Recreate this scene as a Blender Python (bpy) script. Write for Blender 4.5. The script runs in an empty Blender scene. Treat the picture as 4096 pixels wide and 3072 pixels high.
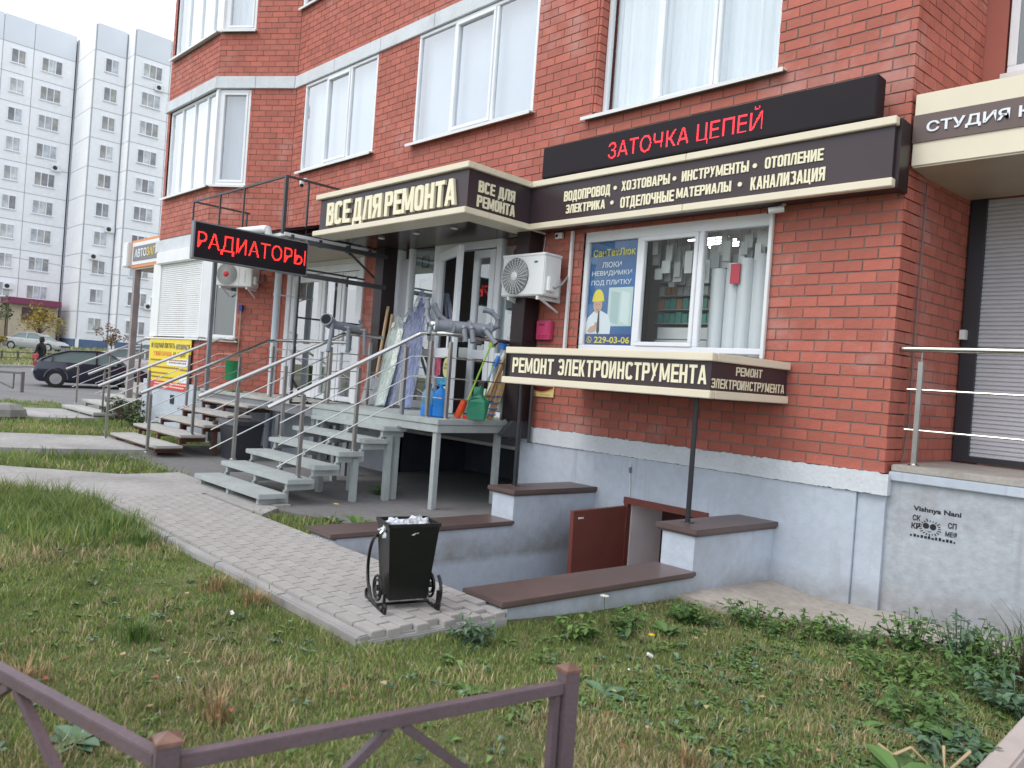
import bpy, bmesh, math, random
import numpy as np
from mathutils import Vector, Matrix
from mathutils.bvhtree import BVHTree
random.seed(7); RNG = np.random.default_rng(7)
R = math.radians
scene = bpy.context.scene
COL = scene.collection

# ---------------------------------------------------------------- camera
cam_d = bpy.data.cameras.new('camera'); cam = bpy.data.objects.new('camera', cam_d); COL.objects.link(cam)
_yaw, _pit, _rol = 0.787923, -0.0053956, 0.0729765
_f = Vector((-math.sin(_yaw)*math.cos(_pit), math.cos(_yaw)*math.cos(_pit), math.sin(_pit)))
_r = Vector((math.cos(_yaw), math.sin(_yaw), 0)); _u = _r.cross(_f)
_r2 = _r*math.cos(_rol)+_u*math.sin(_rol); _u2 = -_r*math.sin(_rol)+_u*math.cos(_rol)
_m = Matrix((_r2, _u2, -_f)).transposed().to_4x4(); _m.translation = (0, 0, 1.73)
cam.matrix_world = _m
cam_d.sensor_width = 36; cam_d.lens = 3056.2/4096*36; cam_d.clip_start = .05; cam_d.clip_end = 2500
scene.camera = cam
cam_d.dof.use_dof = True; cam_d.dof.focus_distance = 8.5; cam_d.dof.aperture_fstop = 3.2
# ---------------------------------------------------------------- sky, sun, exposure
SUN_EL, SUN_ROT = R(50), R(195)
w = bpy.data.worlds.new('World'); scene.world = w; w.use_nodes = True
nt = w.node_tree; nt.nodes.clear()
sk = nt.nodes.new('ShaderNodeTexSky'); sk.sky_type = 'NISHITA'; sk.sun_disc = False
sk.sun_elevation = SUN_EL; sk.sun_rotation = SUN_ROT; sk.air_density = 1.5; sk.dust_density = 4
mx = nt.nodes.new('ShaderNodeMix'); mx.data_type = 'RGBA'; mx.inputs[0].default_value = .8
mx.inputs[7].default_value = (10.2, 10.9, 11.9, 1)          # the closed cloud cover
bg = nt.nodes.new('ShaderNodeBackground'); bg.inputs[1].default_value = .12
wo = nt.nodes.new('ShaderNodeOutputWorld')
nt.links.new(sk.outputs[0], mx.inputs[6]); nt.links.new(mx.outputs[2], bg.inputs[0]); nt.links.new(bg.outputs[0], wo.inputs[0])
sd = bpy.data.lights.new('sun', 'SUN'); sd.energy = .9; sd.angle = R(25); sd.color = (1, .97, .92)
so = bpy.data.objects.new('sun', sd); COL.objects.link(so)
_sv = Vector((math.sin(SUN_ROT)*math.cos(SUN_EL), math.cos(SUN_ROT)*math.cos(SUN_EL), math.sin(SUN_EL)))
so.rotation_euler = _sv.to_track_quat('Z', 'Y').to_euler(); so.location = (0, -10, 20)
scene.view_settings.view_transform = 'Standard'; scene.view_settings.look = 'None'
scene.view_settings.gamma = 1; scene.view_settings.use_curve_mapping = False
scene.view_settings.exposure = 0.38
scene.render.engine = 'CYCLES'
scene.cycles.max_bounces = 7; scene.cycles.transparent_max_bounces = 16
try: scene.cycles.use_denoising = True
except Exception: pass

# ---------------------------------------------------------------- materials
MATS = {}
def mat(name, col, rough=.6, metal=0., var=.0, vscale=3., bump=0., bscale=40., emit=0., spec=.5, var2=0., trans=0., alpha=1., coat=0., stretch=None, ecol=None, dirt=0., isl=0.):
    """procedural principled material: two scales of colour variation, optional dirt and fine relief"""
    if name in MATS: return MATS[name]
    m = bpy.data.materials.new(name); m.use_nodes = True; nt = m.node_tree; N, L = nt.nodes, nt.links
    b = N['Principled BSDF']
    b.inputs['Base Color'].default_value = (*col, 1); b.inputs['Roughness'].default_value = rough
    b.inputs['Metallic'].default_value = metal; b.inputs['Specular IOR Level'].default_value = spec
    if coat: b.inputs['Coat Weight'].default_value = coat; b.inputs['Coat Roughness'].default_value = .08
    if trans: b.inputs['Transmission Weight'].default_value = trans
    if alpha < 1: b.inputs['Alpha'].default_value = alpha
    if emit:
        b.inputs['Emission Color'].default_value = (*(ecol or col), 1); b.inputs['Emission Strength'].default_value = emit
    tc = N.new('ShaderNodeTexCoord'); mp = N.new('ShaderNodeMapping'); L.new(tc.outputs['Object'], mp.inputs[0])
    if stretch: mp.inputs['Scale'].default_value = stretch
    cur = None
    def mul(cur, fac_socket, lo, hi):
        mr = N.new('ShaderNodeMapRange'); mr.inputs['To Min'].default_value = lo; mr.inputs['To Max'].default_value = hi
        mr.inputs['From Min'].default_value = .3; mr.inputs['From Max'].default_value = .7
        L.new(fac_socket, mr.inputs['Value'])
        hs = N.new('ShaderNodeHueSaturation'); hs.inputs['Color'].default_value = (*col, 1)
        if cur is not None: L.new(cur, hs.inputs['Color'])
        L.new(mr.outputs[0], hs.inputs['Value']); return hs.outputs[0]
    if var:
        n = N.new('ShaderNodeTexNoise'); n.inputs['Scale'].default_value = vscale; n.inputs['Detail'].default_value = 6
        L.new(mp.outputs[0], n.inputs['Vector']); cur = mul(cur, n.outputs[0], 1-var, 1+var)
    if var2:
        n = N.new('ShaderNodeTexNoise'); n.inputs['Scale'].default_value = vscale*11; n.inputs['Detail'].default_value = 4
        L.new(mp.outputs[0], n.inputs['Vector']); cur = mul(cur, n.outputs[0], 1-var2, 1+var2)
    if isl:
        g = N.new('ShaderNodeNewGeometry'); oi = N.new('ShaderNodeObjectInfo'); ad = N.new('ShaderNodeMath'); ad.operation = 'ADD'
        L.new(g.outputs['Random Per Island'], ad.inputs[0]); L.new(oi.outputs['Random'], ad.inputs[1])
        fr = N.new('ShaderNodeMath'); fr.operation = 'FRACT'; L.new(ad.outputs[0], fr.inputs[0])
        mr = N.new('ShaderNodeMapRange'); mr.inputs['To Min'].default_value = 1-isl; mr.inputs['To Max'].default_value = 1+isl; L.new(fr.outputs[0], mr.inputs['Value'])
        hs = N.new('ShaderNodeHueSaturation'); hs.inputs['Color'].default_value = (*col, 1)
        if cur is not None: L.new(cur, hs.inputs['Color'])
        L.new(mr.outputs[0], hs.inputs['Value']); cur = hs.outputs[0]
    if dirt:
        n = N.new('ShaderNodeTexNoise'); n.inputs['Scale'].default_value = 1.3; n.inputs['Detail'].default_value = 9; n.inputs['Roughness'].default_value = .68
        L.new(mp.outputs[0], n.inputs['Vector'])
        mr = N.new('ShaderNodeMapRange'); mr.inputs['From Min'].default_value = .5; mr.inputs['From Max'].default_value = .72; mr.inputs['To Max'].default_value = dirt
        L.new(n.outputs[0], mr.inputs['Value'])
        mm = N.new('ShaderNodeMix'); mm.data_type = 'RGBA'; mm.inputs[6].default_value = (*col, 1); mm.inputs[7].default_value = (.16, .14, .12, 1)
        if cur is not None: L.new(cur, mm.inputs[6])
        L.new(mr.outputs[0], mm.inputs[0]); cur = mm.outputs[2]
    if cur is not None: L.new(cur, b.inputs['Base Color'])
    if bump:
        n = N.new('ShaderNodeTexNoise'); n.inputs['Scale'].default_value = bscale; n.inputs['Detail'].default_value = 5
        L.new(mp.outputs[0], n.inputs['Vector'])
        bp = N.new('ShaderNodeBump'); bp.inputs['Strength'].default_value = bump; bp.inputs['Distance'].default_value = .01
        L.new(n.outputs[0], bp.inputs['Height']); L.new(bp.outputs[0], b.inputs['Normal'])
    MATS[name] = m; return m
def glassmat(name, tint=(.9, .95, .97), fac=.22, rough=.01, gtint=(1, 1, 1)):
    """window glass: clear, with the double pane's mirror-like reflection rising at grazing angles"""
    if name in MATS: return MATS[name]
    m = bpy.data.materials.new(name); m.use_nodes = True; nt = m.node_tree; N, L = nt.nodes, nt.links; N.clear()
    o = N.new('ShaderNodeOutputMaterial'); t = N.new('ShaderNodeBsdfTransparent'); t.inputs[0].default_value = (*tint, 1)
    g = N.new('ShaderNodeBsdfGlossy'); g.inputs['Roughness'].default_value = rough; g.inputs['Color'].default_value = (*gtint, 1)
    f = N.new('ShaderNodeLayerWeight'); f.inputs[0].default_value = .5
    mr = N.new('ShaderNodeMapRange'); mr.inputs['From Min'].default_value = .2; mr.inputs['From Max'].default_value = 1.
    mr.inputs['To Min'].default_value = fac; mr.inputs['To Max'].default_value = .85; L.new(f.outputs[1], mr.inputs['Value'])
    x = N.new('ShaderNodeMixShader'); L.new(mr.outputs[0], x.inputs[0]); L.new(t.outputs[0], x.inputs[1]); L.new(g.outputs[0], x.inputs[2]); L.new(x.outputs[0], o.inputs[0])
    MATS[name] = m; return m
def coatstain(name, base, stain, scale, lo, hi, rough=.7, isl=0., bump=.3, bscale=60, amount=.8):
    """a material whose own colour is broken by stains (efflorescence on brick, damp on plaster)"""
    m = mat(name, base, rough, var=.10, vscale=5, var2=.07, bump=bump, bscale=bscale, isl=isl)
    nt = m.node_tree; N, L = nt.nodes, nt.links; b = N['Principled BSDF']
    src = b.inputs['Base Color'].links[0].from_socket
    tc = N.new('ShaderNodeTexCoord'); n = N.new('ShaderNodeTexNoise'); n.inputs['Scale'].default_value = scale; n.inputs['Detail'].default_value = 8; n.inputs['Roughness'].default_value = .65
    g = N.new('ShaderNodeNewGeometry'); L.new(g.outputs['Position'], n.inputs['Vector'])
    mr = N.new('ShaderNodeMapRange'); mr.inputs['From Min'].default_value = lo; mr.inputs['From Max'].default_value = hi; mr.inputs['To Max'].default_value = amount; L.new(n.outputs[0], mr.inputs['Value'])
    mm = N.new('ShaderNodeMix'); mm.data_type = 'RGBA'; L.new(mr.outputs[0], mm.inputs[0]); L.new(src, mm.inputs[6]); mm.inputs[7].default_value = (*stain, 1)
    L.new(mm.outputs[2], b.inputs['Base Color']); return m

def groundstain(m, top=.42, amount=.75):
    """splash dirt and damp marks that creep up a wall from the ground, and thin run-down streaks"""
    nt = m.node_tree; N, L = nt.nodes, nt.links; b = N['Principled BSDF']; src = b.inputs['Base Color'].links[0].from_socket
    g = N.new('ShaderNodeNewGeometry'); sp = N.new('ShaderNodeSeparateXYZ'); L.new(g.outputs['Position'], sp.inputs[0])
    n = N.new('ShaderNodeTexNoise'); n.inputs['Scale'].default_value = 3.2; n.inputs['Detail'].default_value = 9; n.inputs['Roughness'].default_value = .7; L.new(g.outputs['Position'], n.inputs['Vector'])
    a = N.new('ShaderNodeMapRange'); a.inputs['From Min'].default_value = top; a.inputs['From Max'].default_value = -.1; L.new(sp.outputs[2], a.inputs['Value'])
    a2 = N.new('ShaderNodeMapRange'); a2.inputs['From Min'].default_value = -.16; a2.inputs['From Max'].default_value = -.05; L.new(sp.outputs[2], a2.inputs['Value'])
    ml0 = N.new('ShaderNodeMath'); ml0.operation = 'MULTIPLY'; L.new(a.outputs[0], ml0.inputs[0]); L.new(a2.outputs[0], ml0.inputs[1])
    ml = N.new('ShaderNodeMath'); ml.operation = 'MULTIPLY'; L.new(ml0.outputs[0], ml.inputs[0]); L.new(n.outputs[0], ml.inputs[1])
    r = N.new('ShaderNodeMapRange'); r.inputs['From Min'].default_value = .16; r.inputs['From Max'].default_value = .5; r.inputs['To Max'].default_value = amount; L.new(ml.outputs[0], r.inputs['Value'])
    mp = N.new('ShaderNodeMapping'); mp.inputs['Scale'].default_value = (9, 9, .5); L.new(g.outputs['Position'], mp.inputs[0])
    n2 = N.new('ShaderNodeTexNoise'); n2.inputs['Scale'].default_value = 1.5; n2.inputs['Detail'].default_value = 4; L.new(mp.outputs[0], n2.inputs['Vector'])
    r2 = N.new('ShaderNodeMapRange'); r2.inputs['From Min'].default_value = .60; r2.inputs['From Max'].default_value = .80; r2.inputs['To Max'].default_value = .35; L.new(n2.outputs[0], r2.inputs['Value'])
    mxm = N.new('ShaderNodeMath'); mxm.operation = 'MAXIMUM'; L.new(r.outputs[0], mxm.inputs[0]); L.new(r2.outputs[0], mxm.inputs[1])
    mm = N.new('ShaderNodeMix'); mm.data_type = 'RGBA'; L.new(mxm.outputs[0], mm.inputs[0]); L.new(src, mm.inputs[6]); mm.inputs[7].default_value = (.20, .18, .155, 1); L.new(mm.outputs[2], b.inputs['Base Color']); return m
BRICK = coatstain('brick_red', (.43, .124, .088), (.58, .38, .35), 1.0, .54, .76, rough=.75, isl=.12, amount=.62)
BRICKFAR = mat('brick_far', (.38, .125, .095), .8, var=.1, vscale=.6)
MORTAR = mat('mortar', (.215, .165, .145), .9, var=.15, vscale=8)
PLASTER = groundstain(mat('painted_plaster', (.475, .525, .60), .8, var=.07, vscale=1.1, var2=.05, bump=.3, bscale=30, dirt=.22))
PLASTER_W = mat('white_plaster', (.62, .655, .69), .85, var=.06, vscale=3, var2=.05, bump=.6, bscale=25, dirt=.25)
CONC = mat('grey_concrete', (.36, .365, .37), .9, var=.13, vscale=1.4, var2=.1, bump=.4, bscale=50, dirt=.4)
PVC = mat('white_pvc', (.80, .82, .85), .3, var=.03)
PVC2 = mat('door_pvc', (.80, .82, .86), .32, var=.04)
CREAM = mat('cream_trim', (.74, .67, .52), .35, var=.04, vscale=2)
CREAMTXT = mat('cream_letters', (.83, .77, .56), .4)
SBROWN = mat('sign_brown', (.045, .030, .036), .32, var=.08, vscale=1, spec=.42)
BROWN = mat('dark_brown_panel', (.026, .016, .018), .35, var=.1, spec=.3)
SOFFIT = mat('brown_soffit', (.045, .026, .026), .22, spec=.3)
BEIGE = mat('beige_soffit', (.42, .36, .27), .4, var=.06)
LEDBLK = mat('led_housing', (.012, .008, .012), .6, var=.1, spec=.25)
LEDRED = mat('led_red', (1, .04, .06), .5, emit=1.7, ecol=(1, .03, .05))
LEDRED2 = mat('led_orange_red', (1, .05, .04), .5, emit=2.1, ecol=(1, .035, .03))
GREYM = mat('grey_metal_paint', (.19, .195, .215), .5, var=.1)
DKM = mat('dark_metal_paint', (.055, .055, .062), .5, var=.15)
STEEL = mat('stainless_steel', (.56, .55, .53), .24, metal=1., var=.05, vscale=12)
STEELD = mat('steel_post', (.36, .345, .33), .38, metal=.9, var=.07, vscale=12)
TREAD = coatstain('grey_painted_steel', (.36, .39, .385), (.20, .15, .12), 4.5, .60, .80, rough=.55, bump=.2, amount=.6)
STONE = mat('stone_step', (.43, .42, .395), .85, var=.1, vscale=3, var2=.1, bump=.3)
RUST = mat('brown_primer', (.11, .045, .03), .7, var=.25, vscale=6)
CAP = mat('brown_metal_cap', (.112, .076, .070), .36, var=.16, vscale=2, var2=.06)
BLACK = mat('black_paint', (.006, .006, .007), .30, var=.2, vscale=9, bump=.15)
ASPH = mat('asphalt', (.17, .165, .165), .92, var=.12, vscale=.8, var2=.1, bump=.4, bscale=90)
PAVE = mat('paving_stone', (.365, .35, .335), .9, var=.09, vscale=.9, var2=.06, isl=.055, bump=.3, bscale=70)
SLAB = mat('concrete_slab', (.34, .33, .32), .9, var=.14, vscale=1.2, var2=.12, bump=.4, bscale=60, dirt=.3)
KERB = mat('kerb_stone', (.33, .325, .32), .9, var=.1, vscale=3, bump=.4)
PIPEG = mat('grey_drain_pipe', (.20, .215, .245), .38, var=.06, vscale=7)
WHITEM = mat('white_metal', (.74, .75, .75), .38, var=.04)
DARKIN = mat('dark_interior', (.02, .02, .022), .8)
GLASS = glassmat('window_glass', fac=.12)
GLASSB = glassmat('glass_bright', (.88, .92, .95), .26)
GLASSD = glassmat('glass_dim', (.5, .55, .56), .16)
SKYSHEET = mat('sky_tone_sheet', (.50, .56, .62), .9, var=.08, vscale=1.2)  # added sheet behind panes; its pale colour stands in for reflected sky
CURT = mat('white_curtain', (.84, .87, .90), .9, var=.05, vscale=14, stretch=(1, 1, .05))
FENCE = coatstain('purple_brown_paint', (.130, .093, .106), (.15, .07, .045), 7., .60, .70, rough=.45, bump=.25, amount=.7)
WOOD = mat('pale_wood', (.58, .39, .23), .6, var=.15, vscale=30, stretch=(1, 1, .1))
STRAW = mat('broom_straw', (.50, .33, .14), .8, var=.3, vscale=60, stretch=(1, 1, .1))

# ---------------------------------------------------------------- object helpers
class _Org(dict):
    def __missing__(s, k): return (Vector((0, 0, 0)), 0.)
ORG = _Org()
def tag(o, label=None, cat=None, group=None, kind=None):
    if label: o['label'] = label
    if cat: o['category'] = cat
    if group: o['group'] = group
    if kind: o['kind'] = kind
    return o
def thing(name, label, cat, loc=(0, 0, 0), rotz=0., group=None):
    o = bpy.data.objects.new(name, None); COL.objects.link(o); o.empty_display_size = .1
    o.location = loc; o.rotation_euler = (0, 0, rotz); tag(o, label, cat, group)
    ORG[o.name] = (Vector(loc), rotz); return o
class MB:
    """mesh builder; coordinates are world ones unless build(local=True)"""
    def __init__(s): s.v = []; s.f = []; s.M = None
    def add(s, vs, fs):
        b = len(s.v)
        s.v += [(s.M @ Vector(p))[:] for p in vs] if s.M is not None else [tuple(p) for p in vs]
        s.f += [tuple(b+i for i in f) for f in fs]; return s
    def box(s, x0, x1, y0, y1, z0, z1):
        return s.add([(x0,y0,z0),(x1,y0,z0),(x1,y1,z0),(x0,y1,z0),(x0,y0,z1),(x1,y0,z1),(x1,y1,z1),(x0,y1,z1)],
                     [(0,3,2,1),(4,5,6,7),(0,1,5,4),(1,2,6,5),(2,3,7,6),(3,0,4,7)])
    def bar(s, a, b, w, h=None, up=(0, 0, 1)):
        """a square tube from a to b"""
        a, b = Vector(a), Vector(b); d = (b-a).normalized(); upv = Vector(up)
        if abs(d.dot(upv)) > .95: upv = Vector((1, 0, 0))
        sx = d.cross(upv).normalized()*w/2; sy = sx.cross(d).normalized()*(h or w)/2
        vs = [p+q for p in (a, b) for q in (-sx-sy, sx-sy, sx+sy, -sx+sy)]
        return s.add([v[:] for v in vs], [(0,1,2,3),(7,6,5,4),(0,4,5,1),(1,5,6,2),(2,6,7,3),(3,7,4,0)])
    def tube(s, pts, r, n=10, cap=True):
        pts = [Vector(p) for p in pts]; rs = r if isinstance(r, (list, tuple)) else [r]*len(pts)
        ring = []; prev = None; vs = []
        for i, p in enumerate(pts):
            d = (pts[min(i+1, len(pts)-1)]-pts[max(i-1, 0)]).normalized()
            if prev is None:
                a = Vector((0, 0, 1)) if abs(d.z) < .9 else Vector((1, 0, 0)); prev = d.cross(a).normalized()
            prev = (prev-d*prev.dot(d)).normalized(); q = d.cross(prev)
            for k in range(n):
                t = 2*math.pi*k/n; vs.append((p+(prev*math.cos(t)+q*math.sin(t))*rs[i])[:])
        fs = []
        for i in range(len(pts)-1):
            for k in range(n):
                k2 = (k+1) % n; fs.append((i*n+k, i*n+k2, (i+1)*n+k2, (i+1)*n+k))
        if cap: fs += [tuple(range(n))[::-1], tuple((len(pts)-1)*n+k for k in range(n))]
        return s.add(vs, fs)
    def lathe(s, prof, c=(0, 0, 0), n=16, axis='Z'):
        vs = []; c = Vector(c)
        for r, z in prof:
            for k in range(n):
                t = 2*math.pi*k/n
                p = (r*math.cos(t), r*math.sin(t), z) if axis == 'Z' else ((r*math.cos(t), z, r*math.sin(t)) if axis == 'Y' else (z, r*math.cos(t), r*math.sin(t)))
                vs.append((c+Vector(p))[:])
        fs = [(i*n+k, i*n+(k+1) % n, (i+1)*n+(k+1) % n, (i+1)*n+k) for i in range(len(prof)-1) for k in range(n)]
        fs += [tuple(range(n))[::-1], tuple((len(prof)-1)*n+k for k in range(n))]
        return s.add(vs, fs)
    def prism(s, poly, fn0, fn1):
        """poly (list of 2d) placed by fn0 and fn1 on two parallel planes"""
        n = len(poly); vs = [fn0(*p) for p in poly]+[fn1(*p) for p in poly]
        return s.add(vs, [tuple(range(n))[::-1], tuple(range(n, 2*n))]+[(k, (k+1) % n, n+(k+1) % n, n+k) for k in range(n)])
    def quad(s, a, b, c, d): return s.add([a, b, c, d], [(0, 1, 2, 3)])
    def build(s, name, m, parent=None, local=False, smooth=False, bevel=0., label=None, kind=None):
        me = bpy.data.meshes.new(name); vs = s.v
        if parent is not None and not local:
            loc, rz = ORG[parent.name]; Mi = Matrix.Rotation(-rz, 4, 'Z')
            vs = [(Mi @ (Vector(p)-loc))[:] for p in vs]
        me.from_pydata(vs, [], s.f); me.update()
        bm = bmesh.new(); bm.from_mesh(me)
        bmesh.ops.recalc_face_normals(bm, faces=bm.faces)
        if bevel: bmesh.ops.bevel(bm, geom=[e for e in bm.edges if len(e.link_faces) == 2 and e.calc_face_angle(0) > .6], offset=bevel, segments=2, affect='EDGES', clamp_overlap=True)
        bm.to_mesh(me); bm.free()
        if m: me.materials.append(m)
        if smooth:
            me.polygons.foreach_set('use_smooth', [True]*len(me.polygons))
            try: me.set_sharp_from_angle(angle=R(38))
            except Exception: pass
        o = bpy.data.objects.new(name, me); COL.objects.link(o)
        if parent is not None: o.parent = parent; ORG[o.name] = ORG[parent.name]
        else: ORG[o.name] = (Vector((0, 0, 0)), 0.)
        if label: o['label'] = label
        if kind: o['kind'] = kind
        return o
def solo(o, label, cat, group=None): return tag(o, label, cat, group)
def based(mb, name, m, base, label, cat, group=None, **kw):
    """a thing that is a single mesh, with its origin at its base"""
    b = Vector(base); mb.v = [(Vector(p)-b)[:] for p in mb.v]
    o = mb.build(name, m, None, **kw); o.location = base; ORG[o.name] = (b, 0.); return tag(o, label, cat, group)
def copy_tree(o, parent=None):
    c = o.copy(); COL.objects.link(c)
    if parent is not None: c.parent = parent
    for ch in list(o.children): copy_tree(ch, c)
    return c
def textmesh(body, w, h, offset=0., extr=0., resol=3, shear=0.):
    """verts/faces of text fitted to a w x h box, in local (x, z)"""
    cu = bpy.data.curves.new('t', 'FONT'); cu.body = body; cu.offset = offset; cu.resolution_u = resol; cu.shear = shear
    o = bpy.data.objects.new('t', cu); COL.objects.link(o)
    dg = bpy.context.evaluated_depsgraph_get(); me = o.evaluated_get(dg).to_mesh()
    vs = [v.co.copy() for v in me.vertices]; fs = [tuple(p.vertices) for p in me.polygons]
    o.evaluated_get(dg).to_mesh_clear(); bpy.data.objects.remove(o); bpy.data.curves.remove(cu)
    x0 = min(v.x for v in vs); x1 = max(v.x for v in vs); y0 = min(v.y for v in vs); y1 = max(v.y for v in vs)
    return [((v.x-x0)/(x1-x0)*w, (v.y-y0)/(y1-y0)*h) for v in vs], fs
def text(body, origin, udir, w, h, m, parent, extr=.004, offset=.0, name='lettering', out=None, label=None, shear=0.):
    """lettering standing on the plane through origin, running along udir, its face toward 'out'"""
    uv, fs = textmesh(body, w, h, offset, shear=shear)
    u = Vector(udir).normalized(); o = Vector(origin); n = Vector(out) if out else Vector((u.y, -u.x, 0))
    me = bmesh.new(); vs = [me.verts.new((o+u*a+Vector((0, 0, b)))[:]) for a, b in uv]
    for f in fs:
        try: me.faces.new([vs[i] for i in f])
        except ValueError: pass
    bmesh.ops.remove_doubles(me, verts=me.verts, dist=1e-6)
    if extr:
        r = bmesh.ops.extrude_face_region(me, geom=list(me.faces))
        for e in r['geom']:
            if isinstance(e, bmesh.types.BMVert): e.co += n*extr
    bmesh.ops.recalc_face_normals(me, faces=me.faces)
    mb = MB(); me.verts.index_update()
    mb.v = [v.co[:] for v in me.verts]; mb.f = [tuple(v.index for v in f.verts) for f in me.faces]; me.free()
    ob = mb.build(name, m, parent, label=label); return ob
def led_dots(body, w, h, pitch, offset=.0):
    uv, fs = textmesh(body, w, h, offset)
    bv = BVHTree.FromPolygons([(a, b, 0) for a, b in uv], fs)
    out = []
    for j in range(int(h/pitch)+1):
        for i in range(int(w/pitch)+1):
            a, b = (i+.5)*pitch, (j+.5)*pitch
            if bv.ray_cast(Vector((a, b, 1)), Vector((0, 0, -1)))[0] is not None: out.append((a, b))
    return out
# ================================================================ ground
def sm(a, b, x):
    t = np.clip((x-a)/(b-a), 0, 1); return t*t*(3-2*t)
def gh(x, y):
    """height of the terrain"""
    x = np.asarray(x, float); y = np.asarray(y, float)
    s = -.709*x+.705*y
    z = .19-.19*sm(-4.0, -3.0, x)*sm(2.2, 4.6, y) + .033*np.clip(s-29, 0, 47)
    return z - .03*sm(1.5, 0, y)*sm(-12, -4, x)
def skew(x, y): return .11*np.clip(y-3.66, 0, 3.2)*np.interp(x, [-9.5, -6.3, -3.2, -1.5], [0, 1, 1, 0])
xs = np.unique(np.concatenate([np.linspace(-400, -100, 13), np.arange(-96, -30, 4), np.arange(-30, -12, 1.), np.arange(-12, 2, .25), [-5.9, -3.74], np.arange(2, 60, 6)]))
ys = np.unique(np.concatenate([np.linspace(-120, -10, 14), np.arange(-8, 0, 1.), np.arange(0, 8, .25), [3.66, 6.85], np.arange(8, 40, 3.), np.linspace(44, 300, 14)]))
gx, gy = np.meshgrid(xs, ys); gx2 = gx+skew(gx, gy); gz = gh(gx2, gy)+.012*np.sin(gx*3.1+gy)*np.sin(gy*2.3-gx)*(gy < 2.6)
me = bpy.data.meshes.new('ground'); nx = len(xs); fs = []
for j in range(len(ys)-1):
    for i in range(nx-1):
        cx, cy = (xs[i]+xs[i+1])/2, (ys[j]+ys[j+1])/2
        if -5.9 < cx < -3.74 and 3.66 < cy < 7.9: continue
        fs.append((j*nx+i, j*nx+i+1, (j+1)*nx+i+1, (j+1)*nx+i))
me.from_pydata(np.stack([gx2.ravel(), gy.ravel(), gz.ravel()-.03], 1).tolist(), [], fs)
me.polygons.foreach_set('use_smooth', [True]*len(fs))
def groundmat():
    m = bpy.data.materials.new('lawn_soil'); m.use_nodes = True; nt = m.node_tree; N, L = nt.nodes, nt.links; b = N['Principled BSDF']; b.inputs['Roughness'].default_value = .95
    g = N.new('ShaderNodeNewGeometry'); cr = N.new('ShaderNodeValToRGB'); n = N.new('ShaderNodeTexNoise'); n.inputs['Scale'].default_value = 1.6; n.inputs['Detail'].default_value = 10; n.inputs['Roughness'].default_value = .7
    L.new(g.outputs['Position'], n.inputs['Vector']); L.new(n.outputs[0], cr.inputs[0])
    e = cr.color_ramp.elements; e[0].position = .3; e[0].color = (.075, .10, .03, 1); e[1].position = .75; e[1].color = (.24, .19, .12, 1)
    k = cr.color_ramp.elements.new(.5); k.color = (.12, .135, .05, 1)
    L.new(cr.outputs[0], b.inputs['Base Color'])
    n2 = N.new('ShaderNodeTexNoise'); n2.inputs['Scale'].default_value = 40; n2.inputs['Detail'].default_value = 6; L.new(g.outputs['Position'], n2.inputs['Vector'])
    bp = N.new('ShaderNodeBump'); bp.inputs['Strength'].default_value = .9; bp.inputs['Distance'].default_value = .03; L.new(n2.outputs[0], bp.inputs['Height']); L.new(bp.outputs[0], b.inputs['Normal'])
    return m
me.materials.append(groundmat()); gr = bpy.data.objects.new('ground', me); COL.objects.link(gr); tag(gr, kind='structure')
def sheet(name, poly, lift, m, thick=0., step=None):
    """a flat piece of setting following the terrain"""
    bm = bmesh.new(); bm.faces.new([bm.verts.new((x, y, 0)) for x, y in poly])
    if step:
        x0 = min(p[0] for p in poly); x1 = max(p[0] for p in poly); y0 = min(p[1] for p in poly); y1 = max(p[1] for p in poly)
        k = x0+step
        while k < x1: bmesh.ops.bisect_plane(bm, geom=bm.verts[:]+bm.edges[:]+bm.faces[:], plane_co=(k, 0, 0), plane_no=(1, 0, 0)); k += step
        k = y0+step
        while k < y1: bmesh.ops.bisect_plane(bm, geom=bm.verts[:]+bm.edges[:]+bm.faces[:], plane_co=(0, k, 0), plane_no=(0, 1, 0)); k += step
    if thick:
        r = bmesh.ops.extrude_face_region(bm, geom=bm.faces[:])
        for v in [e for e in r['geom'] if isinstance(e, bmesh.types.BMVert)]: v.co.z = 1
    for v in bm.verts:
        v.co.z = float(gh(v.co.x, v.co.y)) + (lift if (v.co.z > .5 or not thick) else lift-thick)
    bmesh.ops.recalc_face_normals(bm, faces=bm.faces)
    me = bpy.data.meshes.new(name); bm.to_mesh(me); bm.free(); me.materials.append(m)
    if not thick:
        for p in me.polygons:
            if p.normal.z < 0: p.flip()
    o = bpy.data.objects.new(name, me); COL.objects.link(o); tag(o, kind='structure'); return o
sheet('road', [(-24.5, -60), (-21.5, 6.0), (-24.5, 40), (-34, 60), (-60, 40), (-44.5, 8), (-39, -60)], .004, ASPH, step=4)
sheet('road', [(-60, 5), (-56, 26), (-80, 30), (-84, 5), (-78, -40), (-66, -40)], .004, ASPH, step=5)
sheet('kerb', [(-44.5, 8), (-44.9, 8.0), (-60.6, 40), (-60, 40)], .12, KERB, thick=.2, step=4)
sheet('kerb', [(-39, -60), (-39.4, -60), (-44.9, 8), (-44.5, 8)], .12, KERB, thick=.2, step=4)
SLABY = [(-13.0, 4.0), (-7.3, 3.95), (-6.0, 4.35), (-6.0, 6.95), (-6.61, 6.95), (-6.61, 8.45), (-9.45, 8.45), (-9.45, 6.95), (-13.0, 6.95)]
sheet('pavement', SLABY, .012, ASPH, thick=.1, step=1)
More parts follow.
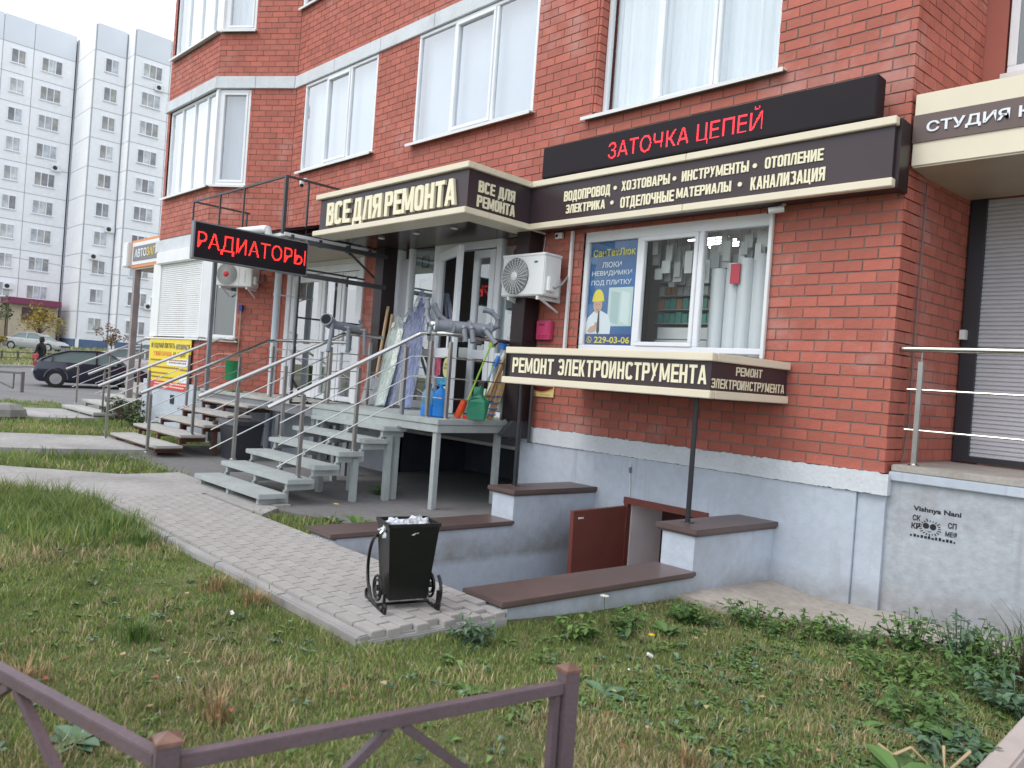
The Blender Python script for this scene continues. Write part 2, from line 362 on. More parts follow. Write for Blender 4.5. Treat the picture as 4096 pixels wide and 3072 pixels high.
sheet('pavement', [(-3.42, 5.45), (-2.65, 5.85), (-2.0, 6.12), (-1.3, 6.5), (6, 6.6), (6, 8.4), (-3.2, 8.4)], .012, mat('warm_slab', (.40, .355, .31), .9, var=.15, vscale=1.6, var2=.12, bump=.4, bscale=50, dirt=.5), thick=.1, step=.5)
sheet('path', [(-11.0, 2.28), (-10.0, 3.3), (-10.0, 4.0), (-7.3, 3.96), (-7.05, 3.66), (-8.4, 3.66), (-8.4, 2.62), (-9.45, 1.95), (-15.5, -1.5), (-15.8, -.6)], .03, SLAB, thick=.1, step=1)
sheet('path', [(-14.0, 4.32), (-11.95, 4.42), (-12.3, 3.0), (-12.9, 1.5), (-15.2, 1.5), (-14.6, 2.9)], .085, SLAB, thick=.16, step=1)
sheet('path', [(-20.6, 5.35), (-18.1, 5.6), (-17.9, 4.6), (-20, 1.0), (-23, 1.0), (-20.9, 3.9)], .06, SLAB, thick=.12, step=1)
sheet('path', [(-.78, -4), (1.2, -4), (1.2, 6.3), (-.78, 6.3)], .02, SLAB, thick=.1, step=1)
# path of paving stones, each stone its own piece; kerb along its lawn edge
pb = sheet('path', [(-8.4, 2.56), (-3.62, 2.5), (-3.52, 3.6), (-8.4, 3.66)], .012, mat('joint_sand', (.30, .285, .27), .95, var=.15, vscale=5), thick=.1, step=.5)
def paver(L_):
    mb = MB(); mb.box(0, L_, 0, .095, 0, .05); o = mb.build('paving_stone', PAVE, None, local=True, bevel=.004); me = o.data; bpy.data.objects.remove(o); return me
pv = {}
cells = []
for j in range(10):
    y = 2.60+j*.1; x = -8.4+(.1 if j % 2 else 0); first = True
    xl = -8.4
    while xl < -3.62+.06*(y-2.5)-.03:
        L_ = .1 if (j % 2 and xl == -8.4) else .2
        xr = min(xl+L_, -3.60+.09*(y-2.5)); cells.append((xl, y, xr-xl-.005)); xl += L_
cells.sort(key=lambda c: (c[0]+.1)**2+(c[1])**2)
rest = MB()
for k, (x, y, L_) in enumerate(cells):
    if L_ < .03: continue
    z = float(gh(x, y))-.014+random.uniform(-.0009, .0009); q = round(L_, 2)
    if k < 300:
        if q not in pv: pv[q] = paver(L_)
        o = bpy.data.objects.new('paving_stone', pv[q]); COL.objects.link(o); o.location = (x, y, z); o.parent = pb; ORG[o.name] = (Vector((0, 0, 0)), 0)
    else: rest.box(x, x+L_, y, y+.095, z, z+.05)
o = rest.build('paving_stones', PAVE, pb); tag(o, kind='stuff')
for k in range(5):
    mb = MB(); mb.box(-8.4+k*.96, -8.4+k*.96+.95, 2.515-.0*k, 2.585, .02, .212); o = mb.build('kerb_stone', KERB, pb, bevel=.008)
mb = MB(); mb.bar((-3.63, 2.50, .11), (-3.53, 3.60, .10), .07, .14); mb.build('kerb_stone', KERB, pb, bevel=.008)
mb = MB(); mb.bar((-.82, -3, .06), (-.84, 6.3, .0), .12, .2); o = mb.build('kerb', mat('pale_kerb', (.48, .42, .39), .9, var=.1, vscale=4, bump=.4), None, bevel=.015); tag(o, kind='structure')

# ================================================================ brick building
BLD = thing('brick_building', 'red brick apartment building with white bands and shops in its ground floor', 'building', (-7, 6.8, 0))
PIT, ZB, BL = .1013, 1.17, .25
bricks = []
class Wall:
    """a wall plane: o = point at u=0, u = direction along it, n = outward normal"""
    def __init__(s, o, u, name='wall'):
        s.o = Vector(o); s.u = Vector(u).normalized(); s.n = Vector((s.u.y, -s.u.x, 0)); s.name = name
        s.M = Matrix((s.u, -s.n, Vector((0, 0, 1)))).transposed().to_4x4(); s.M.translation = s.o
    def P(s, u, z, d=0): return s.o+s.u*u+s.n*d+Vector((0, 0, z))
    def mb(s): m = MB(); m.M = s.M; return m      # local coords: x along, y INTO the wall, z up
    def bricks(s, u0, u1, z0, z1, holes=(), phase=0.):
        k = math.floor((z0-ZB)/PIT)
        while ZB+k*PIT < z1-.02:
            za = ZB+k*PIT+.006; zb = za+PIT-.012; zc = (za+zb)/2; za = max(za, z0); zb = min(zb, z1)
            if zb-za < .02: k += 1; continue
            off = (k % 2)*BL/2+phase; i = math.floor((u0-off)/BL)
            while off+i*BL < u1:
                a = max(off+i*BL+.005, u0); b = min(off+(i+1)*BL-.005, u1); segs = [(a, b)]
                for (h0, h1, g0, g1) in holes:
                    if g0-.02 < zc < g1+.02:
                        ns = []
                        for (p, q) in segs:
                            if q <= h0 or p >= h1: ns.append((p, q))
                            else:
                                if p < h0: ns.append((p, h0))
                                if q > h1: ns.append((h1, q))
                        segs = ns
                for (p, q) in segs:
                    if q-p > .015: bricks.append((s, p, q, za, zb))
                i += 1
            k += 1
    def core(s, u0, u1, z0, z1, holes=(), th=.30, m=None, name='wall', front=.007, nm=None):
        us = sorted({u0, u1, *[h for q in holes for h in q[:2] if u0 < h < u1]}); zs = sorted({z0, z1, *[h for q in holes for h in q[2:] if z0 < h < z1]})
        mb = s.mb()
        for a, b in zip(us, us[1:]):
            for c, d in zip(zs, zs[1:]):
                uc, zc = (a+b)/2, (c+d)/2
                if any(h[0] < uc < h[1] and h[2] < zc < h[3] for h in holes): continue
                mb.box(a, b, front, th, c, d)
        return mb.build(name, m or MORTAR, BLD)
FW = Wall((0, 6.8, 0), (1, 0, 0))             # u = world x
holes = [(-12.61, -10.35, 5.17, 6.74), (-9.30, -6.82, 5.11, 6.74), (-5.84, -3.56, 4.84, 6.74), (-5.82, -3.47, 2.12, 3.53),
         (-12.74, -10.34, 1.1, 3.95), (-9.44, -6.66, 1.1, 4.0), (-12.92, -11.0, 8.2, 9.5), (-9.3, -6.82, 8.2, 9.5), (-5.84, -3.56, 7.9, 9.5)]
FW.core(-12.95, -2.33, 1.17, 9.5, holes)
FW.bricks(-12.93, -2.325, 1.17, 9.4, holes+[(-12.95, -2.3, 6.74, 6.96)])
RS = Wall((-2.32, 6.8, 0), (.1, .995, 0)); RS.n = Vector((.995, -.1, 0)); RS.M = Matrix((RS.u, -RS.n, Vector((0, 0, 1)))).transposed().to_4x4(); RS.M.translation = RS.o
RS.core(.31, 1.42, 1.17, 9.5, (), th=.3); RS.bricks(.0, 1.40, 1.17, 9.4, [(0, 1.5, 6.74, 6.96)], phase=.06)
BR = Wall((-14.25, 5.9, 0), (1.3, .9, 0)); BLN = math.hypot(1.3, .9)      # bay return
BF = Wall((-16.65, 5.9, 0), (1, 0, 0))                                     # bay front
BRh = [(0, .69, 4.93, 6.74), (.0, .7, 2.1, 3.6), (0, .69, 7.8, 9.5)]; BFh = [(.12, 2.4, 4.93, 6.74), (.0, 2.4, 2.07, 3.6), (.12, 2.4, 7.8, 9.5)]
BR.core(.02, BLN, 1.1, 9.5, BRh, th=.25); BR.bricks(.004, BLN, 1.17, 9.4, BRh+[(-.1, BLN, 6.74, 6.96), (-.1, .3, 3.6, 4.07)])
BF.core(0, 2.38, .2, 9.5, BFh, th=.25); BF.bricks(-.0, 2.396, 1.2, 9.4, BFh+[(-.1, 2.5, 6.74, 6.96), (-.1, 2.5, 3.6, 4.07), (-.1, 2.5, 2.04, 2.1)])
BL2 = Wall((-17.95, 6.8, 0), (1.3, -.9, 0)); BL2.core(0, BLN-.02, .2, 9.5, (), th=.25, m=BRICKFAR)
# bricks: the 300 that show largest are parts of their own, the rest one part
def bkey(b):
    c = b[0].P((b[1]+b[2])/2, (b[3]+b[4])/2); v = c-Vector((0, 0, 1.73)); d = v.length
    face = abs(v.normalized().dot(b[0].n)); f2 = v.dot(_f); px = v.dot(_r2)/f2; py = v.dot(_u2)/f2
    vis = abs(px) < .66 and abs(py) < .49
    x, z = c.x, c.z
    if b[0] is FW and (3.5 < z < 4.5 and x > -6.5): vis = False
    return (0 if vis else 1, -(b[2]-b[1])*face/d/d)
bricks.sort(key=bkey); bcache = {}; rest = MB()
for k, (wl, a, b, za, zb) in enumerate(bricks):
    rx = random.uniform(-.0022, .0022)
    if k < 300:
        key = (round(b-a, 2), round(zb-za, 2))
        if key not in bcache:
            mb = MB(); mb.box(0, b-a, 0, .03, 0, zb-za); o = mb.build('brick', BRICK, None, local=True, bevel=.003); bcache[key] = o.data; bpy.data.objects.remove(o)
        o = bpy.data.objects.new('brick', bcache[key]); COL.objects.link(o); o.parent = BLD; ORG[o.name] = ORG[BLD.name]
        o.matrix_basis = Matrix.Translation(wl.P(a, za, rx)-ORG[BLD.name][0]) @ wl.M.to_3x3().to_4x4()
    else:
        rest.M = wl.M; rest.box(a, b, rx, .03, za, zb)
rest.M = None; o = rest.build('bricks', BRICK, BLD); tag(o, kind='stuff')
# body of the building
mb = MB(); mb.box(-17.9, -2.0, 9.6, 22, -2, 30); mb.box(-12.9, -2.32, 6.82, 9.6, 9.5, 30); mb.box(-17.9, -12.9, 6.82, 9.6, 9.5, 30); mb.box(-16.6, -14.2, 5.92, 9.6, 9.5, 30); mb.box(-2.0, 9, 8.25, 22, 9, 30)
mb.build('upper_wall', BRICKFAR, BLD)
mb = MB()
for (x0, x1, y0, y1, z0, z1) in [(-12.9, -2.1, 7.12, 9.6, 4.05, 4.15), (-12.9, -2.1, 7.12, 9.6, 6.95, 7.05), (-12.9, -2.1, 7.12, 9.6, 1.0, 1.16), (-6.62, -6.55, 7.12, 9.6, 1.16, 6.9), (-9.9, -9.8, 7.12, 9.6, 1.16, 6.9), (-3.0, -2.9, 7.12, 9.6, 1.16, 6.9), (-17, -12.95, 7.2, 9.6, -1, 9.4), (-2.45, -2.05, 8.32, 9.6, -1, 9.4)]: mb.box(x0, x1, y0, y1, z0, z1)
mb.build('floor_slab', mat('inner_wall', (.30, .29, .27), .9, var=.1), BLD)
# bands
def band(wl, u0, u1, z0, z1, d, m, name='band', step=1.35, gap=.006):
    u = u0
    while u < u1-.01:
        v = min(u+step, u1); mb = wl.mb(); mb.box(u, v-gap, -d, .03, z0, z1); mb.build(name, m, BLD, bevel=.006); u = v
band(FW, -12.98, -2.30, 6.74, 6.96, .035, PLASTER_W); band(BR, -.02, BLN-.02, 6.74, 6.96, .04, PLASTER_W, step=.8); band(BF, -.05, 2.42, 6.74, 6.96, .045, PLASTER_W)
band(BF, -.06, 2.42, 3.83, 4.07, .05, PLASTER_W, step=2.6); band(BR, -.02, .3, 3.83, 4.07, .05, PLASTER_W, step=2)
band(RS, .0, 1.42, 6.74, 6.96, .03, PLASTER_W)
# rough white strip over the plinth, ragged upper and lower edge
def ragged(wl, u0, u1, z0, z1, d, m, name, step=.022, amp=.0042):
    n = int((u1-u0)/step); up = []; lo = []
    for i in range(n+1):
        u = u0+(u1-u0)*i/n; up.append((u, z1+random.gauss(0, amp))); lo.append((u, z0+random.gauss(0, amp*.6)))
    mb = wl.mb(); vs = []
    for (a, b), (c, e) in zip(up, lo): vs += [(a, -d, b), (c, -d, e), (a, .05, b), (c, .05, e)]
    fs = []
    for i in range(n):
        q = 4*i; fs += [(q, q+1, q+5, q+4), (q, q+4, q+6, q+2), (q+1, q+3, q+7, q+5)]
    fs += [(0, 2, 3, 1), (4*n, 4*n+1, 4*n+3, 4*n+2)]
    mb.add(vs, fs); return mb.build(name, m, BLD)
ragged(FW, -6.62, -2.30, .99, 1.17, .03, PLASTER_W, 'plinth_band')
mb = MB(); mb.box(-2.32, -2.275, 6.772, 7.0, .99, 1.165); mb.build('plinth_band', PLASTER_W, BLD)
# plinth with the pit doorway
PDH = [(-4.90, -3.99, -1.5, .49)]
FW.core(-6.60, -2.53, -1.6, .985, PDH, th=.3, m=PLASTER, name='plinth', front=-.012)
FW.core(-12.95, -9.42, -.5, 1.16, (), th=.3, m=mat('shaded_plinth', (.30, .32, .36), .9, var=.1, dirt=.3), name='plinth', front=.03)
mb = FW.mb(); mb.box(-2.526, -2.30, .02, .3, -.5, .985); mb.build('plinth', PLASTER, BLD)
DKP = mat('recess_shade_plinth', (.055, .065, .085), .9, var=.2)  # plinth colour taken near black to paint in the shade of the recess
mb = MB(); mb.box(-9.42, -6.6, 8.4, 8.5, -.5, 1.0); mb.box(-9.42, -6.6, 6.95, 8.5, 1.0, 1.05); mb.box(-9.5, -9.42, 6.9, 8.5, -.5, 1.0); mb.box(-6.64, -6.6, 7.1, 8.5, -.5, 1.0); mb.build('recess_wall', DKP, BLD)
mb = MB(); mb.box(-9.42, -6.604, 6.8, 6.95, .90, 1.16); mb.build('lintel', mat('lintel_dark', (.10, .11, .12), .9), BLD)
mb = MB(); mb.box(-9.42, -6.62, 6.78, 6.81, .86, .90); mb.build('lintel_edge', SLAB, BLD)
mb = MB(); mb.box(-7.75, -7.45, 8.36, 8.41, .45, .80); mb.build('vent', DARKIN, BLD)
# the recess and inner door of the basement entrance
mb = MB(); mb.box(-4.95, -4.885, 6.83, 7.6, -1.5, .48); mb.box(-4.005, -3.94, 6.83, 7.6, -1.5, .48); mb.box(-4.95, -3.94, 6.83, 7.6, .475, .55); mb.build('door_reveal', mat('pink_white_plaster', (.74, .67, .66), .85, var=.06), BLD)
mb = MB(); mb.box(-4.9, -3.99, 7.42, 7.5, -1.5, .49); mb.build('inner_door', mat('dark_red_door', (.07, .018, .014), .5, var=.15), BLD)
REDB = mat('red_brown_paint', (.155, .040, .028), .5, var=.12, vscale=2)
mb = MB(); mb.box(-4.95, -3.93, 6.755, 6.83, .487, .555); mb.box(-4.945, -4.895, 6.76, 6.83, -1.5, .486); mb.build('door_frame', REDB, BLD)
mb = MB(); mb.bar((-4.93, 6.79, -.52), (-5.02, 6.02, -.54), .05, 1.96); o = mb.build('door', REDB, BLD, label='red-brown steel basement door standing open')
mb = MB(); mb.box(-5.0, -4.975, 6.06, 6.13, .36, .375); mb.bar((-4.98, 6.1, -.6), (-4.93, 6.1, -.6), .02); mb.build('handle', WHITEM, o)
for q in range(3):
    mb = MB(); mb.tube([(-4.91, 6.765, -.9+q*.55), (-4.91, 6.765, -.8+q*.55)], .012, 6); mb.build('hinge', REDB, o)
mb = MB(); mb.tube([(-4.905, 6.775, .93), (-4.91, 6.77, .82), (-4.895, 6.775, .7), (-4.89, 6.775, .56)], .006, 5); mb.build('cable', WHITEM, BLD)
mb = MB(); mb.box(-4.915, -4.895, 6.765, 6.785, .82, .88); mb.build('cable_box', mat('blue_grey', (.12, .16, .24), .5), BLD)

# ---------------------------------------------------------------- windows
def window(wl, u0, u1, z0, z1, depth, mull, fw=.05, glass=None, curt=None, sash=(), sill=True, drop=.05, room=.9, pane_backing=None, parent=None, topw=None, name='window', silld=.07, sover=.04, pmat=None, curty=.18):
    """pvc window set 'depth' into the wall: frame > pane, sill, sash, curtain"""
    P_ = parent or BLD; mb = wl.mb(); y0, y1 = depth, depth+.07; tw = topw or fw
    mb.box(u0, u1, y0, y1, z0, z0+fw); mb.box(u0, u1, y0, y1, z1-tw, z1); mb.box(u0, u0+fw, y0, y1, z0+fw, z1-tw); mb.box(u1-fw, u1, y0, y1, z0+fw, z1-tw)
    for m_ in mull: mb.box(m_-fw/2, m_+fw/2, y0+.001, y1, z0+fw, z1-tw)
    fr = mb.build(name, pmat or PVC, P_, bevel=.006)
    ed = [u0+fw/2]+list(mull)+[u1-fw/2]
    for i, (a, b) in enumerate(zip(ed, ed[1:])):
        a += fw/2; b -= fw/2; c, d = z0+fw, z1-tw
        if i in sash:
            s_ = wl.mb(); k = .045; s_.box(a, b, y0-.012, y1-.02, c, c+k); s_.box(a, b, y0-.012, y1-.02, d-k, d); s_.box(a, a+k, y0-.012, y1-.02, c+k, d-k); s_.box(b-k, b, y0-.012, y1-.02, c+k, d-k)
            s_.build('sash', pmat or PVC, fr, bevel=.005); a += k; b -= k; c += k; d -= k
        g = wl.mb(); g.quad((a, y0+.03, c), (b, y0+.03, c), (b, y0+.03, d), (a, y0+.03, d)); g.build('pane', (glass[i] if isinstance(glass, (list, tuple)) else glass) or GLASS, fr)
    if curt:
        n = int((u1-u0)/.03); mb = wl.mb(); vs = []; ph = random.random()*9
        for i in range(n+1):
            u = u0+.01+(u1-u0-.02)*i/n; q_ = .15 if curt == 'pane_backing' else 1.; yy = depth+curty+q_*(.015*math.sin(u*34+ph)+.012*math.sin(u*71)); vs += [(u, yy, z0), (u, yy, z1)]
        mb.add(vs, [(2*i, 2*i+2, 2*i+3, 2*i+1) for i in range(n)]); mb.build('pane_backing' if curt == 'pane_backing' else 'curtain', SKYSHEET if curt == 'pane_backing' else CURT, fr, smooth=True)  # the nearly flat version only carries painted sky reflection; the pleated one is a curtain
    if sill:
        mb = wl.mb(); a, b = u0-sover, u1+sover
        mb.prism([(-silld, z0-.052), (-silld, z0-.012), (depth+.01, z0+.006), (depth+.01, z0-.012), (-silld+.012, z0-.03), (-silld+.012, z0-.052)], lambda p, q: (a, p, q), lambda p, q: (b, p, q)); mb.build('sill', WHITEM, fr)
    if room:
        mb = wl.mb(); e = .02; yb = depth+room
        mb.box(u0-.1, u1+.1, yb, yb+.04, z0-.1, z1+.1); mb.build('room_wall', pane_backing or DARKIN, fr)
    return fr
window(FW, -12.61, -10.35, 5.17, 6.735, .0, [-11.87, -11.12], glass=[GLASSB, GLASSB, GLASSB], sash=(1,), curt='pane_backing', silld=.09)
o = window(FW, -9.30, -6.82, 5.11, 6.735, .0, [-8.46, -7.61], glass=[GLASSB]*3, sash=(1,), curt='pane_backing', silld=.11)
window(FW, -5.80, -3.60, 4.86, 6.735, .13, [-5.06, -4.31], glass=[GLASS, GLASS, GLASS], sash=(1,), curt=True, silld=.09, sover=.14)
for (a, b, c) in ((-12.92, -11.0, 8.2), (-9.3, -6.82, 8.2), (-5.84, -3.56, 7.9)): window(FW, a, b, c, 9.5, .0, [(a*2+b)/3, (a+b*2)/3], glass=GLASSB, curt=True)
# brick reveal at the left of the recessed window
mb = MB()
for k in range(19):
    z = ZB+PIT*(37+k)
    if 4.84 < z < 6.7: mb.box(-5.845, -5.802, 6.81, 6.93, z, z+.09)
o = mb.build('reveal_bricks', BRICK, BLD); tag(o, kind='stuff')
# bay windows
window(BF, .14, 2.33, 4.95, 6.735, .03, [.72, 1.33, 1.92], glass=GLASSB, curt=True, silld=.1, fw=.055)
window(BR, .05, .69, 4.95, 6.735, .02, [], glass=GLASSB, curt='pane_backing', silld=.09, fw=.06, sash=(0,))
window(BF, .14, 2.33, 7.82, 9.5, .03, [.72, 1.33, 1.92], glass=GLASSB, curt=True, silld=.1, fw=.055)
window(BR, .05, .69, 7.82, 9.5, .02, [], glass=GLASSB, curt=True, silld=.09, fw=.06, sash=(0,))
for (z0, z1) in ((4.93, 6.735), (7.8, 9.5)): mb = MB(); mb.box(-14.30, -14.21, 5.90, 5.99, z0, z1); mb.build('corner_post', PVC, BLD)
# lower storey of the bay: roller shutter, narrow window, wide white post
for (u0, u1) in ((.3, 2.36),):
    box_ = BF.mb(); box_.box(u0-.12, u1+.02, -.10, .05, 3.56, 3.82); sh = box_.build('roller_shutter', WHITEM, BLD, bevel=.02)
    for ua in (u0-.06, u1-.03): fr = BF.mb(); fr.box(ua, ua+.06, -.03, .05, 2.1, 3.56); fr.build('guide_rail', WHITEM, sh)
    for k in range(37):
        mb = BF.mb(); z = 2.1+k*.0395; mb.prism([(0, z), (-.012, z+.006), (-.012, z+.032), (0, z+.037)], lambda p, q: (u0, p, q), lambda p, q: (u1-.03, p, q)); mb.build('slat', WHITEM, sh)
mb = BF.mb(); mb.box(-.2, .3, -.0, .06, 2.1, 3.6); mb.build('panel', WHITEM, BLD)
mb = BR.mb(); mb.box(-.03, .2, -.02, .06, 2.1, 3.56); mb.build('corner_post', PVC, BLD, bevel=.01)
window(BR, .21, .7, 2.13, 3.56, .0, [], glass=GLASSD, pane_backing=mat('frosted_film', (.20, .225, .20), .6, var=.15, stretch=(1, 1, .2)), room=.06, silld=.09, fw=.04)
mb = MB(); mb.box(-16.9, -14.2, 5.83, 5.95, 2.045, 2.075); mb.build('sill', WHITEM, BLD)
mb = BR.mb(); mb.box(-.02, .78, -.07, .05, 2.045, 2.075); mb.build('sill', WHITEM, BLD)
mb = MB(); mb.box(-16.88, -14.23, 5.86, 6.2, .1, 1.2); mb.build('plinth', PLASTER, BLD)
mb = BR.mb(); mb.box(0, BLN, -.03, .2, .1, 1.1); mb.build('plinth', PLASTER, BLD)
mb = MB(); mb.box(-15.35, -15.17, 5.845, 5.87, .78, .95); mb.build('vent', DARKIN, BLD)
# ---------------------------------------------------------------- shop window with the goods behind it
SW = window(FW, -5.82, -3.48, 2.14, 3.53, .03, [-5.04, -4.27], fw=.06, glass=glassmat('shop_window_glass', (.96, .98, .98), .02), sash=(1,), sill=False, room=0, topw=.14)
for x in (-5.99, -3.50): mb = MB(); mb.box(x, x+.035, 6.75, 6.79, 2.1, 3.53); mb.build('shutter_guide', WHITEM, SW, bevel=.004)
mb = MB(); mb.box(-6.55, -3.0, 9.2, 9.25, 1.16, 4.05); mb.build('back_wall', mat('shop_back_wall', (.50, .48, .45), .9, var=.2, vscale=2), BLD)
LAMP = mat('ceiling_lamp', (1, 1, 1), .5, emit=7)
for k in range(4):
    L_ = MB(); y = 7.89+k*.16; L_.box(-5.12, -4.58, y, y+.028, 3.55, 3.565)
    based(L_, 'ceiling_light', LAMP, (-4.85, y, 3.56), ('glowing strip light nearest the shop window glass', 'second glowing strip light behind the shop window glass', 'third glowing strip light behind the shop window glass', 'glowing strip light deepest inside the shop window')[k], 'ceiling light', 'ceiling lights behind the shop window')
# ---------------------------------------------------------------- right wing
RW = Wall((0, 8.2, 0), (1, 0, 0))
RW.core(-2.2, 9, 4.3, 9.0, [(-2.0, .6, 4.93, 6.6)], th=.3, m=BRICKFAR, name='wing_wall'); RW.bricks(-2.18, 2.5, 4.4, 6.9, [(-2.0, .6, 4.93, 6.6)])
window(RW, -1.98, .6, 4.93, 6.6, .0, [-1.1, -.3], glass=GLASSD, fw=.07, silld=.06)
RW.core(-2.2, 9, 1.2, 4.3, [(-1.98, .9, 1.25, 3.6)], th=.3, m=BRICKFAR, name='wing_wall')
mb = MB(); mb.box(-2.17, -2.04, 8.13, 8.22, 1.27, 3.75); mb.box(-2.04, .95, 8.13, 8.22, 1.27, 1.32); mb.build('shutter_frame', mat('black_frame', (.02, .02, .028), .4), BLD)
SHG = mat('shutter_grey', (.52, .52, .56), .45, var=.04); sh = MB(); sh.box(-2.04, .95, 8.19, 8.22, 1.32, 3.75); shp = sh.build('roller_shutter', SHG, BLD)
for k in range(60):
    z = 1.32+k*.04; mb = MB(); mb.prism([(8.19, z), (8.176, z+.008), (8.176, z+.03), (8.19, z+.038)], lambda p, q: (-2.04, p, q), lambda p, q: (.95, p, q)); mb.build('slat', SHG, shp)
# terrace in front of the wing
mb = MB(); mb.box(-2.31, 9, 6.86, 8.3, -.4, 1.12); TP = mb.build('terrace_wall', groundstain(mat('painted_concrete', (.42, .45, .49), .85, var=.10, vscale=1.3, var2=.10, bump=.5, bscale=26, dirt=.6), .6), BLD)
mb = MB(); mb.box(-2.50, -2.315, 6.83, 7.1, -.4, .985); mb.build('plinth', groundstain(mat('painted_plaster_edge', (.40, .44, .50), .85, var=.1, dirt=.4)), BLD)
mb = MB(); mb.box(-2.29, 9, 6.82, 8.2, 1.12, 1.195); mb.build('terrace_edge', PLASTER, BLD, bevel=.006)
mb = MB(); mb.box(-2.28, 9, 6.835, 8.19, 1.196, 1.255); mb.build('terrace_floor', mat('terrace_slab', (.36, .33, .30), .9, var=.15, vscale=3, var2=.1, bump=.4), BLD, bevel=.008)
# ---- heavy condensed capitals for the shop signs, drawn stroke by stroke
def _ring(x0, x1, y0, y1, sx, sy, gaps=(), r=.28, flat_left=False):
    """rounded band round a box; gaps: (angle0, angle1) spans left open"""
    out = []; cx, cy = (x0+x1)/2, (y0+y1)/2; ax, ay = (x1-x0)/2, (y1-y0)/2; bx_, by = ax-sx, ay-sy
    def pt(t, a, b, e):
        c, s = math.cos(t), math.sin(t); return (cx+a*math.copysign(abs(c)**e, c), cy+b*math.copysign(abs(s)**e, s))
    n = 28
    for k in range(n):
        t0, t1 = 2*math.pi*k/n, 2*math.pi*(k+1)/n; m = math.degrees((t0+t1)/2)
        if any(a < m < b for a, b in gaps): continue
        if flat_left and 95 < m < 265: continue
        out.append([pt(t0, ax, ay, .52), pt(t1, ax, ay, .52), pt(t1, bx_, by, .45), pt(t0, bx_, by, .45)])
    if flat_left:
        out.append([(x0, y1-sy), (cx, y1-sy), (cx, y1), (x0, y1)]); out.append([(x0, y0), (cx, y0), (cx, y0+sy), (x0, y0+sy)])
    return out
def glyph(c, S=.36, T=.165):
    q = lambda x0, x1, y0, y1: [(x0, y0), (x1, y0), (x1, y1), (x0, y1)]; V = lambda x, y0=0, y1=1, s=S: q(x, x+s, y0, y1); Hb = lambda y, x0=0., x1=1., t=T: q(x0, x1, y, y+t)
    w = 1.; P = []
    D = lambda xa, ya, xb, yb, s=S*.9: [(xa, ya), (xa+s, ya), (xb+s, yb), (xb, yb)]
    if c == 'В': P = [V(0)]+_ring(.1, .97, .50, 1, S, T*.95, flat_left=True)+_ring(.1, 1, 0, .5+T*.55, S, T*.95, flat_left=True)
    elif c == 'С': P = _ring(0, 1, 0, 1, S, T, gaps=((-1, 22), (338, 361)))
    elif c == 'О': P = _ring(0, 1, 0, 1, S, T)
    elif c == 'Э': P = _ring(0, 1, 0, 1, S, T, gaps=((158, 202),))+[Hb(.5-T/2, .3, .8)]
    elif c == 'Е': P = [V(0)]+[Hb(y, 0, e) for y, e in ((0, .95), (.5-T/2, .88), (1-T, .95))]; w = .88
    elif c == 'Д': P = [V(.62, 0), D(.08, 0, .22, 1, S*.82), Hb(1-T, .25, .95), Hb(0, 0, 1.1), q(0, .22, -.16, .02), q(.88, 1.1, -.16, .02)]; w = 1.12
    elif c == 'Л': P = [V(.66), D(.0, 0, .2, 1, S*.8), Hb(1-T, .22, .9)]; w = 1.02
    elif c == 'Я': P = [V(.64)]+[[(1-x, y) for x, y in p] for p in _ring(.1, 1, .42, 1, S, T*.95, flat_left=True)]+[D(0, 0, .26, .5)]
    elif c == 'Р': P = [V(0)]+_ring(.1, 1, .40, 1, S, T, flat_left=True)
    elif c == 'Ь': P = [V(0)]+_ring(.1, 1, 0, .60, S, T, flat_left=True)
    elif c == 'Ы': P = [V(0)]+_ring(.1, .92, 0, .60, S*.9, T, flat_left=True)+[V(1.02)]; w = 1.38
    elif c == 'М': P = [V(0, s=S*.85), V(1.02, s=S*.85), D(.10, 1, .50, .1, S*.78), D(1.0, 1, .56, .1, S*.78)]; w = 1.33
    elif c == 'Н': P = [V(0), V(.64), Hb(.5-T/2, .2, .8)]
    elif c == 'П': P = [V(0), V(.64), Hb(1-T, .2, .8)]
    elif c == 'И' or c == 'Й':
        P = [V(0, s=S*.92), V(.68, s=S*.92), D(.12, 0, .60, 1, S*.75)]; w = 1.02
        if c == 'Й': P += [q(.3, .72, 1.06, 1.14)]
    elif c == 'Т': P = [V(.3), Hb(1-T, 0, .96)]; w = .96
    elif c == 'А': P = [D(0, 0, .32, 1, S*.88), D(.74, 0, .40, 1, S*.88), Hb(.2, .2, .85, T*.9)]; w = 1.06
    elif c == 'Х': P = [D(0, 0, .64, 1), D(.66, 0, .02, 1)]
    elif c == 'З': P = _ring(0, .97, .47, 1, S, T*.95, gaps=((158, 265),))+_ring(0, 1, 0, .53+T*.2, S, T*.95, gaps=((95, 202),))
    elif c == 'К': P = [V(0), D(.64, 0, .28, .52), D(.28, .48, .62, 1)]; w = 1.0
    elif c == 'У': P = [D(.08, 0, .66, 1, S*.8), D(.38, .28, 0, 1, S*.9)]; w = 1.0
    elif c == 'Ч': P = [V(.64), V(0, .5), Hb(.40, .2, .8)]
    elif c == 'Ц': P = [V(0), V(.64), Hb(0, .1, 1.1), q(.9, 1.12, -.14, .02)]; w = 1.12
    elif c == 'Б': P = [V(0), Hb(1-T, 0, .9)]+_ring(.1, 1, 0, .6, S, T, flat_left=True)
    elif c == ' ': w = .55
    return P, w
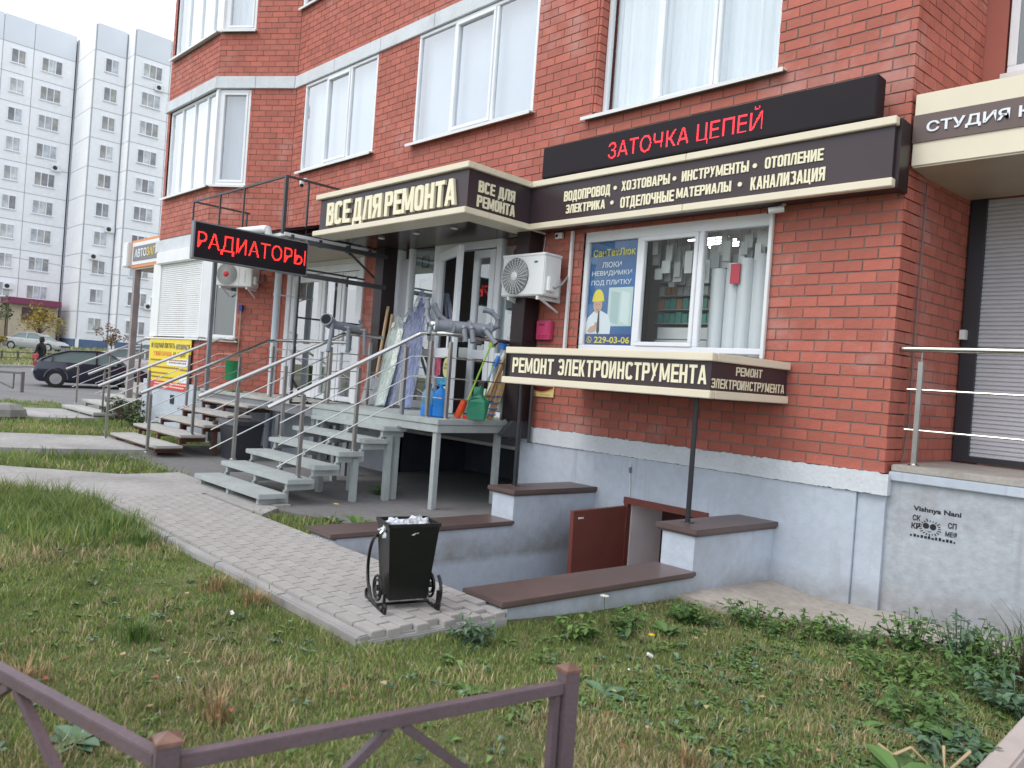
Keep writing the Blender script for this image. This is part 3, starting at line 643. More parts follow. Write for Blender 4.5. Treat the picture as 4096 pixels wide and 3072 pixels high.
def blocktext(body, origin, udir, w, h, m, parent, extr=.01, gap=.11, S=.36, T=.165, name='letter', out=None):
    """each letter a part of its own, standing proud of the panel"""
    u = Vector(udir).normalized(); o = Vector(origin); n = Vector(out) if out else Vector((u.y, -u.x, 0))
    gs = [glyph(c, S, T) for c in body]; tot = sum(g[1] for g in gs)+gap*(len(gs)-1); k = w/tot; x = 0.; res = []
    for (P, gw) in gs:
        if P:
            mb = MB()
            for i, p in enumerate(P):
                e = extr+.00025*(i % 7)*(1 if extr > .003 else .5); a = [(o+u*((x+q[0])*k)+Vector((0, 0, q[1]*h)))[:] for q in p]; b = [(Vector(v)+n*e)[:] for v in a]; N_ = len(p)
                mb.add(a+b, [tuple(range(N_))[::-1], tuple(range(N_, 2*N_))]+[(j, (j+1) % N_, N_+(j+1) % N_, N_+j) for j in range(N_)])
            res.append(mb.build(name, m, parent))
        x += gw+gap
    return res
# ================================================================ signs and canopies
# entrance canopy
T = thing('shop_canopy', 'dark brown entrance canopy with cream trim and large raised cream letters over the steps', 'canopy', (-8.0, 6.15, 3.52))
mb = MB(); mb.box(-9.58, -6.46, 5.52, 6.79, 3.6, 4.04); mb.build('fascia', SBROWN, T)
mb = MB(); mb.box(-9.64, -6.42, 5.47, 5.56, 4.035, 4.105); mb.box(-6.50, -6.42, 5.56, 6.79, 4.035, 4.105); mb.box(-9.64, -9.56, 5.56, 6.79, 4.035, 4.105); mb.build('trim', CREAM, T, bevel=.006)
mb = MB(); mb.box(-9.66, -6.42, 5.46, 5.82, 3.53, 3.60); mb.box(-6.76, -6.42, 5.82, 6.79, 3.53, 3.60); mb.build('trim', CREAM, T, bevel=.006)
mb = MB(); mb.box(-9.64, -6.76, 5.82, 6.79, 3.545, 3.6); mb.build('soffit', SOFFIT, T)
for x in (-8.80, -8.02, -7.26):
    mb = MB(); mb.lathe([(.045, 3.540), (.045, 3.530), (.030, 3.526), (.001, 3.532)], (x, 6.03, 0), 14); mb.build('downlight', WHITEM, T, smooth=True)
blocktext('ВСЕ', (-9.35, 5.519, 3.650), (1, 0, 0), .57, .31, CREAMTXT, T, extr=.035)
blocktext('ДЛЯ', (-8.70, 5.519, 3.648), (1, 0, 0), .64, .30, CREAMTXT, T, extr=.035)
blocktext('РЕМОНТА', (-7.99, 5.519, 3.645), (1, 0, 0), 1.36, .30, CREAMTXT, T, extr=.035)
blocktext('ВСЕ ДЛЯ', (-6.461, 5.67, 3.805), (0, 1, 0), .575, .13, CREAMTXT, T, extr=.012)
blocktext('РЕМОНТА', (-6.461, 5.66, 3.64), (0, 1, 0), .60, .13, CREAMTXT, T, extr=.012)
# long fascia sign
T = thing('shop_sign', 'long dark brown fascia sign listing goods in two rows of cream letters', 'shop sign', (-4.4, 6.65, 3.53))
mb = MB(); mb.box(-6.455, -2.34, 6.52, 6.785, 3.6, 4.035); mb.build('fascia', SBROWN, T)
for z in (4.035, 3.53):
    for a, b in ((-6.42, -4.3), (-4.297, -2.32)):
        mb = MB(); mb.box(a, b, 6.48, 6.56, z, z+.07); mb.build('trim', CREAM, T, bevel=.006)
mb = MB(); mb.box(-2.339, -2.30, 6.56, 6.79, 3.53, 4.1); mb.build('side_panel', BROWN, T)
mb = MB(); mb.box(-6.42, -2.34, 6.56, 6.785, 3.545, 3.6); mb.build('soffit', SBROWN, T)
for s_, x, z, w_, h_ in (('ВОДОПРОВОД', -5.92, 3.815, .67, .115), ('ХОЗТОВАРЫ', -5.10, 3.835, .61, .105), ('ИНСТРУМЕНТЫ', -4.35, 3.835, .73, .105), ('ОТОПЛЕНИЕ', -3.46, 3.835, .54, .105),
                      ('ЭЛЕКТРИКА', -5.88, 3.672, .57, .10), ('ОТДЕЛОЧНЫЕ', -5.10, 3.652, .67, .115), ('МАТЕРИАЛЫ', -4.40, 3.672, .61, .10), ('КАНАЛИЗАЦИЯ', -3.59, 3.655, .70, .12)):
    blocktext(s_, (x, 6.519, z), (1, 0, 0), w_, h_, CREAMTXT, T, extr=.010, S=.34)
for x, z in ((-5.185, 3.88), (-4.435, 3.88), (-3.56, 3.88), (-5.215, 3.725), (-3.70, 3.725)):
    mb = MB(); mb.lathe([(.022, 6.507), (.022, 6.519)], (x, 0, z), 12, axis='Y'); mb.build('bullet', CREAMTXT, T)
# running LED board
def led(name, label, o, u, n, w_, h_, dep, body, x0, z0, tw, th_, m, pitch, offset, side=None, grp=None, dsz=.62):
    o = Vector(o); u = Vector(u); n = Vector(n)
    T = thing(name, label, 'LED sign', tuple(o+u*w_/2-n*dep/2), 0., grp)
    def P(a, b, d): return (o+u*a+Vector((0, 0, b))+n*d)[:]
    mb = MB(); vs = [P(a, b, d) for d in (-dep, 0) for a, b in ((0, 0), (w_, 0), (w_, h_), (0, h_))]; mb.add(vs, [(3, 2, 1, 0), (4, 5, 6, 7), (0, 1, 5, 4), (1, 2, 6, 5), (2, 3, 7, 6), (3, 0, 4, 7)])
    mb.build('housing', side or LEDBLK, T, bevel=.006)
    k = .018; mb = MB(); mb.add([P(a, b, .003) for a, b in ((k, k), (w_-k, k), (w_-k, h_-k), (k, h_-k))], [(0, 1, 2, 3)]); mb.build('screen', LEDBLK, T)
    mb = MB(); q = pitch*dsz/2
    for a, b in led_dots(body, tw, th_, pitch, offset):
        mb.add([P(x0+a+i*q, z0+b+j*q, .006) for i, j in ((-1, -1), (1, -1), (1, 1), (-1, 1))], [(0, 1, 2, 3)])
    mb.build('lit_dots', m, T); return T
led('led_sign', 'long black running LED board with red text mounted above the long brown sign', (-6.29, 6.5, 4.125), (1, 0, 0), (0, -1, 0), 3.80, .36, .16, 'ЗАТОЧКА ЦЕПЕЙ', .985, .045, 1.80, .26, LEDRED, .0105, .0, dsz=.75)
T = led('led_sign', 'black LED board with orange-red text hanging out over the far steps', (-9.44, 3.74, 2.93), (0, 1, 0), (1, 0, 0), 1.56, .465, .09, 'РАДИАТОРЫ', .05, .10, 1.47, .245, LEDRED2, .0105, .004, side=GREYM, dsz=.68)
for z in (3.40, 2.95):
    mb = MB(); mb.bar((-9.48, 5.28, z), (-9.42, 6.58, z), .06); mb.build('bracket', DKM, T)
    mb = MB(); mb.bar((-9.45, 5.95, z-.07), (-9.45, 5.95, z+.09), .025); mb.build('clamp', DKM, T)
# repair shop canopy on two posts
SK = .09
T = thing('repair_canopy', 'brown sign canopy on two thin posts above the basement entrance', 'canopy', (-4.5, 6.2, .6))
def skx(x, y): return x+SK*(y-5.6)
mb = MB(); mb.add([(skx(x, y), y, z) for z in (1.765, 2.005) for x, y in ((-5.70, 5.62), (-3.33, 5.62), (-3.33, 6.78), (-5.70, 6.78))], [(3, 2, 1, 0), (4, 5, 6, 7), (0, 1, 5, 4), (1, 2, 6, 5), (2, 3, 7, 6), (3, 0, 4, 7)]); mb.build('fascia', SBROWN, T)
for z in (2.006, 1.695):
    e = .045 if z < 1.8 else 0.01
    mb = MB(); mb.box(-5.73-e, -3.30, 5.58, 5.66, z, z+.068); mb.build('trim', CREAM, T, bevel=.006)
    mb = MB(); mb.add([(skx(x, y), y, zz) for zz in (z, z+.068) for x, y in ((-3.38, 5.661), (-3.30, 5.661), (-3.30, 6.78), (-3.38, 6.78))], [(3, 2, 1, 0), (4, 5, 6, 7), (0, 1, 5, 4), (1, 2, 6, 5), (2, 3, 7, 6), (3, 0, 4, 7)]); mb.build('trim', CREAM, T, bevel=.006)
mb = MB(); mb.box(-5.70, -3.38, 5.66, 6.78, 1.72, 1.765); mb.build('soffit', SBROWN, T)
blocktext('РЕМОНТ', (-5.655, 5.619, 1.81), (1, 0, 0), .575, .155, CREAMTXT, T, extr=.006, S=.31, T=.16, gap=.15)
blocktext('ЭЛЕКТРОИНСТРУМЕНТА', (-5.02, 5.619, 1.81), (1, 0, 0), 1.66, .16, CREAMTXT, T, extr=.006, S=.31, T=.16, gap=.15)
su = Vector((SK, 1, 0)).normalized()
blocktext('РЕМОНТ', (skx(-3.3305, 5.97), 5.97, 1.905), su, .40, .075, CREAMTXT, T, extr=.004, S=.25, T=.15, gap=.16)
blocktext('ЭЛЕКТРОИНСТРУМЕНТА', (skx(-3.3305, 5.63), 5.63, 1.785), su, 1.12, .08, CREAMTXT, T, extr=.004, S=.25, T=.15, gap=.16)
for x in (-5.72, -3.58):
    mb = MB(); mb.tube([(x, 5.84, .60), (x, 5.84, 1.71)], .023, 10); mb.build('post', mat('dark_post', (.022, .022, .028), .35), T, smooth=True)
    mb = MB(); mb.box(x-.045, x+.045, 5.80, 5.88, .598, .606); mb.build('base_plate', DKM, T)
# wing canopy on the right
T = thing('wing_canopy', 'deep cream canopy with a brown band of white letters over the shuttered terrace door', 'canopy', (1.0, 7.5, 3.74))
mb = MB(); mb.box(-2.29, 4, 6.8, 8.1, 3.76, 4.36); mb.build('fascia', CREAM, T, bevel=.004)
mb = MB(); mb.box(-2.293, 4.0, 6.788, 7.3, 3.95, 4.18); mb.build('brown_band', mat('taupe_band', (.125, .085, .078), .45), T)
for k in range(3):
    mb = MB(); mb.box(-2.28+k*1.7, -2.28+k*1.7+1.69, 6.81, 8.1, 3.745, 3.758); mb.build('soffit_panel', BEIGE, T)
text('СТУДИЯ К', (-2.185, 6.786, 4.005), (1, 0, 0), .74, .105, mat('white_letters', (.78, .82, .90), .4), T, extr=.01, offset=.02)
# ================================================================ facade fixtures
def acunit(wl, u0, z0, w_, h_, dep, gap, label, logo, hub, brk=True):
    """outdoor unit hung on a wall: u0,z0 lower left of the front as seen from outside"""
    T = thing('air_conditioner', label, 'air conditioner', tuple(wl.P(u0+w_/2, z0, dep/2+gap)), math.atan2(wl.u.y, wl.u.x), 'air conditioners hung on the shop walls')
    yb, yf = -gap, -gap-dep
    def m(): return wl.mb()
    mb = m(); mb.box(u0, u0+w_, yf, yb, z0, z0+h_); mb.build('casing', WHITEM, T, bevel=.012)
    mb = m(); mb.box(u0-.004, u0+w_+.004, yf-.004, yb+.004, z0+h_-.025, z0+h_+.006); mb.build('lid', WHITEM, T, bevel=.004)
    cu, cz, r = u0+w_*.33, z0+h_*.48, h_*.45
    mb = m(); mb.lathe([(r, yf-.003), (.001, yf-.0035)], (cu, 0, cz), 30, axis='Y'); mb.build('fan_opening', mat('fan_dark', (.03, .03, .032), .6), T)
    mb = m()
    for k in range(3):
        a0 = 2*math.pi*k/3
        mb.add([(cu+rr*math.cos(a0+t), yf-.006-q, cz+rr*math.sin(a0+t)) for rr, t, q in ((.06, 0, 0), (r*.9, .2, 0), (r*.9, 1.1, .006), (.06, .9, .006))], [(0, 1, 2, 3)])
    mb.build('fan_blades', mat('fan_grey', (.045, .045, .048), .6), T)
    mb = m(); g = .0028
    for k in range(9):
        rr = .07+(r-.07)*k/8; mb.tube([(cu+rr*math.cos(t), yf-.022, cz+rr*math.sin(t)) for t in [2*math.pi*q/36 for q in range(37)]], g, 4, cap=False)
    for k in range(28 if hub else 24):
        t = 2*math.pi*k/(28 if hub else 24); t2 = t+(.28 if not hub else 0)
        mb.bar((cu+.05*math.cos(t), yf-.024, cz+.05*math.sin(t)), (cu+r*math.cos(t2), yf-.022, cz+r*math.sin(t2)), g*1.7)
    mb.build('fan_grille', WHITEM, T)
    mb = m(); mb.lathe([(.055, yf-.027), (.045, yf-.033), (.001, yf-.035)], (cu, 0, cz), 20, axis='Y'); mb.build('hub', hub or WHITEM, T, smooth=True)
    if logo == 'oval':
        mb = m(); mb.lathe([(.033, yf-.0015), (.001, yf-.002)], (0, 0, 0), 20, axis='Y'); mb.v = []
        mb.f = []; mb.add([(u0+w_*.80+.033*math.cos(t), yf-.002, z0+h_*.80+.014*math.sin(t)) for t in [2*math.pi*q/20 for q in range(20)]], [tuple(range(20))]); mb.build('badge', mat('green_badge', (.02, .20, .13), .4), T)
    else:
        mb = m(); mb.box(u0+w_*.79, u0+w_*.84, yf-.003, yf, z0+h_*.82, z0+h_*.90); mb.build('badge', mat('red_badge', (.5, .02, .03), .4), T)
        o = text('Energolux', (0, 0, 0), (1, 0, 0), h_*.5, .035, mat('grey_print', (.3, .3, .32), .5), None, extr=0)
        for v in o.data.vertices:
            a, b = v.co.x, v.co.z; v.co = wl.M @ Vector((u0+w_*.80+.035-b, yf-.003, z0+h_*.18+a))
        Mi = Matrix.Rotation(-ORG[T.name][1], 4, 'Z'); L0 = ORG[T.name][0]
        for v in o.data.vertices: v.co = Mi @ (v.co-L0)
        o.parent = T; ORG[o.name] = ORG[T.name]
        mb = m(); mb.box(u0+w_*.66, u0+w_*.665, yf-.003, yf+.01, z0+.02, z0+h_-.03); mb.build('seam', mat('seam_grey', (.35, .35, .36), .5), T)
    mb = m(); mb.box(u0+w_, u0+w_+.055, yf+.04, yf+.16, z0+.05, z0+h_*.45); mb.build('valve_cover', WHITEM, T, bevel=.01)
    mb = m(); mb.tube([(u0+w_+.02, yf+.1, z0+.12), (u0+w_+.07, yf+.12, z0+.09), (u0+w_+.10, yf+.2, z0+.14), (u0+w_+.03, .01, z0+.30)], .014, 6); mb.build('pipe', mat('grey_insulation', (.25, .25, .26), .8), T)
    for uu in (u0+.12, u0+w_-.10):
        mb = m(); mb.bar((uu, yf+.01, z0-.025), (uu, 0, z0-.025), .035, .04); mb.bar((uu, -.02, z0-.05), (uu, -.02, z0+.24), .035, .03); mb.bar((uu, yf+.06, z0-.03), (uu, -.02, z0-.16), .022); mb.build('bracket', WHITEM, T)
    return T
acunit(FW, -6.74, 2.73, .70, .49, .29, .11, 'white air conditioner unit with a dark round grille right of the shop entrance', 'oval', None)
acunit(BR, .42, 3.05, .74, .44, .26, .09, 'white air conditioner unit with a red fan hub on the bay wall', 'red', mat('red_hub', (.55, .015, .03), .4))
mb = MB(); mb.tube([(-6.42, 6.78, 3.5), (-6.43, 6.77, 3.3), (-6.40, 6.6, 3.2)], .004, 4); mb.build('cable', WHITEM, BLD)
T = thing('mailbox', 'small pink metal mailbox on the brick wall below the air conditioner', 'mailbox', (-6.30, 6.75, 2.23))
mb = MB(); mb.box(-6.42, -6.19, 6.73, 6.79, 2.24, 2.47); PINK = mat('pink_paint', (.60, .055, .16), .4, var=.08); mb.build('body', PINK, T, bevel=.006)
mb = MB(); mb.box(-6.40, -6.21, 6.722, 6.731, 2.27, 2.45); o = mb.build('door', PINK, T, bevel=.004)
mb = MB(); mb.box(-6.36, -6.28, 6.719, 6.7225, 2.41, 2.43); mb.build('slot', mat('pink_dark', (.25, .02, .06), .5), o)
mb = MB()
for x in (-6.36, -6.30, -6.25): mb.box(x, x+.03, 6.719, 6.7225, 2.285, 2.292)
mb.build('vent_holes', DARKIN, o)
T = thing('sensor_box', 'small white sensor box under the long brown sign above the mailbox', 'sensor', (-6.19, 6.77, 3.46))
mb = MB(); mb.box(-6.24, -6.13, 6.75, 6.79, 3.455, 3.525); mb.build('body', WHITEM, T, bevel=.004)
mb = MB(); mb.lathe([(.02, 6.747), (.02, 6.752)], (-6.21, 0, 3.49), 12, axis='Y'); mb.build('lens', DARKIN, T)
def camera_(o, d, label):
    T = thing('security_camera', label, 'camera', o); o = Vector(o); d = Vector(d).normalized()
    mb = MB(); mb.tube([o, o+d*.14], .032, 12); mb.build('body', WHITEM, T, smooth=True)
    mb = MB(); mb.tube([o-d*.001, o-d*.012], .026, 12); mb.build('lens', DARKIN, T)
    mb = MB(); mb.tube([o+d*.10+Vector((0, 0, .02)), o+d*.11+Vector((0, .05, .06)), o+d*.11+Vector((0, .08, .06))], .013, 6); mb.build('arm', WHITEM, T)
camera_((-3.45, 6.62, 3.47), (1, .45, .15), 'small white security camera above the right edge of the shop window')
camera_((-9.99, 5.43, 4.28), (-.6, .3, .5), 'small white floodlight camera on the awning railing')
T = thing('notice_plate', 'yellow and red notice plate on the wall under the repair canopy', 'notice', (-6.3, 6.79, 1.56))
mb = MB(); mb.box(-6.51, -6.10, 6.775, 6.79, 1.555, 1.685); mb.build('plate', mat('notice_yellow', (.72, .60, .24), .5), T)
cv = []
for k in range(13): cv.append((-6.50+.39*k/12, 1.665-.05*math.sin(math.pi*k/12)))
mb = MB(); mb.prism([(-6.50, 1.682)]+cv+[(-6.11, 1.682)], lambda a, b: (a, 6.7735, b), lambda a, b: (a, 6.7755, b)); mb.build('dark_field', mat('notice_dark', (.09, .015, .015), .5), T)
mb = MB()
for (a0, b0), (a1, b1) in zip(cv, cv[1:]): mb.quad((a0, 6.7725, b0), (a1, 6.7725, b1), (a1, 6.7725, b1-.016), (a0, 6.7725, b0-.016))
mb.build('orange_curve', mat('notice_orange', (.75, .22, .05), .5), T)
mb = MB(); mb.box(-6.45, -6.34, 6.773, 6.775, 1.577, 1.583); mb.box(-6.32, -6.16, 6.773, 6.775, 1.575, 1.582); mb.build('small_print', mat('print_green', (.25, .3, .12), .6), T)
# poster in the shop window: flat print, its own pictures drawn as flat pieces
T = thing('window_poster', 'blue advertising poster with a man in a yellow helmet inside the shop window', 'poster', (-5.45, 6.875, 2.2))
PY = 6.882
def flat(poly, m, name, d): mb = MB(); mb.add([(a, PY-d, b) for a, b in poly], [tuple(range(len(poly)))]); return mb.build(name, m, T)
def ell(cx, cz, a, b, t0=0, t1=360, n=24): return [(cx+a*math.cos(R(t0+(t1-t0)*k/n)), cz+b*math.sin(R(t0+(t1-t0)*k/n))) for k in range(n+1)]
BLUE = mat('poster_blue', (.020, .13, .34), .35, var=.35, vscale=1.6)
flat([(-5.765, 2.20), (-5.065, 2.20), (-5.065, 3.39), (-5.765, 3.39)], BLUE, 'sheet', 0)
flat([(-5.46, 2.42), (-5.12, 2.42), (-5.12, 2.86), (-5.46, 2.86)], mat('poster_pale', (.55, .68, .66), .5), 'hatch_picture', .001)
flat([(-5.42, 2.47), (-5.31, 2.44), (-5.30, 2.80), (-5.42, 2.82)], mat('poster_pale2', (.42, .55, .55), .5), 'hatch_opening', .002)
flat([(-5.27, 2.82), (-5.16, 2.79), (-5.16, 2.42), (-5.28, 2.48)], mat('poster_pale3', (.66, .77, .76), .5), 'hatch_leaf', .002)
SHIRT = mat('shirt_print', (.72, .78, .82), .5); SKIN = mat('skin_print', (.58, .36, .25), .5)
flat([(-5.765, 2.30), (-5.41, 2.30), (-5.40, 2.45), (-5.45, 2.55), (-5.56, 2.60), (-5.66, 2.59), (-5.74, 2.52), (-5.765, 2.44)], SHIRT, 'shirt', .003)
flat(ell(-5.605, 2.665, .065, .095), SKIN, 'face', .004)
flat(ell(-5.605, 2.715, .085, .13, 0, 180)+[(-5.70, 2.705), (-5.51, 2.705)][::1], mat('helmet_yellow', (.80, .66, .03), .4), 'helmet', .005)
flat([(-5.592, 2.60), (-5.575, 2.59), (-5.56, 2.36), (-5.585, 2.32), (-5.605, 2.37)], mat('tie_dark', (.03, .03, .04), .5), 'tie', .005)
flat([(-5.70, 2.34), (-5.62, 2.36), (-5.60, 2.46), (-5.625, 2.47), (-5.64, 2.43), (-5.70, 2.41), (-5.74, 2.36)], SKIN, 'hand', .006)
for zz, xx in ((2.672, -5.63), (2.672, -5.58)): flat(ell(xx, zz, .008, .004), DARKIN, 'eye', .006)
flat(ell(-5.605, 2.61, .02, .006), mat('lips', (.4, .12, .1), .5), 'mouth', .006)
flat([(-5.765, 2.20), (-5.065, 2.20), (-5.065, 2.33), (-5.765, 2.33)], mat('poster_navy', (.015, .05, .22), .4), 'lower_strip', .007)
YT = mat('poster_yellow', (.75, .68, .06), .5); WT = mat('poster_white', (.62, .72, .82), .5)
for s_, x, z, w_, h_, m_, d_ in (('СанТехЛюк', -5.72, 3.22, .60, .085, YT, .008), ('ЛЮКИ', -5.58, 3.09, .28, .065, WT, .008), ('НЕВИДИМКИ', -5.72, 2.99, .57, .065, WT, .008), ('ПОД ПЛИТКУ', -5.72, 2.88, .57, .068, WT, .008), ('229-03-06', -5.62, 2.225, .50, .075, YT, .010)):
    o = text(s_, (x, PY-d_, z), (1, 0, 0), w_, h_, m_, T, extr=0, offset=.02)
mb = MB()
for t in range(20):
    a0, a1 = R(18*t), R(18*t+18); q = [(-5.695+r_*math.cos(a), PY-.010, 2.262+r_*math.sin(a)) for r_, a in ((.037, a0), (.037, a1), (.030, a1), (.030, a0))]; mb.add(q, [(0, 1, 2, 3)])
mb.add([(-5.695+a, PY-.010, 2.262+b) for a, b in ((-.014, .018), (-.004, .020), (-.004, .008), (-.009, .004), (-.002, -.006), (.004, -.010), (.014, -.004), (.016, -.014), (.004, -.020), (-.010, -.010), (-.016, .006))], [tuple(range(11))]); mb.build('phone_symbol', YT, T)
# goods behind the glass
def roll(x, y, z0, z1, r, m, label, cat='roll', name='material_roll', grp='white rolls standing behind the shop window'):
    mb = MB(); mb.lathe([(r*.99, z0), (r, z0+.02), (r, z1-.01), (r*.98, z1), (r*.3, z1), (r*.28, z1-.03)], (x, y, 0), 16); return based(mb, name, m, (x, y, z0), label, cat, grp, smooth=True)
RW_ = mat('plastic_wrap_white', (.62, .66, .68), .3, var=.12, vscale=9, stretch=(1, 1, .1))
lab = ['leftmost white roll behind the right pane of the shop window', 'second white roll behind the right pane of the shop window', 'third white roll behind the right pane, with red label beside it', 'fourth white roll behind the right pane of the shop window', 'rightmost white roll behind the right pane of the shop window']
for k, (x, zt, r) in enumerate(((-4.17, 3.03, .08), (-4.01, 3.08, .085), (-3.86, 3.12, .08), (-3.71, 3.16, .088), (-3.56, 3.13, .08))): roll(x, 7.06+.03*(k % 2), 2.0, zt, r, RW_, lab[k])
mb = MB(); mb.box(-3.985, -3.885, 6.955, 6.975, 2.86, 3.06); based(mb, 'label_card', mat('red_label', (.55, .03, .06), .5), (-3.93, 6.96, 2.86), 'red and white product label hanging among the white rolls', 'label')
T = thing('shelf_rack', 'white counter boxes and shelf of small packets behind the middle pane', 'shelf', (-4.7, 7.2, 1.2))
mb = MB(); mb.box(-5.02, -4.30, 7.2, 7.6, 2.12, 2.30); mb.box(-5.0, -4.32, 7.22, 7.58, 2.31, 2.44); mb.build('white_box', mat('carton_white', (.60, .62, .62), .7, var=.08), T, bevel=.006)
mb = MB()
for z in (2.52, 2.68, 2.84, 3.0): mb.box(-5.25, -4.1, 7.5, 7.75, z-.012, z)
mb.build('shelf_board', mat('shelf_grey', (.45, .46, .46), .6), T)
PK = [mat('packet_green', (.12, .38, .30), .5), mat('packet_orange', (.5, .26, .14), .5), mat('packet_white', (.66, .68, .66), .5), mat('packet_grey', (.40, .42, .40), .5)]
for r_ in range(4):
    for k in range(13):
        mb = MB(); x = -5.2+k*.082; mb.box(x, x+.07, 7.5, 7.6, 2.522+r_*.16, 2.522+r_*.16+random.uniform(.09, .125)); mb.build('packet', PK[(0, 1, 2, 0)[r_] if random.random() < .7 else random.randrange(4)], T)
mb = MB(); mb.box(-5.3, -4.1, 7.8, 7.85, 1.2, 3.2); mb.build('back_panel', mat('panel_grey', (.50, .50, .48), .8), T)
for k in range(80):
    x = random.uniform(-5.1, -3.6); z = random.uniform(3.08, 3.42) if x < -4.2 else random.uniform(3.2, 3.42); y = random.uniform(7.0, 7.5)
    w_ = random.uniform(.06, .11); h_ = random.uniform(.12, .24); mb = MB(); mb.box(x, x+w_, y, y+.015, z-h_, z); mb.bar((x+w_/2, y+.008, z), (x+w_/2, y+.008, 3.6), .003)
    g_ = 'pale goods hanging from the shop ceiling behind the window'
    based(mb, 'hanging_packet', PK[random.choice((2, 2, 3))], (x, y, z-h_), 'small pale packet hanging behind the upper glass of the shop window', 'packet', g_)
# stencil on the terrace wall (flat print)
T = thing('wall_stencil', 'black spray stencil with lettering and a round face on the grey terrace wall', 'graffiti', (-1.92, 6.85, .65))
INK = mat('stencil_ink', (.014, .015, .02), .8, var=.2, vscale=30)
for s_, x, z, w_, h_ in (('Vishnya Nani', -2.09, .885, .355, .052), ('СК', -2.09, .815, .062, .048), ('СП', -1.825, .795, .062, .048), ('КР', -2.095, .748, .066, .048), ('МЕФ', -1.84, .727, .09, .045)):
    text(s_, (x, 6.8575, z), (1, 0, 0), w_, h_, INK, T, extr=0, offset=.034)
mb = MB()
for k in range(13): x = -2.10+k*.027; mb.box(x, x+random.uniform(.012, .02), 6.8565, 6.8575, .683, .683+random.uniform(.014, .026))
mb.add([(-1.985+.024*math.cos(t)-.0, 6.8570, .787+.024*math.sin(t)) for t in [2*math.pi*q/14 for q in range(14)]], [tuple(range(14))])
mb.add([(-1.932+.024*math.cos(t), 6.8570, .785+.026*math.sin(t)) for t in [2*math.pi*q/14 for q in range(14)]], [tuple(range(14))])
for k in range(20):
    t = 2*math.pi*k/20; r0, r1 = .062, .062+random.uniform(.014, .03); c_ = (-1.955, .775)
    mb.add([(c_[0]+r_*math.cos(t+q), 6.8570, c_[1]+r_*.8*math.sin(t+q)) for r_, q in ((r0, -.07), (r1, -.05), (r1, .05), (r0, .07))], [(0, 1, 2, 3)])
mb.add([(-1.98, 6.857, .748), (-1.955, 6.857, .738), (-1.935, 6.857, .75), (-1.955, 6.857, .745)], [(0, 1, 2, 3)])
mb.build('stencil_marks', INK, T)
# downpipe cable on the right return, small boxes
mb = MB(); mb.tube([(-2.265, 7.15, 3.7), (-2.27, 7.14, 2.1), (-2.27, 7.16, 1.6), (-2.27, 7.07, 1.27)], .006, 5); mb.build('cable', mat('cable_grey', (.15, .13, .13), .6), BLD)
mb = MB(); mb.box(-2.17, -2.12, 8.05, 8.13, 2.42, 2.51); mb.build('switch_box', WHITEM, BLD)
# wall bits on the bay: outdoor thermometer pipe with blue head
mb = BR.mb(); mb.tube([(.80, -.03, 1.17), (.81, -.03, 2.66)], .012, 6); mb.build('conduit', mat('conduit', (.35, .30, .22), .6), BLD)
mb = BR.mb(); mb.box(.775, .845, -.07, -.0, 2.64, 2.74); mb.build('blue_box', mat('blue_plastic', (.01, .05, .35), .4), BLD)
# banner on the bay brick base
T = thing('banner', 'yellow and red advertising banner under the roller shutter of the bay', 'banner', (-15.6, 5.86, 1.04))
YB = mat('banner_yellow', (.80, .62, .015), .45, var=.06)
mb = MB(); mb.box(-16.62, -14.50, 5.845, 5.858, 1.05, 2.04); mb.build('sheet', YB, T)
mb = MB(); mb.box(-16.62, -14.50, 5.840, 5.8435, 1.05, 1.20); mb.build('red_strip', mat('banner_red', (.65, .03, .03), .45), T)
mb = MB(); mb.box(-15.62, -14.55, 5.8405, 5.8435, 1.52, 1.66); mb.box(-14.95, -14.55, 5.8405, 5.8435, 1.21, 1.31); mb.build('white_strip', mat('banner_white', (.75, .78, .85), .5), T)
BT = mat('banner_ink', (.06, .055, .03), .5); RT = mat('banner_red_ink', (.70, .12, .02), .5)
for s_, x, z, w_, h_, m_ in (('НЕ ВЗДУМАЙ ПОКУПАТЬ', -16.52, 1.86, 1.25, .10, BT), ('АВТОЗАПЧАСТИ', -15.22, 1.845, .67, .10, mat('banner_blue_ink', (.05, .05, .2), .5)), ('УЗНАЙ СНАЧАЛА', -16.36, 1.70, .95, .09, RT), ('НАШУ ЦЕНУ', -15.33, 1.70, .62, .09, BT)):
    blocktext(s_, (x, 5.844, z), (1, 0, 0), w_, h_, m_, T, extr=.001, S=.30)
mb = MB()
for z, a, b in ((1.60, -16.5, -15.75), (1.46, -16.5, -15.0), (1.44, -14.95, -14.6), (1.34, -16.5, -15.5), (1.26, -16.5, -15.2), (1.615, -15.5, -14.65), (1.565, -15.5, -14.65)):
    x = a
    while x < b: w_ = random.uniform(.03, .09); mb.box(x, min(x+w_, b), 5.8385, 5.840, z, z+.03); x += w_+.02
mb.build('small_print', mat('banner_brown_ink', (.35, .16, .02), .5), T)
mb = MB()
for z, a, b in ((1.14, -16.2, -15.6), (1.08, -16.2, -15.5), (1.15, -15.4, -14.6), (1.09, -15.4, -14.7)):
    x = a
    while x < b: w_ = random.uniform(.03, .09); mb.box(x, min(x+w_, b), 5.8385, 5.8398, z, z+.025); x += w_+.02
mb.build('small_print', mat('banner_pale_ink', (.85, .7, .6), .5), T)
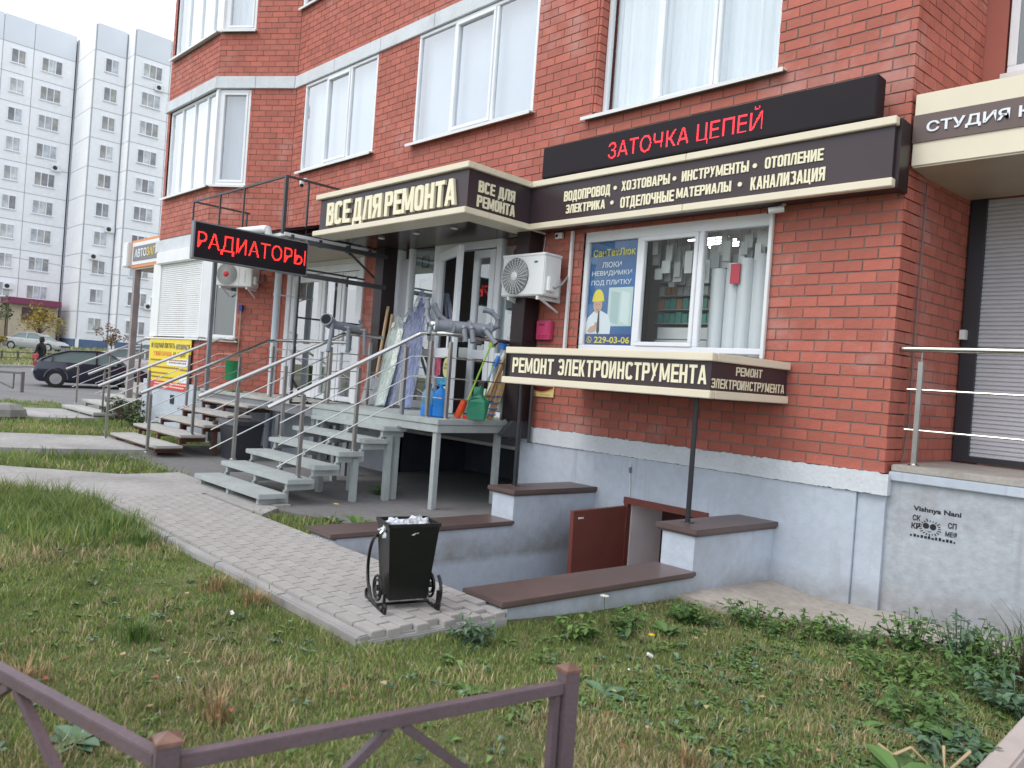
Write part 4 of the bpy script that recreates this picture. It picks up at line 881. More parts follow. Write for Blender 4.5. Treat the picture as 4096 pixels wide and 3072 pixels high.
# ================================================================ basement stair walls
def skq(x, y): return x+.11*(y-5.6)
def skbox(mb, x0, x1, y0, y1, z0, z1, ref=5.6):
    vs = [(x+.11*(y-ref), y, z) for z in (z0, z1) for x, y in ((x0, y0), (x1, y0), (x1, y1), (x0, y1))]
    mb.add(vs, [(3, 2, 1, 0), (4, 5, 6, 7), (0, 1, 5, 4), (1, 2, 6, 5), (2, 3, 7, 6), (3, 0, 4, 7)])
for (xa, xb, lab, zl) in ((-5.86, -5.50, 'left pale plastered stair wall with brown caps beside the platform legs', .285), (-3.72, -3.36, 'right pale plastered stair wall with brown caps, nearer to the lawn', .25)):
    T = thing('stair_wall', lab, 'wall', (skq((xa+xb)/2, 5.2), 5.2, 0), 0., 'walls flanking the basement stairs')
    mb = MB(); skbox(mb, xa+.02, xb-.02, 3.68, 5.64, -1.5, zl-.05); mb.build('low_wall', PLASTER, T)
    mb = MB(); skbox(mb, xa+.02, xb-.02, 5.64, 6.80, -1.5, .55); mb.build('block', PLASTER, T)
    mb = MB(); skbox(mb, xa-.015, xb+.015, 3.62, 5.62, zl-.05, zl-.035); skbox(mb, xa-.025, xb+.025, 3.60, 5.63, zl-.036, zl); mb.build('cap', CAP, T, bevel=.004)
    mb = MB(); skbox(mb, xa-.025, xb+.025, 5.60, 6.79, .555, .60); skbox(mb, xa-.01, xb+.01, 5.62, 6.79, .535, .556); mb.build('cap', CAP, T, bevel=.004)
    for k in range(7):
        x = skq(xa, 3.66)+k*.052; mb = MB(); mb.lathe([(.001, 0), (.03, .005), (.036, .03), (.026, .058), (.001, .07)], (x+.02, 3.655, .16), 7); mb.build('mortar_lump', PLASTER_W, T, smooth=True)
PSTEP = thing('basement_steps', 'concrete steps going down between the two pale stair walls', 'steps', (-4.6, 3.8, -1.5))
for k in range(9):
    mb = MB(); skbox(mb, -5.52, -3.70, 3.66+k*.25, 3.95+k*.25 if k < 8 else 7.3, -1.7, .02-k*.18); mb.build('step', SLAB, PSTEP)
# ================================================================ railings
def rail(T, pts, r, name='handrail', n=12, m=None):
    mb = MB(); mb.tube(pts, r, n); return mb.build(name, m or STEEL, T, smooth=True)
def post(T, x, y, z0, z1, w=.038, head=.08, flange=True, m=None):
    mb = MB(); mb.box(x-w/2, x+w/2, y-w/2, y+w/2, z0, z1-head); mb.tube([(x, y, z1-head), (x, y, z1)], .007, 6)
    o = mb.build('post', m or STEELD, T)
    if flange: mb = MB(); mb.lathe([(.045, z0+.001), (.045, z0+.008), (.02, z0+.02), (.02, z0+.02)], (x, y, 0), 12); mb.build('flange', STEEL, o)
def lerp(a, b, t): return tuple(p+(q-p)*t for p, q in zip(a, b))
def lnz(a, b, y):
    t = (y-a[1])/(b[1]-a[1]); return a[2]+(b[2]-a[2])*t
# ---- grey steel stair up to the shop platform
T = thing('steel_stairs', 'near grey painted steel staircase with open treads leading to the shop platform', 'staircase', (-8.2, 4.6, .2))
def sx(x, y): return x+.12*(y-3.9)
yf = [3.83, 4.13, 4.42, 4.70, 5.0, 5.24]
def stair(T, x0, x1, yf, zs, depth, m, mside, beam, legs=(), sk=.12, ref=3.9, th=.055):
    def q(x, y): return x+sk*(y-ref)
    for y, z in zip(yf, zs):
        mb = MB(); vs = [(q(x, yy), yy, zz) for zz in (z-th, z) for x, yy in ((x0, y), (x1, y), (x1, y+depth), (x0, y+depth))]
        mb.add(vs, [(3, 2, 1, 0), (4, 5, 6, 7), (0, 1, 5, 4), (1, 2, 6, 5), (2, 3, 7, 6), (3, 0, 4, 7)]); mb.build('tread', m, T, bevel=.006)
        if m is STONE:
            mb = MB(); vs = [(q(x, yy), yy, zz) for zz in (z-th-.02, z-th-.001) for x, yy in ((x0+.01, y+.008), (x1-.01, y+.008), (x1-.01, y+depth-.01), (x0+.01, y+depth-.01))]
            mb.add(vs, [(3, 2, 1, 0), (4, 5, 6, 7), (0, 1, 5, 4), (1, 2, 6, 5), (2, 3, 7, 6), (3, 0, 4, 7)]); mb.build('tread_frame', mside, T)
    for bx in beam:                                   # saw-tooth stringers
        mb = MB()
        for k, (y, z) in enumerate(zip(yf, zs)):
            x = q(bx, y); zn = zs[k+1] if k+1 < len(zs) else z+.149
            mb.box(x-.025, x+.025, y+.03, y+depth+.03, z-th-.075, z-th-.001)
            if k+1 < len(zs): mb.box(x-.024, x+.024, yf[k+1]+.03, yf[k+1]+.075, z-th-.07, zn-th-.078)
        mb.build('stringer', mside, T)
    for (lx, ly, z0, z1) in legs:
        mb = MB(); mb.box(q(lx, ly)-.035, q(lx, ly)+.035, ly-.035, ly+.035, z0, z1); mb.build('leg', mside, T, bevel=.004)
zs = [.336+.149*k for k in range(6)]
stair(T, -9.13, -7.47, yf, zs, .30, TREAD, TREAD, (-9.02, -8.29, -7.56), legs=[(-7.55, 5.36, .2, .98), (-7.56, 4.95, .2, .70), (-9.02, 5.36, .2, .98), (-8.29, 4.95, .2, .7), (-7.56, 4.05, .2, .22), (-8.3, 5.36, .2, .98)])
mb = MB(); mb.box(-7.75, -7.40, 3.98, 4.16, .195, .225); mb.build('base_slab', SLAB, T)
for x in (-9.02, -8.29, -7.56):
    mb = MB(); mb.box(x-.03, x+.03, 3.9, 4.05, .19, .275); mb.build('foot', TREAD, T)
# ---- shop platform
P_ = thing('shop_platform', 'grey steel platform on square legs in front of the shop doors', 'platform', (-7.8, 6.1, .2))
def plat(mb, z0, z1, e=0):
    pts = [(-9.08-e, 5.32-e), (-6.62+e, 5.47-e), (-6.62+e, 6.78), (-9.95-e, 6.78), (-9.3-e, 5.32-e)][:4]; pts[3] = (-9.08-e, 6.78)
    mb.prism(pts, lambda a, b: (a, b, z0), lambda a, b: (a, b, z1))
mb = MB(); plat(mb, 1.165, 1.228, .012); mb.build('deck', TREAD, P_, bevel=.006)
mb = MB(); plat(mb, 1.075, 1.163); mb.build('edge_beam', TREAD, P_, bevel=.006)
for (x, y) in ((-6.36-.33, 5.52), (-6.72, 6.5), (-8.9, 5.6), (-8.9, 6.5), (-7.42, 5.50)):
    mb = MB(); mb.box(x-.035, x+.035, y-.035, y+.035, .2, 1.075); mb.build('leg', TREAD, P_, bevel=.004)
mb = MB(); mb.box(-6.7, -6.58, 6.55, 6.80, 1.0, 1.16); mb.build('end_bracket', DKM, P_)
# railing of the shop stair and platform
RL = thing('handrail', 'stainless steel handrail on the near side of the grey staircase, ending at the brown column', 'railing', (-7.3, 5.3, .49))
A, B_ = (-7.50, 3.87, 1.25), (-7.25, 5.60, 2.19)
rail(RL, [A, lerp(A, B_, .5), lerp(A, B_, .96), (-7.21, 5.60, 2.20), (-7.10, 5.57, 2.205), (-6.85, 5.56, 2.20)], .026)
rail(RL, [(-6.85, 5.56, 2.20), (-6.74, 5.58, 2.20), (-6.70, 5.66, 2.20), (-6.71, 6.6, 2.185)], .026)
for (x, y, z) in ((-7.56, 4.30, .485), (-7.45, 4.92, .783), (-7.30, 5.45, 1.081)): post(RL, x+.02, y, z, lnz(A, B_, y)+.0)
for (x, y) in ((-6.95, 5.56), (-6.70, 5.64)): post(RL, x, y, 1.228, 2.19)
mb = MB(); mb.box(-6.725, -6.69, 6.52, 6.56, 1.20, 2.15); mb.build('post', STEELD, RL)
for k in range(3):
    dz = (.27, .505, .74)[k]
    a = (-7.52, 4.02+.03*k, lnz(A, B_, 4.02+.03*k)-dz+.16); b = (-7.24, 5.50, 2.19-dz); a = (a[0], 4.03, 1.335-dz+.02)
    rail(RL, [a, b, (-7.15, 5.57, 2.20-dz), (-6.99, 5.57, 2.20-dz)], .0075, 'midrail', 8)
    rail(RL, [(-6.99, 5.57, 2.20-dz), (-6.74, 5.60, 2.20-dz)], .0075, 'midrail', 8); rail(RL, [(-6.705, 5.62, 2.20-dz), (-6.71, 6.56, 2.19-dz)], .0075, 'midrail', 8)
RL2 = thing('handrail', 'stainless steel handrail on the far side of the grey staircase under the grey pipe dog', 'railing', (-9.0, 5.0, .49))
A, B_ = (-9.22, 3.85, 1.25), (-9.02, 5.68, 2.18)
rail(RL2, [A, lerp(A, B_, .5), B_, (-8.98, 5.8, 2.195), (-9.0, 6.3, 2.19)], .026)
for (x, y, z) in ((-9.14, 4.30, .485), (-9.05, 4.88, .783), (-8.95, 5.46, 1.081), (-8.98, 6.1, 1.228)): post(RL2, x, y, z, min(lnz(A, B_, y), 2.18))
for dz in (.27, .505, .74): rail(RL2, [(-9.2, 4.02, 1.335-dz+.02), (-9.03, 5.55, 2.17-dz), (-9.0, 5.75, 2.19-dz), (-9.0, 6.25, 2.19-dz)], .0075, 'midrail', 8)
# ---- middle (brown framed) stair and landing
T = thing('stone_tread_stairs', 'middle staircase with grey stone treads on rusty brown steel frames', 'staircase', (-12.6, 4.9, .2))
y2 = [4.27, 4.62, 4.97, 5.33, 5.66]; z2 = [.375, .535, .69, .845, 1.01]
stair(T, -13.65, -11.62, y2, z2, .40, STONE, RUST, (-13.45, -12.62, -11.75), legs=[(-11.75, 5.6, .2, .9), (-11.75, 5.2, .2, .75), (-13.45, 5.4, .2, .85)], sk=.0, th=.04)
T2 = thing('door_landing', 'grey stone landing in front of the glass double door with roller shutter above', 'landing', (-11.5, 6.3, .2))
mb = MB(); mb.box(-14.15, -9.12, 5.92, 6.79, 1.10, 1.16); mb.build('deck', STONE, T2, bevel=.006)
mb = MB(); mb.box(-14.1, -9.14, 5.95, 6.79, .96, 1.098); mb.build('edge_beam', GREYM, T2)
for x in (-13.9, -11.3, -10.2, -9.3):
    mb = MB(); mb.box(x-.05, x+.05, 6.0, 6.1, .2, .96); mb.build('leg', GREYM, T2)
mb = MB(); mb.box(-12.4, -11.0, 6.5, 6.78, .1, .96); mb.build('backing_panel', PLASTER, T2)
def stairrail(name, label, x0, x1, A, B_, posts, ext=None, dzs=(.27, .5)):
    RL = thing(name, label, 'railing', ((A[0]+B_[0])/2, (A[1]+B_[1])/2, .2)); rail(RL, [A, B_]+(ext or []), .026)
    for (x, y, z) in posts: post(RL, x, y, z, (lnz(A, B_, y) if y < B_[1] else B_[2]))
    for dz in dzs: rail(RL, [(A[0], A[1]+.15, lnz(A, B_, A[1]+.15)-dz), (B_[0], B_[1], B_[2]-dz)]+[(p[0], p[1], p[2]-dz) for p in (ext or [])], .008, 'midrail', 8)
    return RL
stairrail('handrail', 'steel handrail on the near side of the middle stone-tread staircase', 0, 0, (-11.7, 4.04, 1.14), (-11.68, 5.95, 2.07), [(-11.7, 4.18, .27), (-11.7, 4.82, .535), (-11.69, 5.5, .845), (-11.68, 6.05, 1.16)], [(-11.66, 6.1, 2.09), (-11.5, 6.0, 2.09), (-9.35, 6.0, 2.09)])
stairrail('handrail', 'steel handrail on the far side of the middle staircase in front of the banner', 0, 0, (-13.72, 4.06, 1.13), (-13.66, 6.02, 2.09), [(-13.7, 4.22, .27), (-13.7, 4.85, .535), (-13.68, 5.5, .845)], [(-13.6, 6.1, 2.09), (-13.3, 6.12, 2.09)])
for x in (-10.9, -9.9):
    RL3 = thing('railing_post', ('left' if x < -10 else 'right')+' steel post of the landing rail in front of the glass double door', 'post', (x, 6.0, 1.16)); post(RL3, x, 6.0, 1.16, 2.08)
# ---- door 2: glass double door with shutter box
def leaf(P0, x0, x1, y, z0, z1, fw=.10, mid=None, gl=GLASS, m=PVC2, name='door', handle=None, M=None, bot=None):
    mb = MB(); mb.M = M; b = bot or fw; mb.box(x0, x0+fw, y, y+.06, z0, z1); mb.box(x1-fw, x1, y, y+.06, z0, z1); mb.box(x0+fw, x1-fw, y, y+.06, z0, z0+b); mb.box(x0+fw, x1-fw, y, y+.06, z1-fw, z1)
    if mid: mb.box(x0+fw, x1-fw, y+.001, y+.059, mid-.06, mid+.06)
    o = mb.build(name, m, P0, bevel=.006)
    for a, c in (((z0+b, mid-.06), (mid+.06, z1-fw)) if mid else ((z0+b, z1-fw),)):
        g = MB(); g.M = M; g.quad((x0+fw, y+.03, a), (x1-fw, y+.03, a), (x1-fw, y+.03, c), (x0+fw, y+.03, c)); g.build('pane', gl, o)
    if handle is not None:
        hz = z0+(z1-z0)*.45; g = MB(); g.M = M; g.tube([(handle, y-.005, hz-.16), (handle, y-.06, hz-.14), (handle, y-.06, hz+.14), (handle, y-.005, hz+.16)], .014, 8); g.build('handle', PVC, o, smooth=True)
    return o
D2 = thing('double_door', 'white framed glass double door behind the middle steps, left of the shop entrance', 'door', (-11.5, 6.8, 1.16))
mb = MB(); mb.box(-12.74, -12.60, 6.77, 6.9, 1.165, 3.93); mb.box(-10.42, -10.30, 6.77, 6.9, 1.165, 3.93); mb.box(-12.60, -10.42, 6.77, 6.9, 3.30, 3.42); mb.build('frame', PVC2, D2, bevel=.006)
for k in range(12):
    mb = MB(); z = 3.425+k*.04; mb.prism([(6.79, z), (6.778, z+.008), (6.778, z+.03), (6.79, z+.038)], lambda p, q: (-12.6, p, q), lambda p, q: (-10.42, p, q)); mb.build('shutter_slat', WHITEM, D2)
mb = MB(); mb.box(-12.6, -10.42, 6.791, 6.9, 3.42, 3.93); mb.build('shutter_back', WHITEM, D2)
leaf(D2, -12.58, -11.55, 6.79, 1.18, 3.29, .12, 2.03, handle=-12.50); leaf(D2, -11.54, -10.98, 6.79, 1.18, 3.29, .09, 2.03, handle=None); leaf(D2, -10.92, -10.43, 6.79, 1.18, 3.29, .08, 2.03)
mb = MB(); mb.box(-10.975, -10.925, 6.78, 6.88, 1.17, 3.29); mb.build('mullion', PVC2, D2)
mb = MB(); mb.box(-12.6, -10.4, 7.9, 7.95, 1.16, 3.4); mb.build('inner_wall', mat('vestibule', (.32, .33, .36), .8, var=.25, vscale=2), D2)
for x in (-12.2, -11.75, -11.3, -10.8):
    mb = MB(); mb.box(x-.04, x+.04, 7.35, 7.42, 1.17, 3.25); mb.build('inner_frame', PVC2, D2)
mb = MB(); mb.box(-12.6, -10.4, 7.36, 7.41, 2.4, 2.47); mb.box(-12.6, -10.4, 7.36, 7.41, 3.1, 3.17); mb.build('inner_frame', PVC2, D2)
# ---- shop entrance: side panel, glazing and the doors
E_ = thing('shop_entrance', 'white framed shop entrance with glazed panels and one door leaf open, under the entrance canopy', 'door', (-8.2, 6.8, 1.23))
GLS = glassmat('shop_glass', (.75, .8, .82), .16)
mb = MB(); mb.box(-9.42, -9.38, 6.76, 6.9, 1.23, 3.55); mb.box(-9.16, -9.10, 6.78, 6.88, 1.23, 3.55); mb.box(-8.56, -8.44, 6.78, 6.88, 1.23, 3.55); mb.box(-7.28, -7.18, 6.78, 6.88, 1.23, 3.55); mb.box(-9.10, -8.56, 6.78, 6.88, 1.23, 1.33); mb.box(-9.10, -8.56, 6.78, 6.88, 1.98, 2.08); mb.box(-8.44, -7.28, 6.78, 6.88, 3.44, 3.55); mb.box(-7.18, -6.68, 6.78, 6.88, 1.98, 2.06); mb.box(-7.18, -6.68, 6.78, 6.88, 1.23, 1.30)
mb.build('frame', PVC2, E_, bevel=.006)
mb = MB(); mb.box(-9.38, -9.16, 6.80, 6.86, 1.23, 3.40); mb.build('side_panel', mat('grey_panel', (.50, .51, .56), .4, var=.05), E_)
for a, b, c, d in ((-9.10, -8.56, 1.33, 1.98), (-9.10, -8.56, 2.08, 3.55), (-7.18, -6.68, 1.30, 1.98), (-7.18, -6.68, 2.06, 3.55)):
    mb = MB(); mb.quad((a, 6.828, c), (b, 6.828, c), (b, 6.828, d), (a, 6.828, d)); mb.build('pane', GLS, E_)
FILM = mat('pale_window_film', (.38, .45, .44), .6, var=.06)
for a, b, c, d in ((-9.06, -8.60, 2.1, 3.5), (-7.16, -6.70, 1.32, 3.45)):
    mb = MB(); mb.box(a, b, 6.845, 6.848, c, d); mb.build('film', FILM, E_)
TOOLM = mat('tool_print', (.06, .075, .075), .7)
def tool(cx, cz, k, s=1.):
    mb = MB(); y0, y1 = 6.838, 6.842
    def b(a, c, w_, h_): mb.box(cx+a*s, cx+(a+w_)*s, y0, y1, cz+c*s, cz+(c+h_)*s)
    if k == 0:   # drill
        b(-.09, 0, .16, .055); b(.07, .018, .05, .018); b(-.07, -.10, .045, .10); b(-.09, -.13, .09, .035)
    elif k == 1:   # chain saw
        b(-.11, 0, .1, .08); b(-.01, .02, .15, .03); b(-.1, .08, .07, .012); b(-.12, .03, .02, .06)
    elif k == 2:   # clamp frame
        b(-.09, -.07, .018, .15); b(.08, -.07, .018, .15); b(-.09, .07, .19, .018)
        for q in range(5): b(-.08+q*.035, -.09, .018, .04)
        for q in range(5): b(-.08+q*.035, .088, .018, .03)
    elif k == 3:   # disc grinder
        mb.lathe([(.06*s, y0), (.06*s, y1)], (cx-.04*s, 0, cz), 14, axis='Y'); b(0, -.01, .12, .04); b(.04, .02, .02, .05)
    elif k == 4:   # hammer
        b(-.012, -.12, .024, .2); b(-.06, .07, .12, .04)
    mb.build('tool_print', TOOLM, E_)
for cx, cz, k, s_ in ((-8.83, 3.33, 2, .9), (-8.87, 3.05, 0, .9), (-8.87, 2.80, 1, 1.), (-8.72, 2.38, 3, .9), (-8.70, 2.16, 3, .6), (-6.92, 3.35, 3, 1.), (-6.92, 3.12, 4, .7), (-6.96, 2.57, 1, .8), (-6.93, 2.38, 0, .6), (-6.97, 2.18, 4, .9)): tool(cx, cz, k, s_)
leaf(E_, -7.72, -7.30, 6.79, 1.24, 3.42, .10, 2.03, name='door', handle=None, gl=GLS)
Mo = Matrix.Translation((-8.42, 6.77, 0)) @ Matrix.Rotation(R(-22), 4, 'Z')
dl = leaf(E_, 0, .96, -.03, 1.24, 3.42, .12, 2.03, name='door', handle=.90, gl=GLASS, M=Mo)
mb = MB(); mb.M = Mo; mb.box(.12, .84, .005, .012, 1.36, 1.92); mb.build('door_film', mat('dark_blue_film', (.03, .04, .09), .5, var=.4, vscale=4, stretch=(8, 1, .4)), dl)
mb = MB(); mb.M = Mo; mb.box(.58, .82, -.005, .0, 1.36, 1.58); mb.build('price_card', mat('card_grey', (.42, .47, .46), .7), dl)
def onM(M_, o):  # put text mesh built in world into the leaf frame
    for v in o.data.vertices: v.co = (M_ @ v.co) - ORG[E_.name][0]
    o.parent = dl; ORG[o.name] = ORG[E_.name]
for s_, z, w_, x in (('Счетчик', 1.525, .18, .61), ('Д/воды', 1.475, .15, .62), ('хот/г', 1.425, .12, .63), ('950р.', 1.375, .12, .63)):
    onM(Mo, text(s_, (x, -.0065, z), (1, 0, 0), w_, .032, TOOLM, None, extr=0, offset=.02))
mb = MB(); mb.M = Mo; mb.lathe([(.14, -.004), (.13, -.006), (.001, -.006)], (.66, 0, 1.83), 18, axis='Y'); mb.v = [v for v in mb.v]; mb.build('open_card', mat('card_yellow', (.55, .55, .22), .6), dl)
onM(Mo, text('Блок', (.60, -.0085, 1.855), (1, 0, 0), .12, .035, TOOLM, None, extr=0)); onM(Mo, text('открыто', (.56, -.0085, 1.80), (1, 0, 0), .20, .035, TOOLM, None, extr=0))
mb = MB(); mb.M = Mo; mb.box(.14, .40, -.006, -.002, 1.72, 1.95); mb.build('sticker', mat('sticker_pink', (.5, .10, .16), .6, var=.5, vscale=14), dl)
mb = MB(); mb.M = Mo; mb.box(.30, .80, -.006, -.002, 1.60, 1.70); mb.build('sticker', mat('sticker_blue', (.06, .30, .48), .6, var=.5, vscale=14), dl)
for q in (1.4, 2.5, 2.9, 3.2):
    mb = MB(); mb.box(-8.47, -8.41, 6.735, 6.775, q, q+.09); mb.build('hinge', PVC2, dl)
mb = MB(); mb.box(-9.08, -8.58, 6.838, 6.842, 1.36, 1.95); mb.build('poster', mat('poster_dark', (.02, .025, .05), .5, var=.5, vscale=5), E_)
mb = MB(); mb.add([(-9.04, 6.836, 1.95), (-8.62, 6.836, 1.95), (-8.62, 6.836, 1.72), (-8.83, 6.836, 1.80), (-9.04, 6.836, 1.72)], [(0, 1, 2, 3, 4)]); mb.build('poster_field', mat('poster_cyan', (.05, .35, .50), .5, var=.3, vscale=8), E_)
mb = MB(); mb.box(-7.12, -6.80, 6.838, 6.842, 1.5, 1.92); mb.build('paper_notice', mat('paper', (.60, .62, .60), .7), E_)
mb = MB(); mb.box(-7.95, -7.74, 6.835, 6.84, 1.98, 2.12); mb.build('paper_notice', mat('paper', (.60, .62, .60), .7), E_)
mb = MB(); mb.box(-9.4, -6.9, 8.6, 8.65, 1.2, 3.9)
mb.build('dark_shop', mat('dim_shelves', (.035, .033, .030), .8, var=.6, vscale=9), E_)
L_ = MB(); L_.box(-8.3, -7.6, 7.6, 7.66, 3.50, 3.53); based(L_, 'ceiling_light', LAMP, (-7.95, 7.63, 3.51), 'glowing ceiling light seen through the open shop door', 'ceiling light')
# dark brown columns on both sides of the entrance
def column(x0, x1, z0, label, fl):
    T = thing('brown_column', label, 'column', ((x0+x1)/2, 6.66, z0), 0., 'dark brown columns beside the shop entrance')
    mb = MB(); mb.box(x0, x1, 6.53, 6.77, z0, 3.55); mb.build('casing', BROWN, T, bevel=.005)
    if fl:
        mb = MB(); mb.add([(x0-.02, 6.60, z0-.0), (x1-.02, 6.50, z0), (x1-.01, 6.77, z0), (x0-.02, 6.77, z0), (x0-.12, 6.50, z0-.14), (x1-.10, 6.36, z0-.19), (x1-.02, 6.77, z0-.22), (x0-.05, 6.77, z0-.18)], [(0, 1, 2, 3), (4, 7, 6, 5), (0, 4, 5, 1), (1, 5, 6, 2), (2, 6, 7, 3), (3, 7, 4, 0)]); mb.build('bent_foot', DKM, T)
    return T
column(-6.665, -6.44, 1.24, 'dark brown column with a bent foot at the right end of the shop platform', True)
column(-9.64, -9.42, 1.24, 'dark brown column left of the shop entrance, next to the brick pier', False)
mb = MB(); mb.tube([(-6.40, 6.72, .98), (-6.40, 6.72, 1.70)], .02, 8)
based(mb, 'drain_pipe', DKM, (-6.40, 6.72, .98), 'thin dark pipe beside the brown column under the repair canopy', 'pipe', smooth=True)
# ================================================================ awning over the landing
T = thing('door_awning', 'flat awning with dark roof sheets and metal top railing over the glass double door', 'awning', (-11.6, 6.0, 3.5))
mb = MB(); mb.box(-13.2, -9.95, 5.2, 6.78, 3.52, 3.57); mb.build('edge', WHITEM, T, bevel=.005)
mb = MB(); mb.box(-13.1, -10.0, 5.26, 6.78, 3.50, 3.519); mb.build('soffit', BEIGE, T)
mb = MB(); mb.add([(-13.2, 5.2, 3.60), (-9.95, 5.2, 3.60), (-9.95, 6.78, 4.05), (-13.2, 6.78, 4.05), (-13.2, 5.2, 3.575), (-9.95, 5.2, 3.575), (-9.95, 6.78, 4.02), (-13.2, 6.78, 4.02)], [(0, 1, 2, 3), (7, 6, 5, 4), (0, 4, 5, 1), (1, 5, 6, 2), (2, 6, 7, 3), (3, 7, 4, 0)]); ob = mb.build('roof_sheet', BROWN, T)
for k in range(22):
    x = -13.15+k*.148; mb = MB(); mb.bar((x, 5.2, 3.612), (x, 6.78, 4.062), .03, .02); mb.build('ridge', BROWN, ob)
mb = MB(); mb.box(-10.0, -9.62, 6.55, 6.78, 3.60, 4.10); mb.build('flashing', BROWN, T)
for (a, b) in (((-13.2, 5.2, 4.36), (-10.0, 5.2, 4.36)), ((-10.0, 5.2, 4.36), (-10.0, 6.75, 4.36)), ((-13.2, 5.2, 4.36), (-13.2, 6.2, 4.36))):
    mb = MB(); mb.bar(a, b, .028); mb.build('rail', DKM, T)
for (x, y) in ((-13.2, 5.2), (-12.15, 5.2), (-11.3, 5.2), (-10.0, 5.2), (-10.0, 5.55), (-10.0, 6.4), (-13.2, 6.15)):
    mb = MB(); mb.bar((x, y, 3.55), (x, y, 4.345), .024 if (x, y) != (-10.0, 5.2) else .045); mb.build('post', DKM, T)
for y in (5.3, 5.75, 6.2, 6.6):
    mb = MB(); mb.box(-9.97, -9.93, y, y+.04, 3.44, 3.55); mb.build('hook', DKM, T)
for a, b in (((-10.0, 5.5, 2.40), (-10.0, 6.6, 2.40)), ((-10.0, 5.5, 3.10), (-10.0, 6.6, 3.10))):
    mb = MB(); mb.bar(a, b, .025); mb.build('side_bar', DKM, T)
mb = MB(); mb.bar((-10.0, 5.5, 1.16), (-10.0, 5.5, 3.5), .03); mb.build('side_post', DKM, T)
mb = MB(); mb.bar((-10.0, 5.5, 1.50), (-10.0, 5.78, 1.17), .03); mb.bar((-10.0, 5.5, 1.17), (-10.0, 6.7, 1.17), .03); mb.build('brace', DKM, T)
mb = MB(); mb.bar((-13.12, 5.6, 1.16), (-13.12, 5.6, 3.5), .06); mb.build('side_post', GREYM, T)
mb = MB(); mb.bar((-9.85, 6.72, 1.2), (-9.85, 6.72, 3.5), .03); mb.bar((-9.85, 6.72, 3.1), (-9.98, 6.3, 3.45), .03); mb.build('side_post', DKM, T)
mb = MB(); mb.tube([(-12.2, 5.08, 3.70), (-10.35, 5.08, 3.62), (-10.22, 5.08, 3.60)], .055, 12); mb.tube([(-10.24, 5.08, 3.62), (-10.22, 5.12, 3.48), (-10.22, 5.16, 3.40)], .05, 12); based(mb, 'gutter_pipe', WHITEM, (-11, 5.08, 3.5), 'white gutter pipe with an elbow running along the awning above the red lit sign', 'pipe', smooth=True)
T = thing('downpipe', 'long pale blue-white downpipe running to the ground beside the glass double door', 'pipe', (-12.55, 6.5, .2))
mb = MB(); mb.tube([(-12.55, 6.5, .2), (-12.55, 6.5, 3.52)], .058, 14); mb.build('pipe', mat('pipe_white', (.60, .67, .75), .4, var=.05), T, smooth=True)
for z in (1.1, 1.95, 2.9):
    mb = MB(); mb.tube([(-12.55, 6.5, z), (-12.55, 6.5, z+.05)], .066, 14); mb.build('socket', mat('pipe_white', (.7, .7, .7)), T, smooth=True)
    mb = MB(); mb.bar((-12.50, 6.5, z+.02), (-12.45, 6.8, z+.02), .02); mb.build('clip', WHITEM, T)
# ================================================================ things on and around the platform
def packed(name, base, top, w_, th_, m, label, cat, grp, ridges=7, inner=None):
    base, top = Vector(base), Vector(top); d = (top-base).normalized(); sd = d.cross(Vector((0, 1, 0))).normalized(); L_ = (top-base).length; nn = sd.cross(d)
    T = thing(name, label, cat, tuple(base), 0., grp)
    def prof(t): return w_/2*min(1, (1-t)**.5*2.2)*(.62+.38*min(1, t*3)) if t < 1 else .01
    mb = MB(); vs = []; n = 16; K = 2*ridges
    for i in range(n+1):
        t = i/n; hw = max(prof(t), .012)
        for k in range(K):
            a = 2*math.pi*k/K; rr = 1+(.05 if k % 2 else -.04)+random.uniform(-.02, .02)
            vs.append((base+d*(L_*t)+sd*(hw*math.cos(a)*rr)+nn*(th_*math.sin(a)*rr*(.6+.4*hw/(w_/2))))[:])
    fs = [(i*K+k, i*K+(k+1) % K, (i+1)*K+(k+1) % K, (i+1)*K+k) for i in range(n) for k in range(K)]+[tuple(range(K))[::-1], tuple(n*K+k for k in range(K))]
    mb.add(vs, fs); o = mb.build('wrapping', m, T, smooth=False)
    if inner:
        mb = MB()
        for q in (-.36, -.18, 0, .18, .36): mb.tube([base+sd*w_*q*.6+nn*(-.0)+d*.02, base+sd*w_*q+d*L_*.5, base+sd*w_*q*.8+d*L_*(.93-abs(q)*.3)], .022, 6)
        mb.build('bundle', inner, T)
    mb = MB(); c = base+d*L_*.86-nn*(th_*1.25)*(1 if nn.y > 0 else -1); hw = .035
    mb.add([(c+sd*a+d*b)[:] for a, b in ((-hw, -.03), (hw, -.03), (hw, .05), (-hw, .05))], [(0, 1, 2, 3)]); mb.build('price_tag', mat('paper', (.7, .7, .7)), T)
    return T
def filmmat(name, col, a):
    m = mat(name, col, .12, var=.45, vscale=42, stretch=(1, 1, .02), alpha=a*.8, bump=.12, bscale=20, spec=.9); return m
G_ = 'shrink-wrapped sledges and shovels leaning by the shop door'
packed('wrapped_sledge', (-8.66, 6.10, 1.235), (-8.98, 6.55, 2.54), .36, .05, filmmat('clear_wrap', (.62, .68, .66), .55), 'clear wrapped pale plastic sledge, leftmost of the leaning bundles', 'sledge', G_, inner=mat('pale_green_plastic', (.45, .56, .48), .4))
packed('wrapped_sledge', (-8.62, 6.22, 1.235), (-8.80, 6.62, 2.64), .30, .05, filmmat('blue_clear_wrap', (.42, .46, .56), .60), 'blue-grey wrapped sledge in the middle of the leaning bundles', 'sledge', G_, inner=mat('blue_plastic2', (.03, .05, .30), .4))
